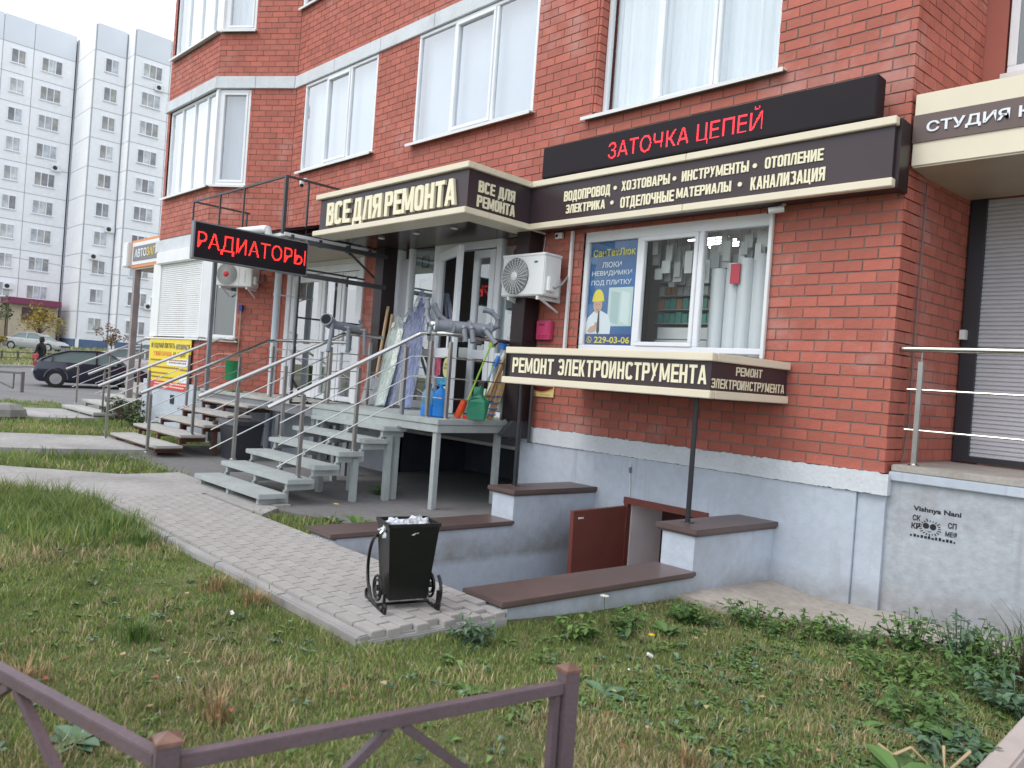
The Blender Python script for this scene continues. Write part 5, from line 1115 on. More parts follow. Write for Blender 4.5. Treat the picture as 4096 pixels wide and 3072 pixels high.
packed('wrapped_sledge', (-8.33, 6.30, 1.235), (-8.62, 6.66, 2.90), .34, .055, filmmat('blue_wrap', (.30, .35, .50), .62), 'tall blue wrapped bundle, rightmost and highest of the leaning bundles', 'sledge', G_, inner=mat('blue_plastic2', (.03, .05, .30), .4))
for k, (bx, lab_) in enumerate(((-9.10, 'wrapped grey snow shovel with a pale handle left of the wrapped sledges'), (-8.93, 'wrapped snow shovel with its black blade down next to the sledges'))):
    T = thing('snow_shovel', lab_, 'shovel', (bx, 6.2, 1.23), 0., G_)
    mb = MB(); mb.tube([(bx, 6.3, 1.45), (bx-.32-.05*k, 6.66, 2.68-.12*k)], .023, 8); mb.build('handle', WOOD, T, smooth=True)
    mb = MB(); mb.add([(bx+a*.15, 6.14+c+.09*b+.03*abs(a), 1.24+b*.40) for c in (0, .012) for a, b in ((-1, .05), (-.5, 0), (.5, 0), (1, .05), (1, .8), (.3, 1), (-.3, 1), (-1, .8))], [tuple(range(8))[::-1], tuple(range(8, 16))]+[(i, (i+1) % 8, 8+(i+1) % 8, 8+i) for i in range(8)]); mb.build('blade', filmmat('grey_wrap', (.16, .17, .18) if k else (.3, .31, .33), .9), T)
for k, x in enumerate((-7.10, -6.96)):
    y = 5.70+.06*k; T = thing('water_bottle', ('left' if not k else 'right')+' big bottle of bright blue liquid beside the platform rail post', 'bottle', (x, y, 1.229), 0., 'big blue liquid bottles on the platform')
    prof = [(.06, 0), (.088, .01), (.09, .10), (.083, .13), (.09, .16), (.09, .25), (.07, .30), (.026, .34), (.02, .36)]
    mb = MB(); mb.lathe([(r, z+1.229) for r, z in prof], (x, y, 0), 16)
    bm_ = mat('blue_liquid' if k else 'blue_liquid_half', (.01, .24, .72) if k else (.22, .50, .70), .08, var=.2, spec=.8, trans=.5)
    mb.build('bottle', bm_, T, smooth=True)
    if not k: mb = MB(); mb.lathe([(.0905, 1.232), (.0915, 1.33), (.0845, 1.358), (.083, 1.36)], (x, y, 0), 16); mb.build('liquid', mat('blue_liquid', (.01, .2, .62)), T, smooth=True)
    mb = MB(); mb.lathe([(.024, 1.585), (.024, 1.615), (.02, 1.62)], (x, y, 0), 12); mb.build('cap', mat('cap_blue', (.01, .22, .6), .4), T)
    mb = MB(); mb.tube([(x-.03, y, 1.60), (x-.07, y-.02, 1.605), (x-.085, y-.02, 1.59)], .006, 6); mb.build('grip', mat('cap_blue', (.01, .2, .6)), T)
def stick(name, base, top, r, m, label, cat, head=None, grp='brooms and mops leaning at the right end of the platform'):
    T = thing(name, label, cat, tuple(base), 0., grp); mb = MB(); mb.tube([base, top], r, 8); mb.build('handle', m, T, smooth=True); return T
LIME = mat('lime_plastic', (.30, .55, .04), .4); BLU = mat('bright_blue', (.03, .18, .6), .4); ORN = mat('orange_red', (.70, .07, .01), .6, var=.15, vscale=40, bump=.8); PBLU = mat('pale_blue_metal', (.25, .42, .62), .35)
T = stick('broom', (-6.81, 5.97, 1.26), (-6.86, 6.42, 2.16), .011, LIME, 'lime green mop handle with an orange-red brush roll at its foot', 'broom')
mb = MB(); mb.tube([(-6.86, 5.94, 1.235), (-6.83, 5.97, 1.33), (-6.80, 6.0, 1.45)], [.040, .045, .040], 12); mb.build('brush', ORN, T, smooth=True)
mb = MB(); mb.box(-6.89, -6.82, 6.40, 6.46, 2.11, 2.19); mb.build('grip', LIME, T)
T = stick('mop', (-6.74, 6.02, 1.25), (-6.70, 6.50, 2.14), .011, PBLU, 'blue mop with a black and orange grip in the middle of the brooms', 'mop')
mb = MB(); mb.box(-6.76, -6.68, 6.46, 6.53, 2.09, 2.16); mb.tube([(-6.725, 6.36, 1.88), (-6.715, 6.42, 2.0)], .028, 8); mb.build('clamp', BLU, T)
mb = MB(); mb.tube([(-6.78, 6.10, 1.40), (-6.76, 6.19, 1.58), (-6.74, 6.22, 1.62)], .022, 8); mb.box(-6.78, -6.68, 6.18, 6.24, 1.60, 1.68); mb.build('black_grip', BLACK, T)
mb = MB(); mb.tube([(-6.775, 6.13, 1.44), (-6.773, 6.14, 1.465)], .025, 8); mb.tube([(-6.767, 6.165, 1.51), (-6.765, 6.175, 1.53)], .025, 8); mb.build('orange_ring', mat('orange_plastic', (.8, .13, .01), .4), T)
mb = MB(); mb.box(-6.80, -6.68, 5.98, 6.03, 1.23, 1.27); mb.build('head', mat('red_plastic', (.6, .04, .02), .4), T)
T = thing('dustpan', 'dark green plastic dustpan standing upright among the brooms', 'dustpan', (-6.57, 5.98, 1.23), 0.)
gp = mat('green_plastic', (.006, .16, .085), .28, var=.1, spec=.7)
def dp(z, w_, d_): return [(-6.57-w_*.85, 5.95, z), (-6.57+w_*.85, 6.00, z), (-6.57+w_*.85, 6.00+d_, z), (-6.57-w_*.85, 5.95+d_, z)]
mb = MB(); lv = [dp(1.231, .15, .02), dp(1.34, .16, .05), dp(1.45, .135, .09), dp(1.50, .07, .07), dp(1.53, .045, .05), dp(1.62, .055, .05)]
vs = [p for l in lv for p in l]; mb.add(vs, [(0, 3, 2, 1), tuple(len(vs)-4+i for i in range(4))]+[(4*i+k, 4*i+(k+1) % 4, 4*i+4+(k+1) % 4, 4*i+4+k) for i in range(5) for k in range(4)]); mb.build('pan', gp, T, bevel=.008)
mb = MB(); mb.tube([(-6.57, 6.0, 1.60), (-6.57, 6.03, 1.635), (-6.57, 6.05, 1.60)], .008, 6); mb.build('hanging_loop', gp, T)
for k, (bx, by, tx, ty, lab_) in enumerate(((-6.80, 6.27, -6.80, 6.60, 'straw broom bundle with blue stitching nearest the dustpan'), (-6.71, 6.33, -6.74, 6.62, 'straw broom bundle leaning against the brown column'))):
    T = thing('straw_broom', lab_, 'broom', (bx, by, 1.23), 0., 'brooms and mops leaning at the right end of the platform')
    b0, t0 = Vector((bx, by, 1.235)), Vector((tx, ty, 1.95))
    for q in range(34):
        a = random.uniform(-1, 1); mb = None
    mb = MB()
    for q in range(60):
        a, c = random.gauss(0, .4), random.gauss(0, .35)
        mb.tube([b0+Vector((a*.06, c*.04, random.uniform(0, .02))), b0.lerp(t0, .45)+Vector((a*.07, c*.05, 0)), b0.lerp(t0, random.uniform(.8, 1))+Vector((a*.025, c*.02, 0))], .004, 4)
    o = mb.build('straw', STRAW, T); o['kind'] = 'stuff'
    for q in (.08, .18, .28, .40):
        mb = MB(); c = b0.lerp(t0, q); mb.lathe([(.062, -.006), (.064, 0), (.062, .006)], c, 12); mb.build('stitching', mat('blue_thread', (.1, .15, .5), .6), T)
T = stick('brush', (-6.90, 6.36, 1.24), (-6.66, 6.60, 2.30), .014, WOOD, 'wooden handled brush with a black head up, leaning against the brown column', 'brush')
mb = MB(); mb.tube([(-6.66, 6.60, 2.28), (-6.65, 6.60, 2.40), (-6.645, 6.60, 2.56), (-6.645, 6.60, 2.585)], [.035, .052, .05, .035], 12); mb.build('black_head', BLACK, T, smooth=True)
mb = MB(); mb.tube([(-6.665, 6.595, 2.24), (-6.66, 6.60, 2.33)], [.025, .04], 10); mb.build('socket', mat('dark_green', (.01, .05, .03), .4), T)
T = stick('broom', (-6.84, 6.30, 1.24), (-6.70, 6.56, 2.14), .014, WOOD, 'plain wooden broom handle among the straw brooms', 'broom')
T = stick('mop', (-6.92, 6.36, 1.24), (-6.90, 6.52, 1.95), .010, LIME, 'short lime green brush with a turquoise foot behind the straw brooms', 'mop')
mb = MB(); mb.box(-6.96, -6.86, 6.30, 6.36, 1.23, 1.29); mb.build('foot', mat('turquoise', (.05, .55, .45), .4), T)
T = thing('black_bucket', 'black plastic dustbin standing under the landing behind the stairs', 'bin', (-11.26, 5.34, .2))
BB = mat('bin_plastic', (.035, .037, .045), .4, var=.1)
def frust(mb, cx, cy, z0, z1, a0, b0, a1, b1):
    mb.add([(cx+s*a, cy+t*b, z) for z, a, b in ((z0, a0, b0), (z1, a1, b1)) for s, t in ((-1, -1), (1, -1), (1, 1), (-1, 1))], [(3, 2, 1, 0), (4, 5, 6, 7), (0, 1, 5, 4), (1, 2, 6, 5), (2, 3, 7, 6), (3, 0, 4, 7)])
mb = MB(); frust(mb, -11.3, 5.42, .2, .72, .20, .20, .26, .24); mb.build('body', BB, T, bevel=.01)
mb = MB(); frust(mb, -11.3, 5.42, .72, .80, .28, .26, .26, .22); mb.build('lid', BB, T, bevel=.015)
T = thing('green_bin', 'small green cylindrical litter bin hanging on a frame by the bay wall', 'bin', (-13.15, 6.05, 1.16))
GB = mat('green_bin', (.01, .20, .07), .4, var=.08)
mb = MB(); mb.lathe([(.12, 1.36), (.13, 1.37), (.135, 1.70), (.14, 1.71), (.12, 1.71), (.115, 1.40)], (-13.0, 6.0, 0), 18); mb.build('drum', GB, T, smooth=True)
mb = MB(); mb.bar((-13.0, 6.13, 1.17), (-13.0, 6.13, 1.70), .03); mb.box(-13.12, -12.88, 5.95, 6.16, 1.161, 1.18); mb.build('stand', GB, T)
# ---- figures made of grey drain pipes
def pipefig(name, label, base, segs, discs=(), eyes=(), rims=True):
    T = thing(name, label, 'pipe figure', base, 0., 'animals made of drain pipes on the handrails')
    for nm, pts, r in segs:
        mb = MB(); mb.tube(pts, r, 14); o = mb.build(nm, PIPEG, T, smooth=True)
        rr = r if not isinstance(r, (list, tuple)) else r[0]
        P0 = [Vector(p) for p in pts]
        c = MB()
        for i, p in enumerate(P0):                       # push-fit sockets at every joint
            d = (P0[min(i+1, len(P0)-1)]-P0[max(i-1, 0)]).normalized(); c.tube([p-d*.016, p+d*.016], rr*1.17, 14)
        c.build('socket', PIPEG, o, smooth=True)
        if nm in ('leg', 'arm', 'horn', 'head'):
            d = (P0[-1]-P0[-2]).normalized(); c = MB(); c.tube([P0[-1]+d*.0155, P0[-1]+d*.0175], rr*.95, 14); c.build('open_end', mat('pipe_bore', (.01, .01, .012), .9), o)
    for p, d, r in discs:
        mb = MB(); p = Vector(p); d = Vector(d).normalized(); mb.tube([p-d*.012, p+d*.012], r, 20); mb.build('collar', PIPEG, T, smooth=True)
    for p, d, r, m_ in eyes:
        mb = MB(); p = Vector(p); d = Vector(d).normalized(); mb.tube([p, p+d*.008], r, 12); mb.build('eye', m_, T, smooth=True)
    return T
SILV = mat('silver_fitting', (.7, .7, .66), .2, metal=1.)
a, b = Vector((-6.95, 5.60, 2.29)), Vector((-6.60, 6.14, 2.29)); ax = (b-a).normalized()
cat_segs = [('body', [a, a.lerp(b, .25), a.lerp(b, .6), b], [.082, .078, .078, .072]),
    ('tail', [b, b+Vector((.05, .06, .06)), b+Vector((.06, .05, .15)), b+Vector((0, 0, .22)), b+Vector((-.06, -.06, .24))], .032),
    ('horn', [a.lerp(b, .27)+Vector((0, 0, .03)), a.lerp(b, .1)+Vector((-.02, -.03, .12)), a.lerp(b, .02)+Vector((-.03, -.04, .24))], .036),
    ('arm', [a, a+Vector((-.10, -.02, .04)), a+Vector((-.16, -.01, .12)), a+Vector((-.17, 0, .22)), a+Vector((-.19, 0, .32))], .032)]
for t, dx in ((.50, .02), (.64, .02), (.88, .12)):
    p = a.lerp(b, t); cat_segs.append(('leg', [p+Vector((.0, -.02, .02)), p+Vector((.075, -.05, -.0)), p+Vector((.09+dx, -.06+dx*.5, -.15))], .031))
for t in (.5, .85):
    p = a.lerp(b, t); cat_segs.append(('leg', [p, p+Vector((-.09, .05, -.03)), p+Vector((-.10, .06, -.14))], .026))
cat_segs.append(('arm', [a+Vector((-.02, .0, 0)), a+Vector((.03, -.10, -.02)), a+Vector((.05, -.13, -.10))], .024))
pipefig('pipe_cat', 'large grey drain pipe figure with curled tail on the near handrail corner', tuple(a.lerp(b, .5)-Vector((0, 0, .06))), cat_segs,
        [(a.lerp(b, .24)+Vector((.03, -.05, -.01)), (.6, -.8, 0), .095)], [(a-ax*.015+Vector((.04, -.02, .03)), (.7, -.7, .1), .02, SILV), (a-ax*.015+Vector((.01, -.04, .03)), (.6, -.8, .1), .02, SILV), (a+Vector((.05, -.035, -.02)), (.7, -.7, 0), .03, SILV)])
a, b = Vector((-9.02, 5.48, 2.30)), Vector((-9.0, 5.90, 2.265))
pipefig('pipe_dog', 'grey drain pipe dog figure riding on the far handrail of the grey staircase', tuple(a.lerp(b, .5)-Vector((0, 0, .06))),
        [('body', [a, b], .055), ('head', [a+Vector((.0, -.02, .02)), a+Vector((.07, -.12, .05))], .072), ('tail', [b, b+Vector((0, .05, .06)), b+Vector((0, .02, .12))], .024),
         ('leg', [a+Vector((.0, .03, 0)), a+Vector((.11, -.05, -.02)), a+Vector((.14, -.10, -.36))], .028), ('leg', [a.lerp(b, .45), a.lerp(b, .45)+Vector((.12, -.0, -.02)), a.lerp(b, .45)+Vector((.14, .0, -.33))], .028),
         ('leg', [b, b+Vector((.12, .02, -.01)), b+Vector((.14, .03, -.33))], .028), ('leg', [a.lerp(b, .9), a.lerp(b, .9)+Vector((-.12, 0, -.02)), a.lerp(b, .9)+Vector((-.13, 0, -.28))], .024)],
        [], [(a+Vector((.075, -.115, .04)), (.6, -.8, .1), .02, mat('pipe_bore', (.01, .01, .012))), (a+Vector((.04, -.09, .125)), (.6, -.8, 0), .014, SILV), (a+Vector((.08, -.06, .125)), (.6, -.8, 0), .014, SILV)])
# railing of the terrace on the right
RT_ = thing('terrace_railing', 'stainless steel railing on the terrace in front of the grey roller shutter', 'railing', (-1, 6.93, 1.256))
rail(RT_, [(-2.29, 6.93, 2.235), (3.5, 6.93, 2.235)], .026)
for z in (1.895, 1.555): rail(RT_, [(-2.23, 6.93, z), (3.5, 6.93, z)], .009, 'midrail', 8)
for x in (-2.135, -.6, .95): post(RT_, x, 6.93, 1.256, 2.21)
# ================================================================ litter bin in front
T = thing('litter_bin', 'black metal litter bin full of rubbish on curled scroll feet beside the paved path', 'litter bin', (-3.9, 3.08, .20))
def BBX(u, v, z): # local frame: u along the visible broad face, v back
    c, s = math.cos(R(73)), math.sin(R(73)); k = 1.12; return (-3.93+(u*c-v*s)*k, 3.06+(u*s+v*c)*k, .2+(z-.2)*1.13)
def bx(mb, lv):
    vs = [BBX(u, v, z) for z, a, b in lv for u, v in ((-a, -b), (a, -b), (a, b), (-a, b))]; n = len(lv)
    mb.add(vs, [(3, 2, 1, 0)]+[(4*i+k, 4*i+(k+1) % 4, 4*i+4+(k+1) % 4, 4*i+4+k) for i in range(n-1) for k in range(4)])
mb = MB(); bx(mb, [(.275, .115, .082), (.70, .152, .112), (.70, .144, .104), (.60, .137, .097)]); ob = mb.build('body', BLACK, T, bevel=.003)
mb = MB()
for (u0, v0), (u1, v1) in (((-.152, -.112), (.152, -.112)), ((.152, -.112), (.152, .112)), ((.152, .112), (-.152, .112)), ((-.152, .112), (-.152, -.112))): mb.bar(BBX(u0, v0, .70), BBX(u1, v1, .70), .014, .02)
mb.build('rim', BLACK, T)
for sd_ in (-1, 1):   # a scroll frame at each end: big C hoop, round boss, feet
    u = sd_*.160
    hoop = [BBX(u, .03+.165*math.cos(R(t)), .42+.195*math.sin(R(t))) for t in range(80, -100, -12)] if sd_ < 0 else [BBX(u, -.07+.10*math.cos(R(t)), .325+.10*math.sin(R(t))) for t in range(120, 290, 12)]
    mb = MB(); mb.tube(hoop, .011, 7); mb.build('hoop', BLACK, T, smooth=True)
    ring = [BBX(u, .0+.068*math.cos(R(t)), .33+.068*math.sin(R(t))) for t in range(0, 361, 20)]
    mb = MB(); mb.tube(ring, .009, 6); mb.tube([BBX(u, .045*math.cos(R(t)), .33+.045*math.sin(R(t))) for t in range(0, 361, 24)], .007, 6); mb.tube([BBX(u*.9, 0, .33), BBX(u*1.05, 0, .33)], .02, 8); mb.build('boss', BLACK, T, smooth=True)
    mb = MB(); mb.tube([BBX(u, -.13, .33), BBX(u, -.13, .26), BBX(u, -.08, .225), BBX(u, .0, .222), BBX(u, .10, .24), BBX(u, .15, .30)], .011, 7); mb.build('hoop', BLACK, T, smooth=True)
    for v in (-.12, .15):
        mb = MB(); mb.tube([BBX(u, v*.6, .228), BBX(u, v, .215), BBX(u, v*1.25, .23), BBX(u, v*1.32, .262), BBX(u, v*1.2, .275)], .011, 7); mb.box(BBX(u, v, 0)[0]-.018, BBX(u, v, 0)[0]+.018, BBX(u, v, 0)[1]-.018, BBX(u, v, 0)[1]+.018, .190, .222); mb.build('foot', BLACK, T, smooth=True)
mb = MB(); mb.tube([BBX(-.16, 0, .235), BBX(.16, 0, .235)], .009, 6); mb.build('cross_bar', BLACK, T)
mb = MB(); mb.tube([BBX(-.155, -.02, .62), BBX(-.168, -.02, .645), BBX(-.155, -.02, .66)], .012, 7); mb.build('catch', SILV, T)
for k, (u, v, rr, m_) in enumerate(((-.08, 0, .09, mat('bag_white', (.58, .62, .68), .3, bump=1., bscale=25)), (.06, .01, .10, mat('bag_clear', (.50, .52, .54), .15, bump=1., bscale=30, spec=.9)), (.0, -.05, .06, mat('bag_white', (.7, .7, .8))))):
    mb = MB(); n1, n2 = 30, 18; c = Vector(BBX(u, v, .655)); vs = []
    for j in range(n2+1):
        for i in range(n1):
            ph, th2 = math.pi*j/n2, 2*math.pi*i/n1; r = rr*(1+.14*math.sin(th2*5+k+3*math.sin(ph*4))+.12*math.sin(ph*9+th2*3)+random.uniform(-.04, .04)); vs.append((c+Vector((r*math.sin(ph)*math.cos(th2), r*math.sin(ph)*math.sin(th2), r*.75*math.cos(ph))))[:])
    mb.add(vs, [(j*n1+i, j*n1+(i+1) % n1, (j+1)*n1+(i+1) % n1, (j+1)*n1+i) for j in range(n2) for i in range(n1)])
    based(mb, 'rubbish_bag', m_, tuple(c), ('white crumpled plastic bag on top of the litter bin', 'clear crumpled plastic bag on top of the litter bin', 'small white scrap between the bags in the litter bin')[k], 'bag', smooth=True)
# ================================================================ low fence in front
T = thing('low_fence', 'low purple-brown square tube fence with rusty post caps in the foreground', 'fence', (-2.4, 1.2, .1))
CAPR = mat('rusty_cap', (.18, .10, .075), .5, var=.35, vscale=20)
posts = [(-2.03, .83), (-1.745, 2.13), (-3.62, .47), (-5.2, .1)]
for (x, y) in posts:
    z0 = float(gh(x, y))-.05
    dd = Vector((-1.745+2.03, 2.13-.83, 0)).normalized(); mb = MB(); mb.M = Matrix.Translation((x, y, 0)) @ Matrix.Rotation(math.atan2(dd.y, dd.x), 4, 'Z')
    mb.box(-.03, .03, -.03, .03, z0, .705); o = mb.build('post', FENCE, T, bevel=.003)
    mb = MB(); mb.M = Matrix.Translation((x, y, 0)) @ Matrix.Rotation(math.atan2(dd.y, dd.x), 4, 'Z'); k = .034
    mb.add([(-k, -k, .703), (k, -k, .703), (k, k, .703), (-k, k, .703), (-k, -k, .715), (k, -k, .715), (k, k, .715), (-k, k, .715), (0, 0, .735)], [(3, 2, 1, 0), (0, 1, 5, 4), (1, 2, 6, 5), (2, 3, 7, 6), (3, 0, 4, 7), (4, 5, 8), (5, 6, 8), (6, 7, 8), (7, 4, 8)]); mb.build('cap', CAPR, T)
for p, q in (((-2.03, .83), (-1.745, 2.13)), ((-2.03, .83), (-3.62, .47)), ((-3.62, .47), (-5.2, .1))):
    d = (Vector(q)-Vector(p)).normalized()*.03; a = Vector(p)+d; b = Vector(q)-d
    mb = MB(); mb.bar((a.x, a.y, .648), (b.x, b.y, .648), .04); mb.build('top_rail', FENCE, T, bevel=.003)
    m_ = (a+b)/2; e = (b-a)
    for t, (c, s_) in ((.03, (a, 1)), (.97, (b, -1))):
        f_ = a+e*t; g = m_-e.normalized()*.02*s_; mb = MB(); mb.bar((g.x, g.y, .625), (f_.x, f_.y, .16), .028); mb.build('diagonal', FENCE, T, bevel=.002)
    mb = MB(); mb.bar((a.x, a.y, .15), (b.x, b.y, .15), .028); mb.build('bottom_rail', FENCE, T)
dd = Vector((-1.745+2.03, 2.13-.83, 0)).normalized()
mb = MB(); mb.bar((-1.745-dd.x*.055, 2.13-dd.y*.055, .1), (-1.745-dd.x*.055, 2.13-dd.y*.055, .625), .03); mb.build('stiffener', FENCE, T, bevel=.002)
# ================================================================ neighbouring shop to the left
T = thing('parts_shop_canopy', 'orange framed canopy sign with grey panel and white and yellow letters left of the bay', 'canopy', (-18.2, 6.5, 3.7))
mb = MB(); mb.box(-19.15, -17.0, 6.22, 6.6, 3.69, 4.32); mb.build('box', WHITEM, T)
mb = MB(); mb.box(-19.16, -17.0, 6.195, 6.22, 3.69, 4.33); mb.build('frame', mat('orange_frame', (.68, .26, .08), .5), T)
mb = MB(); mb.box(-19.10, -17.0, 6.185, 6.197, 3.76, 4.27); mb.build('white_panel', mat('panel_white', (.75, .76, .78), .5), T)
mb = MB(); mb.box(-19.02, -17.0, 6.175, 6.187, 3.84, 4.18); mb.build('grey_panel', mat('panel_dark_grey', (.17, .17, .17), .5), T)
text('АВТО', (-18.90, 6.173, 3.92), (1, 0, 0), .73, .19, mat('white_letters', (.8, .8, .9), .4), T, extr=.004, offset=.01)
text('ЗАПЧ', (-18.14, 6.173, 3.92), (1, 0, 0), .75, .19, mat('yellow_letters', (.75, .55, .03), .4), T, extr=.004, offset=.01)
mb = MB(); mb.box(-19.5, -19.18, 6.1, 6.6, 3.72, 4.30); mb.build('side_box', WHITEM, T, bevel=.02)
mb = MB(); mb.box(-19.15, -17.0, 6.22, 7.4, 3.65, 3.69); mb.build('soffit', BEIGE, T)
mb = MB(); mb.bar((-18.98, 6.28, .2), (-18.98, 6.28, 3.66), .13); mb.build('post', mat('grey_post', (.30, .28, .28), .7, var=.2), T)
T = thing('pharmacy_sign', 'small green and white box sign above a cream pillar beyond the bay', 'sign', (-19.6, 6.9, 2.8))
mb = MB(); mb.box(-19.75, -18.9, 6.9, 7.1, 2.86, 3.1); mb.build('box', mat('pharmacy_green', (.03, .33, .24), .4), T)
mb = MB(); mb.box(-19.8, -18.9, 6.88, 7.1, 3.1, 3.14); mb.build('edge', WHITEM, T)
text('Оп', (-19.55, 6.895, 2.9), (1, 0, 0), .3, .15, WHITEM, T)
mb = MB(); mb.box(-19.72, -19.5, 6.95, 7.2, .2, 2.85); based(mb, 'shop_pillar', mat('cream_wall', (.62, .56, .40), .7, var=.08), (-19.6, 7.0, .2), 'cream pillar with a white base under the green sign', 'pillar')
T3 = thing('far_stairs', 'farthest grey stone-tread staircase beyond the bay with steel handrails', 'staircase', (-19.3, 6.2, .2))
stair(T3, -20.55, -18.15, [5.31, 5.72, 6.15, 6.56], [.36, .51, .66, .81], .42, STONE, CONC, (-20.3, -19.3, -18.3), sk=0, th=.05)
mb = MB(); mb.box(-20.8, -17.9, 6.95, 8, .2, .96); mb.build('landing', STONE, T3)
mb = MB(); mb.box(-18.2, -17.0, 6.3, 6.8, .1, .9); mb.build('side_wall', CONC, T3)
stairrail('handrail', 'steel handrail on the far side of the farthest staircase', 0, 0, (-20.55, 5.35, 1.21), (-20.5, 7.1, 2.09), [(-20.5, 5.60, .40), (-20.5, 6.3, .66), (-20.5, 7.0, .96)], [(-20.45, 7.4, 2.09), (-19, 7.4, 2.09)])
stairrail('handrail', 'steel handrail on the near side of the farthest staircase by the orange sign post', 0, 0, (-18.3, 5.2, 1.18), (-18.15, 6.8, 2.0), [(-18.2, 5.5, .36), (-18.2, 6.2, .66), (-18.15, 6.8, .9)], [(-18.1, 6.95, 2.0)])
# ================================================================ panel apartment building
def wmesh(): pass
AW = mat('panel_wall', (.84, .85, .865), .85, var=.06, vscale=.25, var2=.03, bump=.2, bscale=4)
AWB = mat('parapet_panel', (.70, .73, .77), .85, var=.05, vscale=.3)
SEAM = mat('panel_seam', (.36, .37, .39), .9)
AP = thing('apartment_block', 'tall pale panel apartment block with stepped front across the road', 'building', (-88, 24, 1.6))
XA, XB, XC = -88.6, -83.0, -81.0
mb = MB(); mb.box(XA-12, XA-.05, 4, 22.0, .5, 33.4); mb.box(XB-14, XB-.05, 22.25, 25.15, .5, 33.4); mb.box(XC-16, XC-.05, 25.2, 44, .5, 33.4); mb.build('core', SEAM, AP)
pan = {}
def panel(x0, x1, y0, y1, z0, z1, m=AW, g=.03):
    """a wall panel facing +X (x0==x1) or -Y, 50 mm proud of the seam"""
    if x0 == x1: sx_, sy_, sz_ = .06, y1-y0-2*g, z1-z0-2*g; loc = (x0-.06, y0+g, z0+g)
    else: sx_, sy_, sz_ = x1-x0-2*g, .06, z1-z0-2*g; loc = (x0+g, y0, z0+g)
    k = (round(sx_, 2), round(sy_, 2), round(sz_, 2), m.name)
    if k not in pan:
        b = MB(); b.box(0, sx_, 0, sy_, 0, sz_); o = b.build('wall_panel', m, None, local=True); pan[k] = o.data; bpy.data.objects.remove(o)
    o = bpy.data.objects.new('wall_panel', pan[k]); COL.objects.link(o); o.parent = AP; ORG[o.name] = ORG[AP.name]; o.location = Vector(loc)-ORG[AP.name][0]
seams = [30.9-2.84*k for k in range(11)]
def col_(fn):
    z1 = 33.55
    for z in seams: fn(z, z1); z1 = z
    fn(1.7, z1)
for (y0, y1) in ((8.0, 12.0), (12.0, 15.7), (15.7, 18.3), (18.3, 22.0)): col_(lambda z0, z1: panel(XA, XA, y0, y1, z0, z1, AWB if z1 > 33 else AW))
col_(lambda z0, z1: panel(XB, XB, 22.3, 25.05, z0, z1, AWB if z1 > 33 else AW))
for (y0, y1) in ((25.25, 28.6), (28.6, 32.5), (32.5, 36)): col_(lambda z0, z1: panel(XC, XC, y0, y1, z0, z1, AWB if z1 > 33 else AW))
col_(lambda z0, z1: panel(XA, XB-.1, 22.19, 22.25, z0, z1)); col_(lambda z0, z1: panel(XB, XC-.1, 25.14, 25.2, z0, z1))
for (x, y0, y1) in ((XA, 8, 22.1), (XB, 22.2, 25.1), (XC, 25.2, 36)):
    mb = MB(); mb.box(x-.02, x+.03, y0, y1, 1.0, 2.62); mb.build('blue_base', mat('blue_base', (.10, .155, .27), .8, var=.15, vscale=.7), AP)
mb = MB(); mb.box(XA, XB, 22.1, 22.2, 1.0, 2.62); mb.build('blue_base', mat('blue_base', (.1, .1, .2)), AP)
mb = MB(); mb.box(XB-.02, XB+.12, 22.2, 22.5, 1.2, 2.62); mb.build('white_pillar', AW, AP)
# windows: one mesh per kind, each window a part with its panes
def awin(n, w_, h_):
    fw = .07; b = MB(); b.box(0, .1, 0, w_, 0, fw); b.box(0, .1, 0, w_, h_-fw, h_); b.box(0, .1, 0, fw, fw, h_-fw); b.box(0, .1, w_-fw, w_, fw, h_-fw)
    for k in range(1, n): b.box(0, .099, w_*k/n-fw/2, w_*k/n+fw/2, fw, h_-fw)
    b.box(-.0, .16, -.05, w_+.05, -.05, -.001); o = b.build('window', PVC, None, local=True); f_ = o.data; bpy.data.objects.remove(o); ps = []
    for k in range(n):
        b = MB(); b.box(.03, .05, w_*k/n+fw*.5, w_*(k+1)/n-fw*.5, fw, h_-fw); o = b.build('pane', None, None, local=True); ps.append(o.data); bpy.data.objects.remove(o)
    return f_, ps
PM = []
for i, c in enumerate([(.16, .16, .17), (.28, .29, .29), (.10, .10, .11), (.40, .42, .42), (.22, .21, .19), (.34, .37, .40)]):
    PM.append(mat('far_pane_%s' % ['grey', 'pale', 'dark', 'curtain', 'warm', 'sky'][i], tuple(v+.07 for v in c), .15, var=.35, vscale=1.6, spec=.8))  # every tone lifted a little, painting distance haze into the panes
W2, W3 = awin(2, 1.25, 1.38), awin(3, 1.85, 1.38)
def putwin(W_, x, y, z):
    f_, ps = W_; o = bpy.data.objects.new('window', f_); COL.objects.link(o); o.parent = AP; ORG[o.name] = ORG[AP.name]; o.location = Vector((x, y, z))-ORG[AP.name][0]
    for p in ps:
        q = bpy.data.objects.new('pane', p.copy()); q.data.materials.clear(); q.data.materials.append(random.choice(PM)); COL.objects.link(q); q.parent = o
for k in range(11):
    zt = 29.02-2.84*k
    if zt < 2.9: break
    if k < 9 : putwin(W2, XA, 16.40, zt); putwin(W3, XA, 19.0, zt)
    if k < 9: putwin(W3, XA, 12.9, zt); putwin(W2, XA, 9.6, zt)
    putwin(W2, XB, 23.15, zt); putwin(W3, XC, 26.0, zt); putwin(W2, XC, 30, zt); putwin(W3, XC, 33.2, zt)
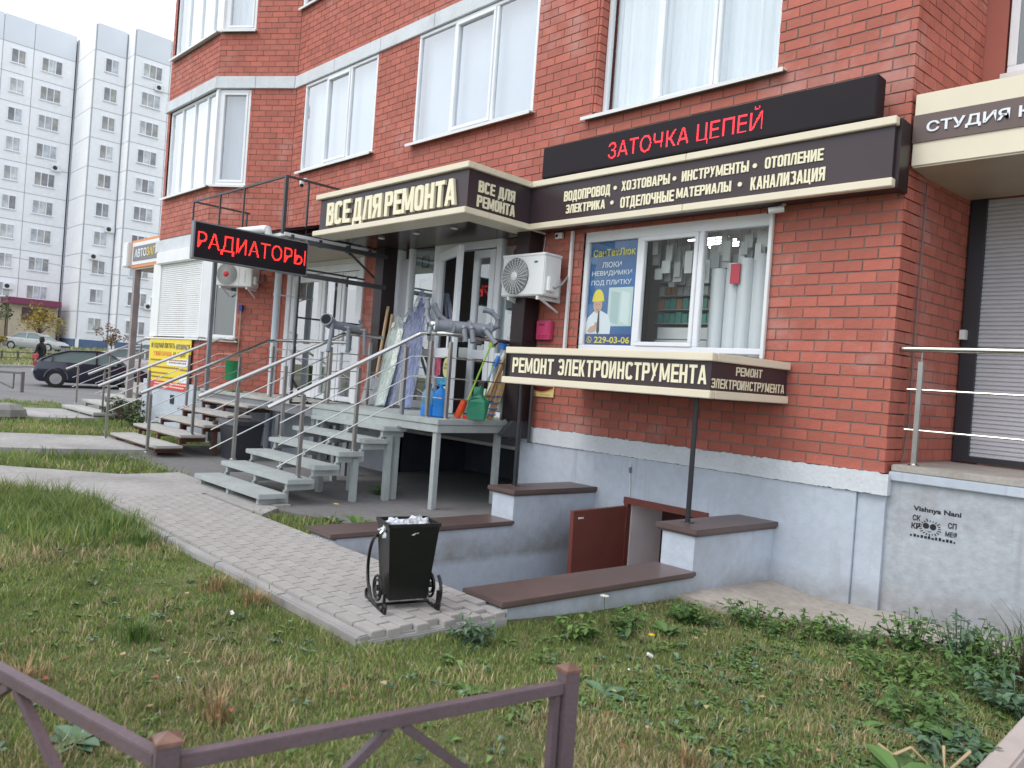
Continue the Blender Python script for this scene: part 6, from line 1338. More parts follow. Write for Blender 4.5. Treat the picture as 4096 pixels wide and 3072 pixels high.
def farac(x, y, z, k):
    T = thing('air_conditioner', ['small white air conditioner beside the lowest right windows of the apartment block', 'white air conditioner low on the apartment block above the purple awning', 'white air conditioner under a mid-height window of the apartment block', 'white air conditioner below the narrow window column of the apartment block', 'white air conditioner at the left of the narrow window column, lower floors', 'white air conditioner under the topmost right windows of the apartment block', 'white air conditioner near the lamp-like post on the apartment block'][k], 'air conditioner', (x, y, z), 0., 'air conditioners on the apartment block')
    b = MB(); b.box(x, x+.35, y, y+.85, z, z+.6); b.build('casing', WHITEM, T)
    b = MB(); b.lathe([(.22, x+.351), (.001, x+.355)], (0, y+.32, z+.3), 14, axis='X'); b.build('fan', mat('fan_dark', (.03, .03, .03)), T)
farac(XC, 28.7, 3.9, 0); farac(XA, 17.0, 7.0, 1); farac(XA, 20.4, 19.4, 2); farac(XB, 24.1, 13.4, 3); farac(XB, 22.9, 10.5, 4); farac(XC, 27.2, 28.0, 5); farac(XC, 27.6, 6.1, 6)
# entrance with the purple awning
mb = MB(); mb.box(-88.5, -85.9, 17.3, 21.2, .8, 5.55); mb.build('porch', mat('cream_porch', (.52, .45, .33), .8, var=.08), AP)
mb = MB(); mb.box(-88.5, -85.2, 16.9, 21.4, 5.55, 6.15); mb.build('purple_awning', mat('purple_awning', (.19, .030, .075), .5), AP)
mb = MB(); mb.box(-85.89, -85.85, 18.2, 20.4, 4.1, 5.3); mb.build('porch_window', mat('dark_red_window', (.075, .04, .035), .4, var=.3), AP)
for y in (16.95, 21.3):
    mb = MB(); mb.box(-85.35, -85.2, y-.06, y+.06, 1.0, 5.55); mb.build('porch_post', mat('porch_post', (.12, .08, .07), .6), AP)
mb = MB(); mb.box(-85.6, -84.6, 12, 21.4, .8, 2.3); mb.build('porch_base', mat('dark_base', (.06, .05, .055), .8, var=.2), AP)
mb = MB(); mb.box(-88.5, -87.5, 8, 17.2, .8, 5.5); mb.build('porch_side', mat('cream_porch', (.5, .4, .3)), AP)
mb = MB(); mb.box(XB+.0, XB+.03, 25.06, 25.1, 5, 5.3); mb.build('plate', SEAM, AP)
for (y, z) in ((.0, 0), ):
    mb = MB(); mb.tube([(-88.5, 22.12, 33.0), (-88.5, 22.12, 2.0)], .07, 6); mb.build('downpipe', SEAM, AP)
# ================================================================ cars
def car(name, label, loc, rz, col_, L_=4.3, W_=1.75, H_=1.46, kind='hatch'):
    T = thing(name, label, 'car', loc, rz, 'cars parked by the road')
    paint = mat('car_paint_'+name+str(round(col_[0], 2)).replace('.', ''), col_, .25, coat=.8, var=.03)
    # side profile stations: x, z lower, z belt, z roof(None outside cabin)
    if kind == 'hatch': st = [(-.50, .42, .66, None), (-.48, .26, .90, None), (-.45, .20, .98, 1.02), (-.36, .19, .97, 1.24), (-.22, .18, .95, 1.42), (.0, .18, .93, 1.46), (.10, .18, .92, 1.42), (.19, .18, .90, 1.20), (.27, .18, .90, .94), (.40, .19, .80, None), (.475, .22, .66, None), (.5, .35, .52, None)]
    else: st = [(-.50, .42, .72, None), (-.485, .28, .93, None), (-.42, .22, .97, None), (-.34, .2, .98, 1.02), (-.22, .18, .97, 1.36), (-.08, .18, .95, 1.44), (.08, .18, .93, 1.42), (.18, .18, .92, 1.18), (.26, .18, .92, .95), (.40, .19, .82, None), (.475, .22, .68, None), (.5, .36, .54, None)]
    hs = H_/1.46
    def sec(x, zl, zb):
        w_ = W_/2*(1-.9*abs(x)**4*1.6); return [(x*L_, s*w_*a, z*hs) for s, a, z in ((-1, .86, zl), (-1, 1., zl+.18), (-1, 1.0, zb-.16), (-1, .93, zb), (1, .93, zb), (1, 1., zb-.16), (1, 1, zl+.18), (1, .86, zl))]
    b = MB(); vs = []
    for (x, zl, zb, zr) in st: vs += sec(x, zl, zb)
    n = 8; b.add(vs, [(i*n+k, i*n+(k+1) % n, (i+1)*n+(k+1) % n, (i+1)*n+k) for i in range(len(st)-1) for k in range(n)]+[tuple(range(n))[::-1], tuple((len(st)-1)*n+k for k in range(n))]); body = b.build('body', paint, T, local=True, smooth=True)
    cab = [s for s in st if s[3]]
    b = MB(); vs = []
    for (x, zl, zb, zr) in cab:
        t = (zr-zb)/.55; w0 = W_/2*.93; w1 = W_/2*(.93-.17*min(t, 1)); vs += [(x*L_, -w0+.02, (zb-.02)*hs), (x*L_, -w1, (zr-.03)*hs), (x*L_, w1, (zr-.03)*hs), (x*L_, w0-.02, (zb-.02)*hs)]
    b.add(vs, [(i*4+k, i*4+(k+1) % 4, (i+1)*4+(k+1) % 4, (i+1)*4+k) for i in range(len(cab)-1) for k in range(4)]); b.build('windows', mat('car_glass', (.16, .22, .22), .10, spec=.6), T, local=True)  # pale base colour paints the reflected sky into the car windows
    b = MB(); vs = []
    for (x, zl, zb, zr) in cab:
        t = (zr-zb)/.55; w1 = W_/2*(.93-.17*min(t, 1))+.006; vs += [(x*L_, -w1, (zr-.06)*hs), (x*L_, -w1+.06, zr*hs), (x*L_, w1-.06, zr*hs), (x*L_, w1, (zr-.06)*hs)]
    b.add(vs[4:-4], [(i*4+k, i*4+k+1, (i+1)*4+k+1, (i+1)*4+k) for i in range(len(cab)-3) for k in range(3)]); b.build('roof', paint, T, local=True, smooth=True)
    for s in (-1, 1):
        b = MB()
        for i in range(len(cab)-1):
            a, c = cab[i], cab[i+1]
            def pt(q, e=.012): t = (q[3]-q[2])/.55; return (q[0]*L_, s*(W_/2*(.93-.17*min(t, 1))+e), (q[3]-.035)*hs)
            b.bar(pt(a), pt(c), .05)
        for x_ in (-.30, -.05):
            q = min(cab, key=lambda c: abs(c[0]-x_)); t = (q[3]-q[2])/.55
            b.bar((q[0]*L_, s*(W_/2*.93-.0), q[2]*hs), (q[0]*L_, s*(W_/2*(.93-.17*min(t, 1))+.008), (q[3]-.04)*hs), .06)
        b.build('pillars', paint, T, local=True)
        for x_ in (-.325, .29):
            b = MB(); cx = x_*L_; b.lathe([(.22, s*W_/2*.80), (.315, s*W_/2*.81), (.325, s*W_/2*.90), (.31, s*W_/2*.995), (.20, s*W_/2*1.0)], (cx, 0, .315), 22, axis='Y'); wl_ = b.build('wheel', mat('tyre', (.02, .02, .02), .8), T, local=True, smooth=True)
            b = MB(); b.lathe([(.20, s*W_/2*1.005), (.06, s*W_/2*.97), (.02, s*W_/2*1.0)], (cx, 0, .315), 18, axis='Y')
            for q in range(6): t = q*math.pi/3; b.bar((cx, s*W_/2*1.005, .315), (cx+.2*math.cos(t), s*W_/2*1.005, .315+.2*math.sin(t)), .05, .02)
            b.build('rim', mat('rim_silver', (.45, .46, .48), .35, metal=.6), wl_, local=True)
            b = MB(); b.tube([(cx+.37*math.cos(R(t)), s*W_/2*.985, .33+.37*math.sin(R(t))) for t in range(-5, 190, 15)], .035, 6); b.build('wheel_arch', paint, T, local=True, smooth=True)
        for x_ in (-.17, .09):
            b = MB(); b.box(x_*L_-.09, x_*L_+.09, s*W_/2-.01 if s > 0 else -W_/2-.025, s*W_/2+.025 if s > 0 else -W_/2+.01, .80*hs, .835*hs); b.build('door_handle', mat('handle_pale', (.5, .52, .55), .3), T, local=True)
        b = MB(); b.box(-.497*L_, -.47*L_, s*.62-.12, s*.62+.12, .74*hs, .92*hs); b.build('tail_light', mat('tail_light', (.45, .015, .02), .3), T, local=True)
        b = MB(); b.box(.455*L_, .49*L_, s*.60-.14, s*.60+.14, .58*hs, .68*hs); b.build('headlight', mat('headlight', (.65, .68, .7), .15), T, local=True)
        b = MB(); b.box(.17*L_, .21*L_, s*(W_/2+.02)-.08, s*(W_/2+.02)+.08, .92*hs, 1.02*hs); b.build('mirror', paint, T, local=True)
    b = MB(); b.box(-.505*L_, -.49*L_, -.26, .26, .52, .62); b.build('number_plate', WHITEM, T, local=True)
    return T
def gz(x, y): return float(gh(x, y))
car('dark_car', 'dark navy hatchback parked at the kerb behind the stair rails', (-32.75, 9.5, gz(-33, 9)), R(79), (.006, .010, .030), 4.05)
car('silver_car', 'silver sedan parked beyond the grass strip, its tail to the left', (-71.5, 16.3, gz(-71.5, 16.3)), R(52), (.42, .43, .42), 4.5, kind='sedan')
car('white_car', 'white car partly hidden behind the dark hatchback and stair rails', (-39.6, 13.6, gz(-39.6, 13.6)), R(80), (.62, .63, .66), 4.3)
car('grey_car', 'pale grey car with red tail lights behind the farthest stair rails', (-46.5, 18.6, gz(-46.5, 18.6)), R(100), (.35, .35, .37), 4.4, kind='sedan')
car('white_van_car', 'white car roof showing above the dark hatchback near the lamp post', (-52, 19.0, gz(-52, 19)), R(75), (.66, .66, .67), 4.5)
# ================================================================ person
def person():
    px, py = -38.55, 9.0; z = gz(px, py)
    T = thing('person', 'person in black jacket and dark trousers walking behind the dark hatchback', 'person', (px, py, z), R(130))
    V = [(0, 0, .95), (0, 0, 1.15), (0, 0, 1.40), (0, 0, 1.50), (0, .01, 1.60), (0, .01, 1.70),
         (-.10, 0, .90), (-.12, .05, .50), (-.12, -.02, .09), (-.12, .10, .05), (.10, 0, .90), (.12, -.06, .50), (.12, -.16, .10), (.12, -.05, .05),
         (-.19, 0, 1.40), (-.25, .03, 1.14), (-.22, .16, .98), (-.20, .22, .93), (.19, 0, 1.40), (.25, -.02, 1.14), (.24, .04, .90), (.24, .06, .82)]
    E = [(0, 1), (1, 2), (2, 3), (3, 4), (4, 5), (0, 6), (6, 7), (7, 8), (8, 9), (0, 10), (10, 11), (11, 12), (12, 13), (2, 14), (14, 15), (15, 16), (16, 17), (2, 18), (18, 19), (19, 20), (20, 21)]
    r = [.15, .14, .15, .06, .085, .075, .10, .07, .05, .04, .10, .07, .05, .04, .08, .055, .04, .035, .08, .055, .04, .035]
    me = bpy.data.meshes.new('body'); me.from_pydata(V, E, []); o = bpy.data.objects.new('body', me); COL.objects.link(o)
    m = o.modifiers.new('s', 'SKIN'); sv = me.skin_vertices[0].data
    for i, q in enumerate(r): sv[i].radius = (q, q*.8)
    sv[0].use_root = True
    s2 = o.modifiers.new('u', 'SUBSURF'); s2.levels = s2.render_levels = 1
    dg = bpy.context.evaluated_depsgraph_get(); nm = bpy.data.meshes.new_from_object(o.evaluated_get(dg)); bpy.data.objects.remove(o)
    for m_ in (mat('person_jacket', (.008, .008, .010), .8), mat('person_trousers', (.018, .024, .06), .8), mat('person_skin', (.38, .22, .16), .6), mat('person_shoe', (.02, .02, .02), .6)): nm.materials.append(m_)
    for p in nm.polygons:
        c = p.center; p.material_index = 2 if (c.z > 1.53 or (c.z < .95 and c.x > .2) or (c.y > .19 and c.z > .85)) else (0 if c.z > .88 else (1 if c.z > .1 else 3)); p.use_smooth = True
    o = bpy.data.objects.new('body', nm); COL.objects.link(o); o.parent = T; ORG[o.name] = ORG[T.name]
    b = MB(); b.lathe([(.05, 1.52), (.10, 1.56), (.108, 1.66), (.09, 1.75), (.03, 1.785)], (0, -.012, 0), 14); b.build('hair', mat('dark_hair', (.02, .012, .01), .7), T, local=True, smooth=True)
    b = MB(); b.lathe([(.015, 1.60), (.02, 1.63), (.01, 1.65)], (0, .10, 0), 8); b.build('nose', mat('person_skin', (.3, .2, .1)), T, local=True, smooth=True)
    bg_ = MB(); c0 = T.matrix_world
    bg_.add([(a*.05, b_*.14, z_) for z_, q in ((.0, .8), (.18, 1.), (.22, .7)) for a, b_ in ((-q, -q), (q, -q), (q, q), (-q, q))], [(3, 2, 1, 0), (8, 9, 10, 11)]+[(4*i+k, 4*i+(k+1) % 4, 4*i+4+(k+1) % 4, 4*i+4+k) for i in range(2) for k in range(4)])
    ob = bg_.build('hand_bag', mat('red_bag', (.40, .06, .06), .6), None, local=True, bevel=.01); ob.location = (px+.22, py-.25, z+.80); ob.rotation_euler = (0, 0, R(130)); tag(ob, 'small red bag held by the walking person', 'bag')
person()
# ================================================================ bushes and small trees
def leafmesh(mb, c, rx, rz, n, sz, flat=.6):
    c = Vector(c)
    for _ in range(n):
        u = Vector((random.gauss(0, 1), random.gauss(0, 1), random.gauss(0, 1))).normalized()*random.uniform(.35, 1)**.6
        p = c+Vector((u.x*rx, u.y*rx, u.z*rz)); a = Vector((random.uniform(-1, 1), random.uniform(-1, 1), random.uniform(-.6, .6))).normalized(); b = a.cross(Vector((random.uniform(-1, 1), random.uniform(-1, 1), random.uniform(-1, 1)))).normalized(); s = sz*random.uniform(.6, 1.3)
        mb.add([(p-a*s)[:], (p+b*s*flat)[:], (p+a*s)[:], (p-b*s*flat)[:]], [(0, 1, 2, 3)])
def tree(name, label, x, y, h_, r, m, clumps, cat='tree', lean=0., n=70, sz=.10, grp='bushes in front of the apartment block'):
    z = gz(x, y); T = thing(name, label, cat, (x, y, z), 0., grp); b = MB(); b.tube([(x, y, z-.1), (x+lean*.3, y, z+h_*.35), (x+lean, y, z+h_*.7)], [.06*h_/2.5, .04*h_/2.5, .02], 7)
    cl = []
    for k in range(clumps):
        a = random.uniform(0, 6.28); q = random.uniform(.1, .8)*r; c = (x+lean+q*math.cos(a), y+q*math.sin(a), z+h_*random.uniform(.45, .9)); cl.append(c); b.tube([(x+lean*.3, y, z+h_*.3), ((x+c[0])/2, (y+c[1])/2, z+h_*.5), c], [.03, .02, .008], 5)
    b.build('trunk', mat('bark', (.12, .09, .07), .9, var=.2), T)
    b = MB()
    for c in cl: leafmesh(b, c, r*random.uniform(.25, .42), h_*random.uniform(.12, .2), n, sz)
    b.build('crown', m, T); return T
LFY = mat('leaves_yellow', (.30, .22, .03), .7, isl=.45); LFB = mat('leaves_brown', (.17, .10, .045), .7, isl=.45); LFG = mat('leaves_green', (.05, .08, .02), .7, isl=.45)
tree('small_tree', 'yellow-leaved small tree in front of the cream porch', -76.5, 17.6, 4.0, 2.2, LFY, 16)
tree('small_tree', 'brownish half bare bush right of the dark hatchback in front of the blue base', -66, 20.3, 2.6, 1.4, LFB, 8, n=45)
tree('small_tree', 'dark green tree at the left edge in front of the porch', -77.5, 14.4, 5.2, 1.4, LFG, 12)
tree('bush', 'low yellowing bush at the far left beside the silver car', -72, 13.2, 1.4, 1.2, LFY, 8)
tree('bush', 'brown bush by the foot of the stairs at the far left walkway', -14.7, 5.2, .4, .4, LFG, 7, cat='bush', n=60, sz=.035, grp='bushes')
tree('bush', 'grey-green bush between the far walkway and the banner wall', -16.6, 5.4, .6, .5, LFG, 10, cat='bush', n=60, sz=.035, grp='bushes')
# far low fence along the grass strip
T = thing('far_fence', 'low dark metal fence along the yellow grass strip beyond the road', 'fence', (-52, 12, .5))
for k in range(26):
    t = k/25; x, y = -50.5+(-1.5)*t, 2+20*t; z = gz(x, y); b = MB(); b.box(x-.05, x+.05, y-.05, y+.05, z-.1, z+.62); b.build('post', mat('dark_fence', (.09, .08, .08), .7), T)
b = MB(); b.bar((-50.5, 2, gz(-50.5, 2)+.55), (-52, 22, gz(-52, 22)+.55), .05); b.bar((-50.5, 2, gz(-50.5, 2)+.25), (-52, 22, gz(-52, 22)+.25), .04); b.build('rail', mat('dark_fence', (.1, .1, .1)), T)
T = thing('low_fence_piece', 'short piece of low metal fence at the left edge beside the road', 'fence', (-28.6, 5.8, .2))
b = MB(); b.bar((-30.0, 4.3, .80), (-28.3, 6.15, .80), .07); b.bar((-28.3, 6.15, .1), (-28.3, 6.15, .85), .09); b.bar((-30.0, 4.3, .1), (-30.0, 4.3, .85), .08); b.bar((-29.3, 5.1, .78), (-28.5, 5.95, .3), .04); b.bar((-28.5, 5.95, .78), (-28.5, 5.95, .3), .04); b.build('frame', mat('rail_grey', (.16, .14, .14), .6), T)
b = MB(); b.lathe([(.30, 0), (.38, .08), (.34, .22), (.2, .32), (.03, .35)], (0, 0, .16), 9)
o = based(b, 'boulder', mat('boulder_grey', (.22, .22, .21), .9, var=.2, vscale=4, bump=.8, bscale=8), (0, 0, 0), 'grey boulder on the grass at the left edge', 'rock'); o.location = (-18.4, 3.75, 0.0)
b = MB(); b.tube([(-76, 6, 9.3), (-78, 24, 8.9), (-80.5, 34, 9.6)], .03, 4); based(b, 'overhead_cable', SEAM, (-76, 6, 9.3), 'thin overhead cable crossing in front of the apartment block', 'cable')
# ================================================================ grass and weeds
def inpoly(x, y, poly):
    ins = np.zeros(x.shape, bool); n = len(poly)
    for i in range(n):
        x0, y0 = poly[i]; x1, y1 = poly[(i+1) % n]
        c = ((y0 > y) != (y1 > y)) & (x < (x1-x0)*(y-y0)/(y1-y0+1e-12)+x0); ins ^= c
    return ins
def vnoise(x, y, s, seed):
    r = np.random.default_rng(seed); g = r.random((64, 64)); u, v = x*s, y*s; i, j = np.floor(u).astype(int), np.floor(v).astype(int); fx, fy = u-i, v-j
    fx, fy = fx*fx*(3-2*fx), fy*fy*(3-2*fy); g0 = lambda a, b: g[a % 64, b % 64]
    return (g0(i, j)*(1-fx)+g0(i+1, j)*fx)*(1-fy)+(g0(i, j+1)*(1-fx)+g0(i+1, j+1)*fx)*fy
PATHP = [(-8.45, 2.50), (-3.60, 2.46), (-3.50, 3.64), (-8.45, 3.70)]
PATH2 = [(-11.0, 2.28), (-10.0, 3.3), (-10.0, 4.0), (-8.4, 3.9), (-8.4, 2.56), (-9.45, 1.95), (-15.5, -1.5), (-15.8, -.6)]
WALK2 = [(-14.0, 4.32), (-11.95, 4.42), (-12.3, 3.0), (-12.9, 1.5), (-15.2, 1.5), (-14.6, 2.9)]
WALK3 = [(-20.6, 5.35), (-18.1, 5.6), (-17.9, 4.6), (-20, 1.0), (-23, 1.0), (-20.9, 3.9)]
SLABR = [(-3.42, 5.5), (-2.65, 5.9), (-2.0, 6.17), (-1.3, 6.55), (6, 6.65), (6, 8.4), (-3.2, 8.4)]
SIDE = [(-.88, -4), (2, -4), (2, 7), (-.88, 7)]
PITP = [(-6.15, 3.6), (-3.58, 3.6), (-3.22, 6.9), (-5.9, 6.9)]
def grassmat():
    m = bpy.data.materials.new('grass_blades'); m.use_nodes = True; nt = m.node_tree; N, L = nt.nodes, nt.links; b = N['Principled BSDF']; b.inputs['Roughness'].default_value = .6; b.inputs['Specular IOR Level'].default_value = .25
    a = N.new('ShaderNodeAttribute'); a.attribute_name = 'col'; L.new(a.outputs['Color'], b.inputs['Base Color'])
    tr = N.new('ShaderNodeBsdfTranslucent'); L.new(a.outputs['Color'], tr.inputs[0]); mx = N.new('ShaderNodeMixShader'); mx.inputs[0].default_value = .3
    L.new(b.outputs[0], mx.inputs[1]); L.new(tr.outputs[0], mx.inputs[2]); L.new(mx.outputs[0], N['Material Output'].inputs[0]); return m
GM = grassmat()
def blades(name, region, n, hmin, hmax, wd, seed, excl=(), dry=.35, dens=None, lean=.5, label=None):
    r = np.random.default_rng(seed); x = r.uniform(region[0], region[1], n); y = r.uniform(region[2], region[3], n); keep = np.ones(n, bool)
    for p in excl: keep &= ~inpoly(x, y, p)
    if dens is not None: keep &= r.random(n) < dens(x, y)
    x, y = x[keep], y[keep]; n = len(x); big = vnoise(x, y, 1.1, seed+1); mid = vnoise(x, y, 3.7, seed+2); fine = vnoise(x, y, 11., seed+3)
    keep = r.random(n) < np.clip(.25+1.3*(.5*big+.3*mid+.5*fine), .1, 1); x, y, big, mid, fine = x[keep], y[keep], big[keep], mid[keep], fine[keep]; n = len(x)
    h = (hmin+(hmax-hmin)*r.random(n)**2)*(.55+.9*mid*fine*1.6); w_ = wd*(.6+.8*r.random(n)); a = r.uniform(0, 2*np.pi, n); ln = h*lean*(.3+r.random(n)*1.3); la = r.uniform(0, 2*np.pi, n)
    z = gh(x, y)-.03; cx, cy = np.cos(a)*w_/2, np.sin(a)*w_/2; lx, ly = np.cos(la)*ln, np.sin(la)*ln
    v = np.empty((n, 5, 3)); v[:, 0] = np.stack([x-cx, y-cy, z], 1); v[:, 1] = np.stack([x+cx, y+cy, z], 1)
    v[:, 2] = np.stack([x-cx*.7+lx*.35, y-cy*.7+ly*.35, z+h*.6], 1); v[:, 3] = np.stack([x+cx*.7+lx*.35, y+cy*.7+ly*.35, z+h*.6], 1); v[:, 4] = np.stack([x+lx, y+ly, z+h], 1)
    me = bpy.data.meshes.new(name); me.vertices.add(n*5); me.vertices.foreach_set('co', v.ravel())
    base = (np.arange(n)*5)[:, None]; q = base+np.array([0, 1, 3, 2]); t = base+np.array([2, 3, 4]); li = np.concatenate([q, t], 1).ravel()
    me.loops.add(len(li)); me.loops.foreach_set('vertex_index', li); me.polygons.add(n*2)
    ls = np.stack([np.arange(n)*7, np.arange(n)*7+4], 1).ravel(); me.polygons.foreach_set('loop_start', ls); me.update(calc_edges=True)
    d = np.clip((.55*big+.25*mid+.3*fine)-.52+dry*.5, 0, 1)*1.6; isdry = r.random(n) < np.clip(d*.8, .04, .75)
    g0 = np.array([.155, .225, .055]); g1 = np.array([.28, .34, .11]); gt = np.array([.12, .20, .09]); k = r.random((n, 1)); colr = g0*(1-k)+g1*k; colr = np.where(r.random((n, 1)) < .18, gt, colr)
    dr = np.array([.48, .40, .24])*(.55+.7*r.random((n, 1))); colr = np.where(isdry[:, None], dr, colr)*(.92+.42*vnoise(x, y, 2.3, seed+9))[:, None]
    ca = np.ones((n, 5, 4)); ca[:, :, :3] = colr[:, None, :]
    at = me.color_attributes.new('col', 'FLOAT_COLOR', 'POINT'); at.data.foreach_set('color', ca.ravel()); me.materials.append(GM)
    o = bpy.data.objects.new(name, me); COL.objects.link(o); tag(o, label, 'grass', kind='stuff'); return o
FAR0 = lambda x, y: np.clip(1.25-np.hypot(x, y)/14, .35, 1)
EX = (PATHP, PATH2, WALK2, WALK3, SLABR, SIDE, PITP)
blades('lawn_grass', (-6.2, -.85, .2, 6.9), 330000, .018, .058, .0062, 11, EX+([(-20, 3.62), (-3.55, 3.62), (-3.15, 8), (-20, 8)],), label='short dry and green lawn grass in the foreground around the low fence')
blades('lawn_grass', (-13.5, -6.0, -1.2, 2.9), 130000, .03, .09, .009, 21, EX, dens=FAR0, label='lawn grass at the left side of the paved path')
blades('grass', (-24, -9.0, .8, 5.9), 70000, .04, .13, .018, 31, EX+([(-13.7, 4.3), (-9.1, 4.0), (-7, 4), (-7, 7), (-13.7, 7)],), dry=.02, label='green grass strips between the walkways on the left')
blades('grass', (-12, -6.5, .9, 2.62), 60000, .07, .22, .008, 71, EX, dry=-.1, dens=lambda x, y: np.clip((y-1.35-.12*(x+7.5))*1.3, 0, 1)*np.clip((-x-6.4)*1.2, 0, 1), label='tall green grass fringe along the bend of the path')
blades('grass', (-7.3, -5.95, 3.62, 4.4), 2600, .03, .10, .010, 41, ([(-6.02, 3.6), (-5.2, 3.6), (-5.2, 5), (-6.02, 5)], [(-13.0, 4.0), (-7.3, 3.95), (-6.0, 4.35), (-6, 6.9), (-13, 6.9)]), dry=.1, label='weedy soil strip between the path and the platform slab')
blades('far_grass', (-60, -46, 3, 24), 36000, .10, .30, .06, 51, (), dry=.6, label='yellowing grass strip along the far low fence')
blades('far_grass', (-84, -60, 5, 30), 26000, .10, .30, .09, 61, ([(-76, 10), (-66, 20), (-62, 24), (-74, 24), (-80, 14)],), dry=.5, label='grass in front of the apartment block')
# taller tufts along the kerb of the path
def tuft(name, label, x, y, n, h_, spread, colr, w_=.006, grp=None, cat='grass tuft', arch=.6):
    b = MB(); z = gz(x, y)-.03
    for _ in range(n):
        a = random.uniform(0, 6.28); q = spread*abs(random.gauss(0, .5)); px, py = x+q*math.cos(a), y+q*math.sin(a); hh = h_*random.uniform(.45, 1); la = a+random.uniform(-.7, .7); l_ = hh*arch*random.uniform(.2, 1)
        dx, dy = math.cos(la), math.sin(la); cx, cy = -dy*w_/2, dx*w_/2
        b.add([(px-cx, py-cy, z), (px+cx, py+cy, z), (px+cx+dx*l_*.3, py+cy+dy*l_*.3, z+hh*.65), (px-cx+dx*l_*.3, py-cy+dy*l_*.3, z+hh*.65), (px+dx*l_, py+dy*l_, z+hh)], [(0, 1, 2, 3), (3, 2, 4)])
    o = based(b, name, colr, (x, y, z), label, cat); o['kind'] = 'stuff'; return o
GG = mat('tuft_green', (.10, .175, .04), .6, isl=.35); GD = mat('tuft_dry', (.33, .23, .11), .7, isl=.3); GB2 = mat('leaf_green', (.085, .165, .045), .5, isl=.35); GBL = mat('leaf_bluegreen', (.09, .16, .09), .5, isl=.3)
for k, (x, y, n, h_, s, m_, lab_) in enumerate([(-7.0, 2.25, 220, .20, .35, GG, 'tall bright green tuft at the lawn side of the path, farthest from the bin'), (-6.45, 2.30, 180, .16, .3, GG, 'bright green tuft beside the kerb at the middle of the path'), (-7.9, 2.1, 260, .2, .5, GG, 'wide green clump at the bend of the path'),
        (-5.0, 2.30, 120, .12, .22, GD, 'dry straw tuft against the path kerb'), (-4.55, 2.36, 120, .13, .16, GD, 'second dry straw tuft nearer the corner of the path'), (-4.3, 1.55, 170, .14, .14, GG, 'fresh green tuft alone in the lawn'), (-4.0, .95, 150, .13, .2, GD, 'straw-coloured patch in the left foreground lawn'),
        (-3.15, 1.5, 60, .16, .08, GD, 'dry seed stalks in the middle of the lawn'), (-1.7, 2.9, 60, .14, .1, GD, 'dry stalks in the right lawn'), (-1.35, 2.55, 50, .2, .12, GD, 'tall dry stalks near the bottom right'), (-.95, 6.25, 240, .52, .32, mat('tuft_dark', (.035, .06, .03), .7, isl=.3), 'tall dark weed clump against the terrace wall at the right'), (-1.05, 6.0, 160, .3, .35, mat('tuft_brown', (.10, .06, .04), .7, isl=.3), 'brownish dead weeds at the right edge by the terrace wall')]):
    tuft('grass_tuft', lab_, x, y, n, h_, s, m_, grp='larger tufts in the lawn')
# broad-leaved weeds
def rosette(label, x, y, n, L_, m_, up=.5, wd=.25, name='weed', cat='weed', zoff=0.):
    b = MB(); z = gz(x, y)-.02+zoff
    for k in range(n):
        a = 6.28*k/n+random.uniform(-.3, .3); l_ = L_*random.uniform(.6, 1.1); u = up*random.uniform(.5, 1.4); d = Vector((math.cos(a), math.sin(a), 0)); s = Vector((-d.y, d.x, 0)); pts = []
        for i in range(5):
            t = i/4; c = Vector((x, y, z))+d*(l_*t)+Vector((0, 0, l_*u*(t-.55*t*t))); w_ = l_*wd*math.sin(math.pi*min(t*.9+.08, 1))
            pts += [(c-s*w_+Vector((0, 0, w_*.3)))[:], c[:], (c+s*w_+Vector((0, 0, w_*.3)))[:]]
        b.add(pts, [(3*i+j, 3*i+j+1, 3*i+j+4, 3*i+j+3) for i in range(4) for j in range(2)])
    return based(b, name, m_, (x, y, z), label, cat, 'broad-leaved weeds')
wl_ = [('broad-leaved weed at the foot of the right stair wall', -3.02, 4.75, 10, .16, GB2, .8), ('dark weed under the cap of the right stair wall', -3.12, 5.1, 9, .15, GB2, .9), 
       ('spreading weed in the right lawn', -1.5, 4.35, 9, .13, GB2, .4),
       ('large low weed at the right lawn near the curb', -1.15, 3.85, 11, .2, GB2, .45), ('blue-green weed in the lower left lawn', -3.3, .98, 10, .14, GBL, .4), ('small weed left of the low fence corner', -2.75, 1.12, 9, .13, GBL, .4), ('weed in the middle lawn', -2.75, 2.6, 9, .12, GB2, .4), ('dark weed in the centre lawn beyond the fence', -2.45, 3.3, 10, .13, GBL, .4), ('weed by the curb at the right', -1.1, 4.6, 12, .2, GB2, .5),
       ('weed on the soil strip with a yellow flower above', -6.55, 4.15, 10, .16, GB2, 1.), ('weed on the soil strip behind the low wall', -6.15, 4.2, 12, .18, GG, 1.2), ('dark little weed at the platform slab', -5.97, 4.75, 7, .14, GBL, 1.4), ('weed under the stairs by the leg', -7.75, 5.6, 8, .2, GB2, 1.3)]
for lab_, x, y, n, L_, m_, up in wl_: rosette(lab_, x, y, n, L_, m_, up)
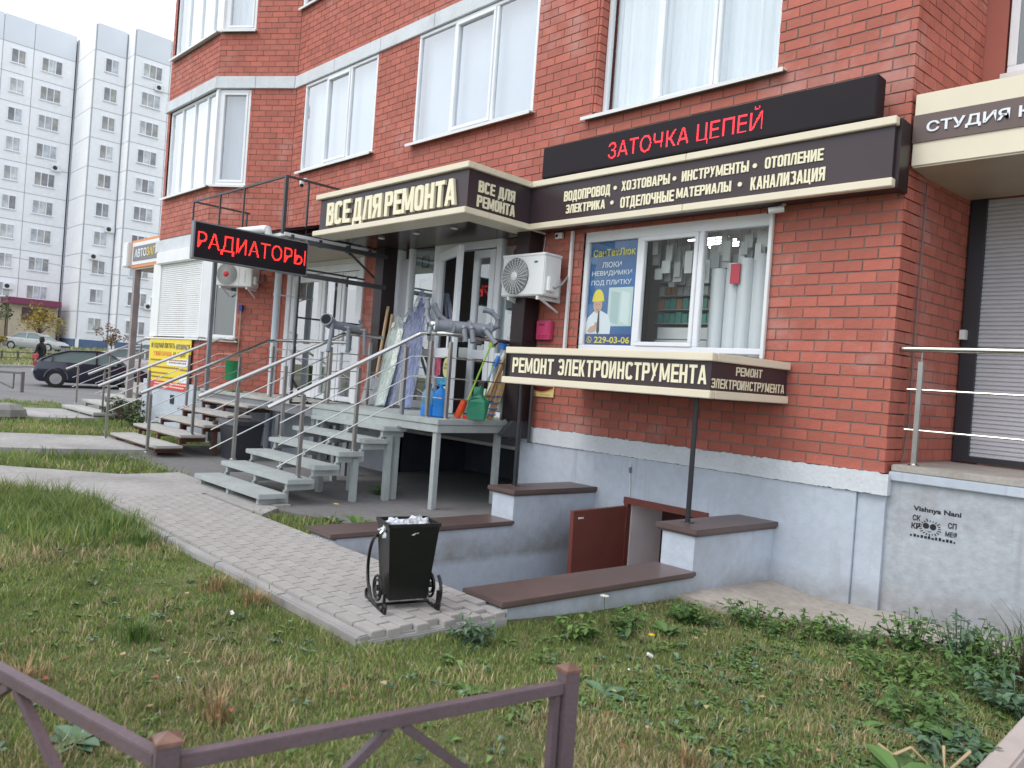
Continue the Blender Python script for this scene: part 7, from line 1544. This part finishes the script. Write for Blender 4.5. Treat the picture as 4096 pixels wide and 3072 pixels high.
def cover(name, m_, cnt, seed, rx, ry, Ls, excl=lambda x, y: False):
    rr = random.Random(seed); b = MB()
    for k in range(cnt):
        x, y = rr.uniform(*rx), rr.uniform(*ry)
        if excl(x, y): continue
        z = gz(x, y)-.015
        for q in range(rr.randint(4, 7)):
            a = rr.uniform(0, 6.28); l_ = rr.uniform(*Ls); u = rr.uniform(.3, 1.1); d = Vector((math.cos(a), math.sin(a), 0)); s = Vector((-d.y, d.x, 0)); c = Vector((x, y, z)); w_ = l_*rr.uniform(.18, .3)
            b.add([c[:], (c+d*l_*.5+s*w_+Vector((0, 0, l_*u*.45)))[:], (c+d*l_+Vector((0, 0, l_*u*.35)))[:], (c+d*l_*.5-s*w_+Vector((0, 0, l_*u*.45)))[:]], [(0, 1, 2, 3)])
    o = b.build(name, m_, None); tag(o, 'small broad weed leaves growing through the lawn', 'weeds', kind='stuff')
ex_ = lambda x, y: y > 5.45+.38*(x+3.3)
for m_, c_, sd in ((GB2, 420, 1), (GBL, 200, 2), (GG, 520, 3)): cover('weeds', m_, c_, sd, (-2.6, -.95), (3.0, 6.4), (.02, .055), ex_)
for m_, c_, sd in ((GG, 90, 6), (GBL, 50, 7)): cover('weeds', m_, c_, sd, (-3.3, -2.3), (2.4, 5.6), (.03, .07), ex_)
for m_, c_, sd in ((GBL, 110, 4), (GG, 200, 5)): cover('weeds', m_, c_, sd, (-8.5, -1.0), (.6, 2.4), (.02, .06))
def clump(label, x, y, h_, r_, stems, m_, ls=.05):
    b = MB(); z = gz(x, y)-.02
    for _ in range(stems):
        a = random.uniform(0, 6.28); q = r_*math.sqrt(random.random()); bx, by = x+q*math.cos(a)*.6, y+q*math.sin(a)*.6; hh = h_*random.uniform(.5, 1); tx, ty = x+q*1.25*math.cos(a), y+q*1.25*math.sin(a)
        b.tube([(bx, by, z), ((bx+tx)/2, (by+ty)/2, z+hh*.55), (tx, ty, z+hh)], .0025, 4, cap=False)
        for k in range(9):
            t = random.uniform(.15, 1); c = Vector((bx+(tx-bx)*t, by+(ty-by)*t, z+hh*t)); d = Vector((random.gauss(0, 1), random.gauss(0, 1), random.uniform(-.5, .5))).normalized(); s = d.cross(Vector((0, 0, 1))).normalized(); l_ = ls*random.uniform(.6, 1.4); w_ = l_*.3
            b.add([c[:], (c+d*l_*.5+s*w_)[:], (c+d*l_-Vector((0, 0, l_*.25)))[:], (c+d*l_*.5-s*w_)[:]], [(0, 1, 2, 3)])
    return based(b, 'weed', m_, (x, y, z), label, 'weed', 'broad-leaved weeds')
for lab_, x, y, h_, r_, n, m_ in (('leafy weed clump at the foot of the right stair wall block', -3.05, 5.15, .20, .16, 16, GB2), ('low leafy clump at the near edge of the warm concrete strip', -2.72, 5.5, .20, .2, 22, GB2), ('spreading green clump over the edge of the warm concrete strip', -2.4, 5.72, .16, .22, 20, GG), ('green clump under the pier at the warm concrete strip', -2.1, 5.8, .18, .2, 20, GB2),
        ('dense bushy weed below the stencil', -1.78, 6.0, .30, .16, 26, GB2), ('bushy blue-green weed right of the stencil', -1.5, 6.15, .33, .22, 34, GBL), ('tall bright weed by the terrace wall near the dead stalks', -1.22, 6.1, .34, .22, 34, GG), ('big leafy weed in front of the dead stalks', -1.3, 5.7, .24, .25, 34, GB2), ('leafy weed at the right edge of the lawn', -1.0, 5.4, .26, .22, 30, GBL),
        ('weed clump in the lawn below the terrace', -1.65, 5.35, .17, .25, 26, GG), ('dark weed clump by the pale twigs', -1.05, 4.4, .16, .2, 20, GBL), ('green clump near the pale twigs', -1.35, 4.75, .16, .22, 22, GB2), ('weed clump beside the path end kerb', -3.4, 3.2, .13, .12, 12, GBL), ('weeds against the low part of the right stair wall', -3.25, 4.0, .16, .12, 14, GG), ('second weed clump against the low part of the right stair wall', -3.18, 4.5, .17, .14, 14, GB2)):
    clump(lab_, x, y, h_, r_, n, m_, .055)
def flower(x, y, h_, m_, label, head=.02):
    z = gz(x, y); T = thing('flower', label, 'flower', (x, y, z), 0.); b = MB(); b.tube([(x, y, z-.03), (x+.02, y, z+h_*.6), (x, y+.01, z+h_)], .003, 5); b.build('stem', GG, T)
    b = MB()
    for k in range(12):
        a = 6.28*k/12; b.add([(x, y+.01, z+h_), (x+head*math.cos(a-.2), y+.01+head*math.sin(a-.2), z+h_+.006), (x+head*1.25*math.cos(a), y+.01+head*1.25*math.sin(a), z+h_+.002), (x+head*math.cos(a+.2), y+.01+head*math.sin(a+.2), z+h_+.006)], [(0, 1, 2, 3)])
    b.lathe([(.008, 0), (.004, .008)], (x, y+.01, z+h_), 8); b.build('flower_head', m_, T)
flower(-6.6, 4.2, .17, mat('yellow_petals', (.80, .50, .01), .5), 'yellow flower on a stem beside the stairs', .024)
flower(-3.02, 3.98, .34, mat('white_petals', (.7, .7, .62), .5), 'white flower head on a tall stem in front of the right stair wall', .026)
flower(-2.85, 4.3, .10, mat('yellow_petals', (.8, .5, 0)), 'small yellow flower in the grass below the right stair wall', .02)
# fallen leaves, twigs and bits of litter
LR = [MB(), MB()]
for k in range(70):
    x, y = (random.uniform(-3, -1), random.uniform(2.5, 5.4)) if k < 42 else (random.uniform(-5, -2.5), random.uniform(.9, 2.3)); z = gz(x, y)+random.uniform(.02, .05); s = random.uniform(.010, .022); a = random.uniform(0, 6.28)
    LR[k % 2].add([(x+math.cos(a+q)*s*(1 if i % 2 else .6), y+math.sin(a+q)*s*(1 if i % 2 else .6), z+random.uniform(0, .01)) for i, q in enumerate([0, 1.0, 2.1, 3.1, 4.2, 5.2])], [tuple(range(6))])
for b, (nm, c_) in zip(LR, (('leaf_russet', (.26, .09, .055)), ('leaf_tan', (.42, .30, .17)))):
    o = b.build('fallen_leaves', mat(nm, c_, .7), None); tag(o, 'fallen russet and tan leaves scattered in the lawn', 'leaves', kind='stuff')
for k, (x, y, s) in enumerate(((-4.37, 2.12, .016), (-2.75, 4.15, .022), (-2.62, 3.75, .014), (-3.6, 1.5, .01), (-7.3, 2.2, .02), (-1.55, 4.95, .014))):
    b = MB(); b.box(-s, s, -s*.6, s*.6, 0, s*.7); o = b.build('litter', mat('litter_white', (.75, .75, .74), .7), None, local=True, bevel=.003); o.location = (x, y, gz(x, y)+.015); o.rotation_euler = (.4, .5, k); tag(o, ['white scrap of litter near the path tip', 'pale stone in the grass below the apron', 'small white scrap in the right lawn', 'tiny white scrap in the left lawn', 'white scrap in the tall tuft by the path', 'small white scrap near the apron'][k], 'litter')
for k, pts in enumerate(([(-1.28, 3.95, .10), (-1.22, 3.98, .06), (-1.15, 4.0, .12), (-1.08, 4.05, .05)], [(-1.05, 4.15, .12), (-1.0, 4.0, .05), (-.95, 4.2, .12)])):
    b = MB(); b.tube(pts, [.008, .010, .008, .003][:len(pts)], 6); based(b, 'twig', mat('pale_twig', (.45, .34, .2), .8), pts[0], ('pale bent twig lying in the right lawn', 'second pale twig near the curb at the right')[k], 'twig')
for (x, y) in ((-4.28, 2.78), (-4.08, 2.66)): rosette(('tiny weed between the paving stones on the bin side of the path tip', 'tiny weed between the paving stones right at the path tip')[int(y < 2.7)], x, y, 6, .05, GB2, .6, .3, zoff=.02)
